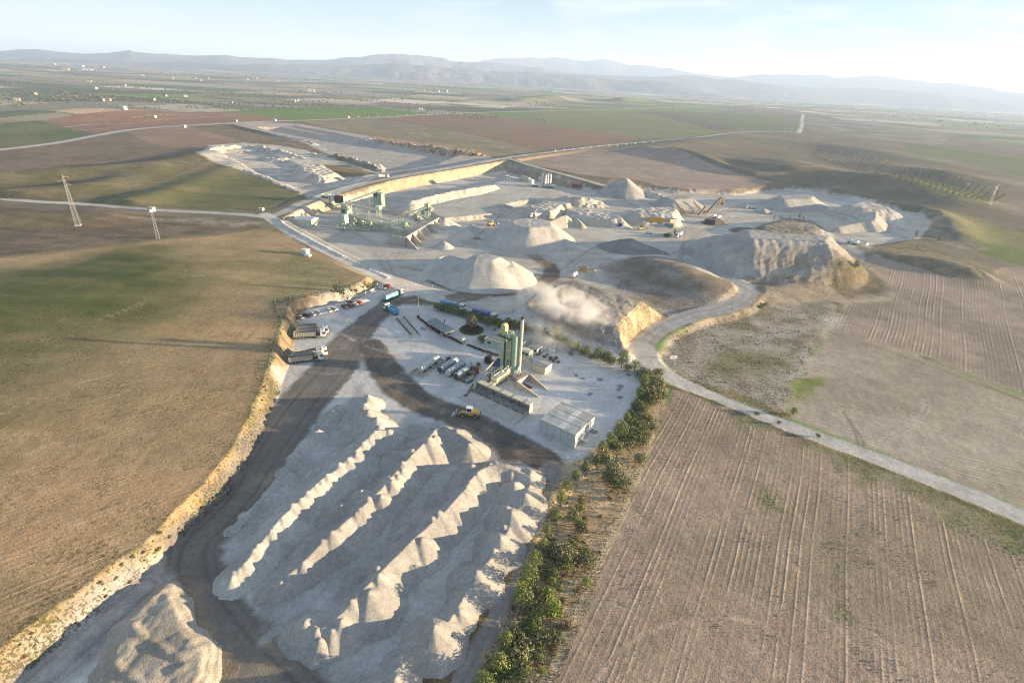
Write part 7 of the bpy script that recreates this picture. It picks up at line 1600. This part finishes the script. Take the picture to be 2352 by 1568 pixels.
# grey hall at the road fork
p = P3('K3', 252, 562); p.z = zat(p.x, p.y); q = P3('K3', 440, 582)
building('workshop_hall', 'blue grey sheet metal hall inside the bend of the road fork', 'hall', p, ang(p, q), 12.5, 11.0, 4.6, M_WALLG, mat('bluish_roof', (.42, .46, .48), .45), .7, 1.7, rib=1.8, doors=(('y', 1.5, 3.5, 3.6), ('y', 6.4, 3, 3.6)))
p = P3('K3', 735, 590); p.z = zat(p.x, p.y)
building('switch_house', 'small white switch house between the hall and the green hopper', 'shed', p, R(-15), 4.0, 3.4, 3.2, M_WHITE, M_ROOFG, .2, 1.3)
# ------------------------------------------------------------------ far stock floor
p = at(21.4, 541.5)
t = thing('silo_cluster', 'cluster of tall shining silver cement silos on the stock floor', 'silo', p, R(8))
for k, (x, y, h) in enumerate(((0, 0, 12.6), (2.7, -.8, 12.2), (2.4, 2.6, 12.6), (5.1, -.3, 12.4), (5.3, 2.5, 12.6), (7.9, .2, 12.5), (8.0, 2.9, 12.0))):
    s = MB().tube((x, y, .8), (x, y, h), 1.22, n=16).obj('silo', M_STACK, t); MB().tube((x, y, h), (x, y, h+.5), 1.22, .4, n=16).obj('cap', M_DARK if k in (1, 2) else M_STEEL, s)
    for z in (3.5, 6.5, 9.5): MB().ring((x, y, 0), 1.26, .05, 16, z, z+.08).obj('band', M_STEEL, s)
b = rail(MB(), [(-1, -2), (9, -2), (9, 4), (-1, 4), (-1, -2)], 12.6)
for k in range(4): b.box(-1+k*3.2, -1.2, 0, -.8+k*3.2, -1.0, 1.2)
b.obj('railing', M_STEEL, t); MB().cbox(-2.5, 3.2, 6.5, 1.6, 1.6, 3.0).obj('filter_box', M_WHITE, t); b = MB(); b.cbox(4, -3.5, 0, 9, 1.2, 1.0).cbox(9.5, -2.5, 0, 4, 2, 1.2).cbox(-7, 1.0, 0, 6, 2, 1.3)
b.obj('base_machinery', M_DARK, t); MB().cbox(11, -1.0, 1.2, 3, 1.6, 1.5).obj('cabin', M_WHITE, t)
p0, p1 = P3('K4', 515, 292), P3('K4', 760, 360); rz = ang(p0, p1); l = math.hypot(p1.x-p0.x, p1.y-p0.y)
t = thing('bin_row', 'row of six green feed bins on a long pale chassis', 'feed bins', Vector((p0.x, p0.y, zat(p0.x, p0.y))), rz)
for k in range(6):
    x = l*(k+.1)/6; w = l/6*.86; s = MB().add([(x, -1.5, 3.6), (x+w, -1.5, 3.6), (x+w, 1.5, 3.6), (x, 1.5, 3.6), (x+w*.25, -.5, 1.4), (x+w*.75, -.5, 1.4), (x+w*.75, .5, 1.4), (x+w*.25, .5, 1.4)], [(0, 1, 5, 4), (1, 2, 6, 5), (2, 3, 7, 6), (3, 0, 4, 7), (4, 5, 6, 7), (3, 2, 1, 0)]).obj('bin', M_GREEN, t)
    MB().box(x-.05, -1.55, 3.6, x+w+.05, 1.55, 3.85).obj('bin_rim', M_WHITE if k in (0, 2, 3, 4) else M_GREEN, s)
MB().box(-1, -.6, .7, l+12, .6, 1.3).obj('chassis', M_CREAM, t)
MB().cbox(l*.2, 0, 0, .4, 1.6, .7).cbox(l*.8, 0, 0, .4, 1.6, .7).cbox(l+8, 0, 0, .4, 1.6, .7).obj('leg', M_CREAM, t)
p0, p1 = P3('K4', 765, 345), P3('K4', 940, 400); rz = ang(p0, p1); l = math.hypot(p1.x-p0.x, p1.y-p0.y)
t = thing('mobile_mixer', 'green mobile mixing unit with a cream flank and a white end cabin', 'mixing unit', Vector((p0.x, p0.y, zat(p0.x, p0.y))), rz)
MB().box(0, -1.4, 1.4, l*.68, 1.4, 6.3).obj('mixer_body', M_CREAM, t); MB().box(-.1, -1.5, 6.3, l*.7, 1.5, 6.9).box(-.1, -1.52, 1.2, .3, 1.52, 6.3).obj('frame', M_GREEN, t); MB().box(l*.7, -1.4, 1.6, l, 1.4, 6.0).obj('cabin', M_WHITE, t); MB().box(0, -1.2, .6, l+2, 1.2, 1.2).obj('chassis', M_GREEN, t)
for x in (1, l*.5, l): MB().box(x-.2, -1.1, 0, x+.2, 1.1, .6).obj('leg', M_DARK, t)
# ------------------------------------------------------------------ containers, boxes, tanks
def container(label, c, a, b, h, m, w=2.5, name='container', cat='container', ribs=14, group=None):
    p, q = onc(c, *a), onc(c, *b); rz = ang(p, q); l = (q-p).length; t = thing(name, label, cat, Vector((p.x, p.y, zat(p.x, p.y))), rz, group)
    MB().box(0, 0, .12, l, w, h).obj('shell', m, t); f = MB()
    for k in range(ribs): x = l*(k+.5)/ribs; f.box(x-.06, -.05, .2, x+.06, -.003, h-.1)
    f.obj('corrugation', m, t); MB().box(-.03, -.04, 0, l+.03, w+.04, .118).box(-.03, -.04, h, l+.03, w+.04, h+.08).obj('frame', M_RUST, t); MB().box(l+.003, .15, .2, l+.06, w-.15, h-.1).obj('door', m, t); return t
container('long orange yellow container at the foot of the cut bank', 'K5', (525, 745), (772, 768), 3.0, mat('orange_yellow_paint', (.62, .36, .04), .55))
container('teal green container half behind the yellow willow bush', 'K5', (815, 835), (930, 850), 2.6, mat('teal_paint', (.07, .26, .24), .55), ribs=8)
container('cream machine box beside the end of the long yellow container', 'K5', (880, 770), (985, 775), 3.2, M_CREAM, ribs=5)
container('small blue waste box at the foot of the white bank', 'K5', (35, 825), (95, 830), 2.4, mat('deep_blue_paint', (.02, .07, .35), .5), ribs=4)
container('left of two open grey boxes with dark mouths', 'K5', (1435, 785), (1515, 800), 4.2, M_DARK, w=4, ribs=3, name='open_box', group='open boxes')
container('right of two open grey boxes, pale on its far side', 'K5', (1520, 800), (1610, 808), 4.4, M_DARK, w=4, ribs=3, name='open_box', group='open boxes')
container('yellow fuel box in the hollow behind the steaming mound', 'M4', (1630, 320), (1685, 330), 2.6, mat('dusty_yellow', (.50, .38, .14), .7), ribs=4)
container('pale open frame container right of the yellow fuel box', 'M4', (1685, 338), (1738, 345), 2.6, M_CREAM, ribs=4)
container('white trailer body with an orange roof edge beside two white tanks', 'K6', (1385, 770), (1465, 785), 2.8, M_WHITE, ribs=4)
for k, (c, a, b_, r_, lb) in enumerate((('M4', (1588, 372), (1612, 352), 1.1, 'pale cylindrical tank lying in the grassy hollow'), ('K6', (1258, 752), (1305, 762), 1.5, 'left of two white tanks end to end beside the spoil plateau'), ('K6', (1315, 770), (1365, 778), 1.5, 'right of two white tanks end to end beside the spoil plateau'), ('K5', (1570, 690), (1620, 680), 1.3, 'white tank behind the open grey boxes'), ('K5', (1650, 700), (1705, 690), 1.0, 'smaller white tank right of the other, behind the open boxes'))):
    p, q = onc(c, *a), onc(c, *b_); t = tank(lb, (p.x, p.y), (q.x, q.y), r_, M_WHITE, name='white_tank'); t['group'] = 'white tanks in the works'
# yellow conveyors of the mobile screener
M_YOR = mat('sandy_yellow_steel', (.52, .37, .20), .6, c2=(.36, .25, .15), sc=.6)
conveyor('tall yellow stacker conveyor with a dark belt, right of the cut bank', P3('K5', 1480, 595, 1), P3('K5', 1712, 350, 12.5), 1.8, M_YOR, 2, 'yellow conveyors of the mobile screener')
conveyor('shorter yellow conveyor left of the tall stacker', P3('K5', 1345, 635, 1), P3('K5', 1458, 495, 8), 1.6, M_YOR, 1, 'yellow conveyors of the mobile screener')
conveyor('thin conveyor leaning the other way towards the grey pile', P3('K5', 1400, 555, 1), P3('K5', 1270, 415, 7), 1.0, M_DARK, 1, 'yellow conveyors of the mobile screener', walk=False)
p = onc('K5', 1690, 520); t = tower('rust coloured drive tower under the top of the tall stacker', p, R(10), 4.0, 3.4, 9.5, 3.2, [(-1.5, -1.4, 5, 2.6, 1.6, 9.0, 'drive_box', M_YOR), (1.0, -1.5, 2.6, 2.8, 1.2, 5, 'chute', M_RUST)], M_YOR, group=None)
p = onc('K5', 1200, 620)
t = thing('mobile_screener', 'spread of dusty yellow screening machinery beside the cut bank', 'screener', p, R(-5)); rr = random.Random(21); b = MB()
for k in range(12): b.cbox(rr.uniform(-10, 14), rr.uniform(-5, 6), rr.uniform(0, 1), rr.uniform(1, 3.2), rr.uniform(1, 2.6), rr.uniform(1, 3.4))
b.obj('casing', M_YOR, t); b = MB()
for k in range(46): x, y, z = rr.uniform(-11, 16), rr.uniform(-6, 7), rr.uniform(.5, 5); b.beam((x, y, 0 if k % 2 else z), (x+rr.uniform(-3, 3)*(k % 2 == 0), y, z+.6), .2)
b.obj('frame', M_YOR, t)
# kiosks
p = P3('K3', 330, 885, 5); p.z = zat(p.x, p.y)
building('pump_kiosk', 'small white pump kiosk in the green corner of the left field', 'kiosk', p, R(-20), 3.6, 3.0, 2.7, M_WHITE, M_WHITE, .12, 1.2, doors=(('x', .6, 1, 2),))
t = thing('concrete_basin', 'low white concrete tank beside the pump kiosk', 'basin', onc('K3', 385, 898), R(-20)); MB().cbox(1.4, -.2, 0, 3.4, 2.2, .9).obj('tank', M_WHITE, t); MB().cbox(1.4, -.2, .9, 2.2, 1.2, .1).obj('lid', M_CONC, t)
for (c, u, v, s_, lb) in (('T1', 1012, 1442, 1.0, 'white hut beside the left road, above the nearer pylon'), ('T1', 1770, 1440, .8, 'small white hut at the corner of the green field by the road fork'), ('T1', 1240, 872, 1.5, 'white farm shed at the bend of the upper left road'), ('T1', 1040, 806, 1.5, 'white field hut on the red brown ploughed land'),
                          ('T1', 820, 750, 2.4, 'long pale barn at the far edge of the red brown field'), ('T1', 1865, 828, 1.4, 'white hut at the corner of the bright green field'), ('T1', 1603, 833, 1.2, 'white hut at the top of the rubble pit'), ('T2', 530, 750, 1.7, 'left of twin white huts on the horizontal road'), ('T2', 546, 750, 1.7, 'right of twin white huts on the horizontal road'),
                          ('T2', 42, 806, 1.5, 'white hut at the left end of the straight far road'), ('T2', 808, 784, 1.6, 'white hut where the brown field meets the straight far road'), ('T2', 1720, 714, 1.8, 'white hut in the green field beyond the dark knoll'), ('T2', 2268, 735, 2, 'white hut at the right end of the far road'), ('T3', 1960, 1275, 1.2, 'low white roofed barn below the orchard rows')):
    p = onc(c, u, v); building('field_hut', lb, 'hut', p, R(-10), 3.6*s_, 3.0*s_, 2.3*s_, mat('dull_white', (.52, .50, .46), .8), mat('dull_white', (.52, .50, .46), .8), .25*s_, 2.0*s_, group='white huts among the fields')
# ------------------------------------------------------------------ pylons and fences
def pylon(label, p, h, w, arms, m=mat('pylon_grey', (.40, .40, .38), .5, .2), lean=0):
    t = thing('lattice_pylon', label, 'pylon', p, R(20), 'lattice pylons'); f = MB(); n = max(5, int(h/2.2)); th = .085
    def c(k, i): s = w/2*(1-.72*k/n); return Vector(((-s, s, s, -s)[i], (-s, -s, s, s)[i], h*.9*k/n))
    for k in range(n):
        for i in range(4):
            f.beam(c(k, i), c(k+1, i), th); f.beam(c(k, i), c(k+1, (i+1) % 4), th*.6); f.beam(c(k, (i+1) % 4), c(k+1, i), th*.6); f.beam(c(k+1, i), c(k+1, (i+1) % 4), th*.5)
    f.beam(c(n, 0), (0, 0, h), th).beam(c(n, 1), (0, 0, h), th).beam(c(n, 2), (0, 0, h), th).beam(c(n, 3), (0, 0, h), th); f.obj('mast', m, t)
    for z, l, sd in arms:
        a = MB(); zz = h*z
        for s in ((-1, 1) if sd == 0 else (sd,)): a.beam((0, -.3, zz), (s*l, 0, zz+.2), .14).beam((0, .3, zz), (s*l, 0, zz+.2), .14).beam((0, 0, zz+1.0), (s*l, 0, zz+.25), .1).beam((s*l, 0, zz+.2), (s*l, 0, zz-.9), .1)
        a.obj('cross_arm', m, t)
    MB().cbox(0, 0, -.2, w*1.2, w*1.2, .5).obj('footing', M_CONC, t); return t
pylon('tall lattice pylon beside the left road', on(180, 517), 30, 2.6, ((.95, 2.6, 1), (.87, 3.2, -1), (.80, 2.6, 1)))
t = thing('transformer_mast', 'slim lattice mast with a transformer platform at the field boundary', 'mast', on(364, 549), R(20), 'lattice pylons'); f = MB(); n = 8
for k in range(n):
    for i in range(4):
        def c_(k, i): s = .75*(1-.5*k/n); return Vector(((-s, s, s, -s)[i], (-s, -s, s, s)[i], 16*k/n))
        f.beam(c_(k, i), c_(k+1, i), .14); f.beam(c_(k, i), c_(k+1, (i+1) % 4), .08)
f.obj('mast', M_STEEL, t); MB().box(-1.9, -.9, 15.6, 1.9, .9, 15.8).beam((-2.4, 0, 17.4), (2.4, 0, 17.4), .16).beam((-1.8, 0, 15.8), (-1.8, 0, 17.4), .12).beam((1.8, 0, 15.8), (1.8, 0, 17.4), .12).obj('platform', M_STEEL, t); MB().cbox(0, 0, 15.8, 1.4, 1.1, 1.4).obj('transformer', M_WHITE, t)
pylon('grey lattice pylon standing between the works floor and the grey plateau', on(1562, 600), 24, 2.4, ((.95, 2.4, 1), (.86, 2.8, -1), (.78, 2.4, 1)), mat('pylon_dark', (.30, .30, .28), .6, .2))
pylon('thin pylon far off in the right hand fields', on(2272, 470), 20, 2.2, ((.95, 2.4, 1), (.86, 2.8, -1), (.78, 2.4, 1)))
def fence(label, pts, step=3.0, h=1.9, braces=()):
    P = hits(pts); S = np.concatenate([[0], np.cumsum(np.hypot(*(np.diff(P[:, :2], axis=0)).T))]); base = Vector(P[0]); t = thing('wire_fence', label, 'fence', base); n = max(2, int(S[-1]/step)); pm = MB().tube((0, 0, -.2), (0, 0, h), .045, n=5).mesh('post', M_STEEL)
    Q = [Vector((np.interp(S[-1]*k/n, S, P[:, 0]), np.interp(S[-1]*k/n, S, P[:, 1]), 0)) for k in range(n+1)]; zz = height(A([q.x for q in Q]), A([q.y for q in Q]))
    for q, z in zip(Q, zz): q.z = z; o = bpy.data.objects.new('post', pm); COL.objects.link(o); o.parent = t; o.location = q-base
    w = MB()
    for a, b in zip(Q[:-1], Q[1:]):
        for hh in (h*.35, h*.7, h*.97): w.beam(a-base+Vector((0, 0, hh)), b-base+Vector((0, 0, hh)), .02)
    w.obj('wire', M_STEEL, t)
    for k in braces:
        q = Q[min(k, n)]-base; br = MB(); d = (Q[min(k+1, n)]-Q[max(0, k-1)]).normalized()
        for s in (-1, 1): br.beam(q+Vector((0, 0, h*.9)), q+d*s*1.6, .05)
        br.obj('brace', M_STEEL, t)
    return t
fence('wire fence on white posts along the left field edge above the haul track', [(30, 1525), (100, 1468), (200, 1392), (300, 1312), (400, 1235), (470, 1180), (520, 1142)], 4.2, 2.0, (1, 9))
fence('wire fence along the top of the bright cut bank by the lorries', [(527, 1135), (560, 1060), (586, 960), (608, 880), (632, 800), (650, 744), (634, 700)], 4.0)
fence('wire fence above the parked cars towards the cypresses', [(634, 694), (700, 681), (790, 668), (830, 660)], 3.2)
fence('fence on the verge between the car loop and the road', [(880, 650), (920, 662), (965, 674)], 3)
fence('wire fence behind the row of pines along the track', [(1340, 1062), (1300, 1120), (1265, 1200), (1225, 1300), (1185, 1420), (1150, 1510), (1120, 1600)], 3.5, 1.6)
t = thing('parapet', 'low cream parapet along the garden edge by the entrance', 'wall', on(868, 654)); P = [on(868, 654), on(862, 665), on(835, 677), on(800, 688)]; b = MB()
for a_, b_ in zip(P[:-1], P[1:]): b.beam(a_-P[0]+Vector((0, 0, .5)), b_-P[0]+Vector((0, 0, .5)), .3, 1.3)
b.obj('wall', M_CREAM, t)
# orchard rows on the shaded hill
for side, n, (xa, ya), (xb, yb), (xc, yc) in ((0, 20, (1875, 357), (2052, 405), (.2, 1)), (1, 17, (2058, 406), (2275, 462), (.2, 1))):
    for k in range(n):
        f_ = k/(n-1); x = xa+(xb-xa)*f_; y = ya+(yb-ya)*f_
        top = (x+22+f_*10, y-14-12*math.sin(math.pi*f_)); bot = (x-6, y+2+4*math.sin(math.pi*f_)); a_, b_ = on(*top), on(*bot); l = (b_-a_).length; mm = max(3, int(l/4)); t = thing('orchard_row', f'{"pale" if side == 0 else "green"} orchard row on the hill, {ordw(k+1)} of its block from the top', 'orchard row', a_, 0, 'orchard rows on the hill')
        gg = np.random.default_rng(k+side*50); bl = [((b_.x-a_.x)*j/mm, (b_.y-a_.y)*j/mm, zat(a_.x+(b_.x-a_.x)*j/mm, a_.y+(b_.y-a_.y)*j/mm)-a_.z+.9, 1.1, 1.1, .9) for j in range(mm+1)]
        crown_obj('foliage', leaves(bl, 26*mm, .42, k+7), L_OLIVE if side else leafmat('pale_orchard', (.34, .30, .23), (.26, .22, .16)), t)
# ------------------------------------------------------------------ far country: houses, barns and tree lines
M_TILE = mat('roof_tiles', (.30, .20, .15), .8, c2=(.25, .18, .14)); M_RENDER = mat('white_render', (.50, .48, .45), .8, c2=(.42, .40, .36)); M_OCHRE = mat('ochre_render', (.40, .34, .27), .8)
def house(p, rz, w, d, h, wm, rm, lab, nm='far_house', cat='house', grp='houses scattered over the plain'):
    t = thing(nm, lab, cat, p, rz, grp); MB().box(-w/2, -d/2, -1, w/2, d/2, h).obj('wall', wm, t)
    MB().prism([(-d/2-.5, h), (0, h+d*.22), (d/2+.5, h)], -w/2-.4, w/2+.4).obj('roof', rm, t); o = [c for c in t.children if c.name.startswith('roof')][0]
    for v in o.data.vertices: x, y = v.co.x, v.co.y; v.co.x, v.co.y = y, x
    o.data.flip_normals(); MB().box(-w*.3, -d/2-.06, h*.3, -w*.12, -d/2-.01, h*.7).box(w*.1, -d/2-.06, h*.3, w*.28, -d/2-.01, h*.7).obj('window', M_GLASS, t); return t
HS = [('T1', 1430, 447, 60, 16, 'w'), ('T1', 1500, 435, 40, 14, 'w'), ('T1', 360, 443, 60, 20, 'w'), ('T1', 545, 455, 90, 25, 'w'), ('T1', 700, 462, 60, 22, 'g'), ('T1', 600, 482, 70, 22, 'g'), ('T1', 450, 480, 50, 20, 'o'), ('T1', 1330, 538, 22, 12, 't'), ('T1', 1415, 538, 30, 12, 't'), ('T1', 1370, 553, 16, 10, 't'), ('T1', 975, 520, 20, 12, 'w'), ('T1', 1180, 540, 14, 9, 'w'),
      ('T1', 1560, 495, 14, 10, 'w'), ('T1', 1690, 548, 16, 9, 'w'), ('T1', 1760, 540, 16, 10, 'w'), ('T1', 2130, 628, 34, 12, 'w'), ('T1', 2010, 697, 13, 8, 'w'), ('T1', 2030, 697, 13, 8, 'w'), ('T1', 1585, 712, 12, 8, 't'), ('T1', 1270, 665, 10, 8, 'w'), ('T1', 740, 690, 14, 9, 't'), ('T1', 700, 692, 10, 8, 't'), ('T1', 235, 650, 14, 9, 't'), ('T1', 655, 610, 14, 9, 'w'), ('T1', 608, 562, 20, 11, 't'), ('T1', 850, 588, 15, 9, 't'),
      ('T1', 1130, 662, 11, 8, 't'), ('T1', 1050, 688, 12, 8, 't'), ('T1', 120, 690, 12, 9, 't'), ('T1', 1900, 560, 14, 9, 'w'), ('T2', 600, 622, 26, 14, 't'), ('T2', 650, 628, 60, 12, 'w'), ('T2', 720, 628, 34, 12, 'w'), ('T2', 580, 622, 14, 10, 'w'), ('T2', 707, 555, 24, 12, 'w'), ('T2', 590, 573, 14, 9, 'w'), ('T2', 850, 540, 26, 12, 'w'), ('T2', 895, 541, 20, 10, 'w'), ('T2', 405, 520, 16, 10, 'w'), ('T2', 285, 512, 12, 10, 'w'),
      ('T2', 1690, 534, 30, 14, 'w'), ('T2', 1180, 560, 14, 10, 'w'), ('T2', 765, 594, 12, 8, 'w'), ('T2', 685, 660, 12, 8, 'o'), ('T2', 415, 660, 10, 8, 't'), ('T2', 1630, 575, 16, 10, 't'), ('T2', 1505, 610, 16, 10, 'w'), ('T2', 1850, 650, 14, 9, 'w'), ('T3', 236, 654, 20, 12, 'w'), ('T3', 650, 698, 14, 9, 'w'), ('T3', 800, 676, 12, 9, 'w'), ('T3', 960, 645, 50, 14, 'w'), ('T3', 1750, 730, 60, 20, 'w'), ('T3', 1835, 735, 50, 18, 'w'),
      ('T3', 1780, 804, 24, 11, 't'), ('T3', 1780, 832, 20, 10, 't'), ('T3', 1530, 800, 14, 9, 'w'), ('T3', 1450, 768, 20, 9, 't'), ('T3', 1590, 775, 18, 9, 't'), ('T3', 2015, 848, 20, 11, 't'), ('T3', 2075, 823, 16, 9, 't'), ('T3', 2110, 825, 14, 9, 'w'), ('T3', 2165, 833, 14, 9, 't'), ('T3', 1910, 808, 14, 9, 'w'), ('T3', 1985, 865, 16, 10, 'w'), ('T3', 1565, 716, 24, 12, 'w'), ('T3', 2250, 838, 14, 9, 'w'), ('T3', 1455, 800, 12, 8, 't')]
side_ = lambda c, u: {'T1': 'left', 'T2': 'middle', 'T3': 'right'}[c]
for k, (c, u, v, w, d, ty) in enumerate(HS):
    p = onc(c, u, v); far = 'near the foot of the hills' if v < 500 else 'out on the plain' if v < 640 else 'closest to the ploughed land'
    wm, rm = {'w': (M_RENDER, M_RENDER), 't': (M_OCHRE, M_TILE), 'g': (M_WALLG, M_ROOFG), 'o': (M_OCHRE, M_OCHRE)}[ty]
    kind = 'long pale industrial shed' if w > 32 else {'w': 'white flat country house', 't': 'red roofed country house', 'g': 'grey shed', 'o': 'ochre house'}[ty]
    house(p, R((k*47) % 60-30), w*.8, d*.8, 4.5 if w < 32 else 8, wm, rm, f'{kind} {far}, {ordw(1+sum(px(q[0], q[1], q[2])[0] < px(c, u, v)[0] for q in HS))} from the left' if len(HS) < 60 or 1 else '', 'far_house' if w <= 32 else 'far_shed', 'house' if w <= 32 else 'shed')
# marker stones along the straight far road
mk = MB().tube((0, 0, 0), (0, 0, 1.6), .9, .7, n=6).mesh('marker_stone', M_WHITE)
def mline(a, b, n):
    for k in range(n):
        o = bpy.data.objects.new('marker_stone', mk); COL.objects.link(o); o.location = on(a[0]+(b[0]-a[0])*k/(n-1), a[1]+(b[1]-a[1])*k/(n-1)); tag(o, 'white marker stone in the line beside the far road', 'marker stone', 'marker stones beside the far road')
mline((800, 270), (1050, 260.5), 12); mline((1275, 347), (1500, 327), 12)
# trees and thickets of the plain as one far mass
def far_trees():
    g = np.random.default_rng(5); n = 60000; r = 1150*np.exp(g.uniform(0, 1.95, n)); a = g.uniform(-.80, .80, n); X = r*np.sin(a); Y = r*np.cos(a)
    k = fbm(X, Y*1.6, 170, 4, 91); k2 = fbm(X*.5, Y, 700, 3, 33); m1, m2, m3, e = cells(X, Y, 240, 90, R(12), 3)
    left = ss((-np.degrees(a)+5)/30)
    keep = ((k > .60-.05*left) | ((e < 5) & (m2 > .45) & (g.uniform(size=n) < .5))) & (g.uniform(size=n) < (.2+.3*left)*ss((k2-.30)/.2)) & (r > 1350+1500*(a > .05))
    X, Y, r = X[keep][:2400], Y[keep][:2400], r[keep][:2400]; Z = height(X, Y); n = len(X); s = g.uniform(1.5, 3.6, n)*(1+r/9000)
    V = [];
    for dx, dy, dz in ((1, 0, .35), (0, 1, .3), (-1, 0, .4), (0, -1, .35), (0, 0, 1.1), (0, 0, -.1)): V.append(np.stack([X+dx*s*g.uniform(.8, 1.3, n), Y+dy*s, Z+dz*s*1.1], 1))
    V = np.stack(V, 1).reshape(-1, 3); b = (np.arange(n)*6)[:, None]
    F = np.concatenate([b+A([[0, 1, 4]]), b+A([[1, 2, 4]]), b+A([[2, 3, 4]]), b+A([[3, 0, 4]]), b+A([[1, 0, 5]]), b+A([[2, 1, 5]]), b+A([[3, 2, 5]]), b+A([[0, 3, 5]])])
    me = make_mesh('far_trees', V, F, mat('far_foliage', (.11, .12, .08), .9), smooth=False); o = bpy.data.objects.new('far_trees', me); COL.objects.link(o); o['kind'] = 'stuff'; o['label'] = 'tree lines and thickets of the far plain'
far_trees()
# ------------------------------------------------------------------ steam and dust
def vapour(name, label, boxes, dens, col, seed, cat):
    """closed ellipsoids filled with broken, drifting vapour"""
    me = bpy.data.meshes.new(name)
    import bmesh
    bm = bmesh.new(); cx = sum(b[0] for b in boxes)/len(boxes); cy = sum(b[1] for b in boxes)/len(boxes); cz = min(b[2] for b in boxes)
    b = boxes[0]; bmesh.ops.create_icosphere(bm, subdivisions=3, radius=1.0); 
    for v in bm.verts: v.co = Vector((v.co.x*b[3], v.co.y*b[4], v.co.z*b[5]))
    bm.to_mesh(me); bm.free(); o = bpy.data.objects.new(name, me); COL.objects.link(o); o.location = b[:3]; o.rotation_euler = (0, 0, b[6]); tag(o, label, cat)
    m = bpy.data.materials.new(name); m.use_nodes = True; m.cycles.volume_step_rate = .25; t = m.node_tree; t.nodes.clear(); K = t.links.new; out = N(t, 'ShaderNodeOutputMaterial'); v = N(t, 'ShaderNodeVolumePrincipled'); v.inputs['Color'].default_value = (*col, 1); v.inputs['Anisotropy'].default_value = 0.0
    g = N(t, 'ShaderNodeTexCoord'); n = N(t, 'ShaderNodeTexNoise', i_Scale=b[7], i_Detail=5.0, i_Roughness=.55, i_Distortion=.9); K(g.outputs['Object'], n.inputs['Vector'])
    le = N(t, 'ShaderNodeVectorMath', operation='LENGTH'); dv = N(t, 'ShaderNodeVectorMath', operation='DIVIDE'); K(g.outputs['Object'], dv.inputs[0]); dv.inputs[1].default_value = (b[3], b[4], b[5]); K(dv.outputs[0], le.inputs[0])
    f = N(t, 'ShaderNodeMapRange', clamp=True); K(le.outputs['Value'], f.inputs[0]); f.inputs[1].default_value = 1.0; f.inputs[2].default_value = .25; f.inputs[3].default_value = 0; f.inputs[4].default_value = 1
    q = N(t, 'ShaderNodeMapRange', clamp=True); K(n.outputs['Fac'], q.inputs[0]); q.inputs[1].default_value = b[8]; q.inputs[2].default_value = b[8]+.22; q.inputs[3].default_value = 0; q.inputs[4].default_value = dens
    mu = N(t, 'ShaderNodeMath', operation='MULTIPLY'); K(f.outputs[0], mu.inputs[0]); K(q.outputs[0], mu.inputs[1]); K(mu.outputs[0], v.inputs['Density']); K(v.outputs[0], out.inputs['Volume']); me.materials.append(m); return o
s0 = P3('A', 1370, 745, 16) if False else None
def vp(u, v, z): return (*G(u, v, z), z)
a = vp(1375, 740, 13); b = vp(1190, 678, 13); mid = ((a[0]+b[0])/2, (a[1]+b[1])/2)
vapour('steam_plume', 'white steam plume drifting over the flat topped spoil heap', [(mid[0]+2, mid[1], 15.5, 27, 12, 7.5, ang((b[0], b[1]), (a[0], a[1])), .12, .45)], .38, (1.0, 1.0, 1.0), 1, 'steam')
a = vp(1262, 770, 7); vapour('thin_steam', 'thin veil of steam low between the stack and the trees', [(a[0], a[1]+2, 6.5, 15, 9, 6.5, R(-30), .12, .42)], .10, (.93, .95, .97), 2, 'steam')
a = P3('K3', 1720, 640, 3); vapour('dust_cloud', 'pale dust hanging in front of the sand bays', [(a.x+6, a.y, 3.5, 30, 22, 5.5, 0, .06, .42)], .06, (.95, .92, .88), 3, 'dust')
print('all', round(time.time()-T0, 1), 'objects', len(bpy.data.objects))
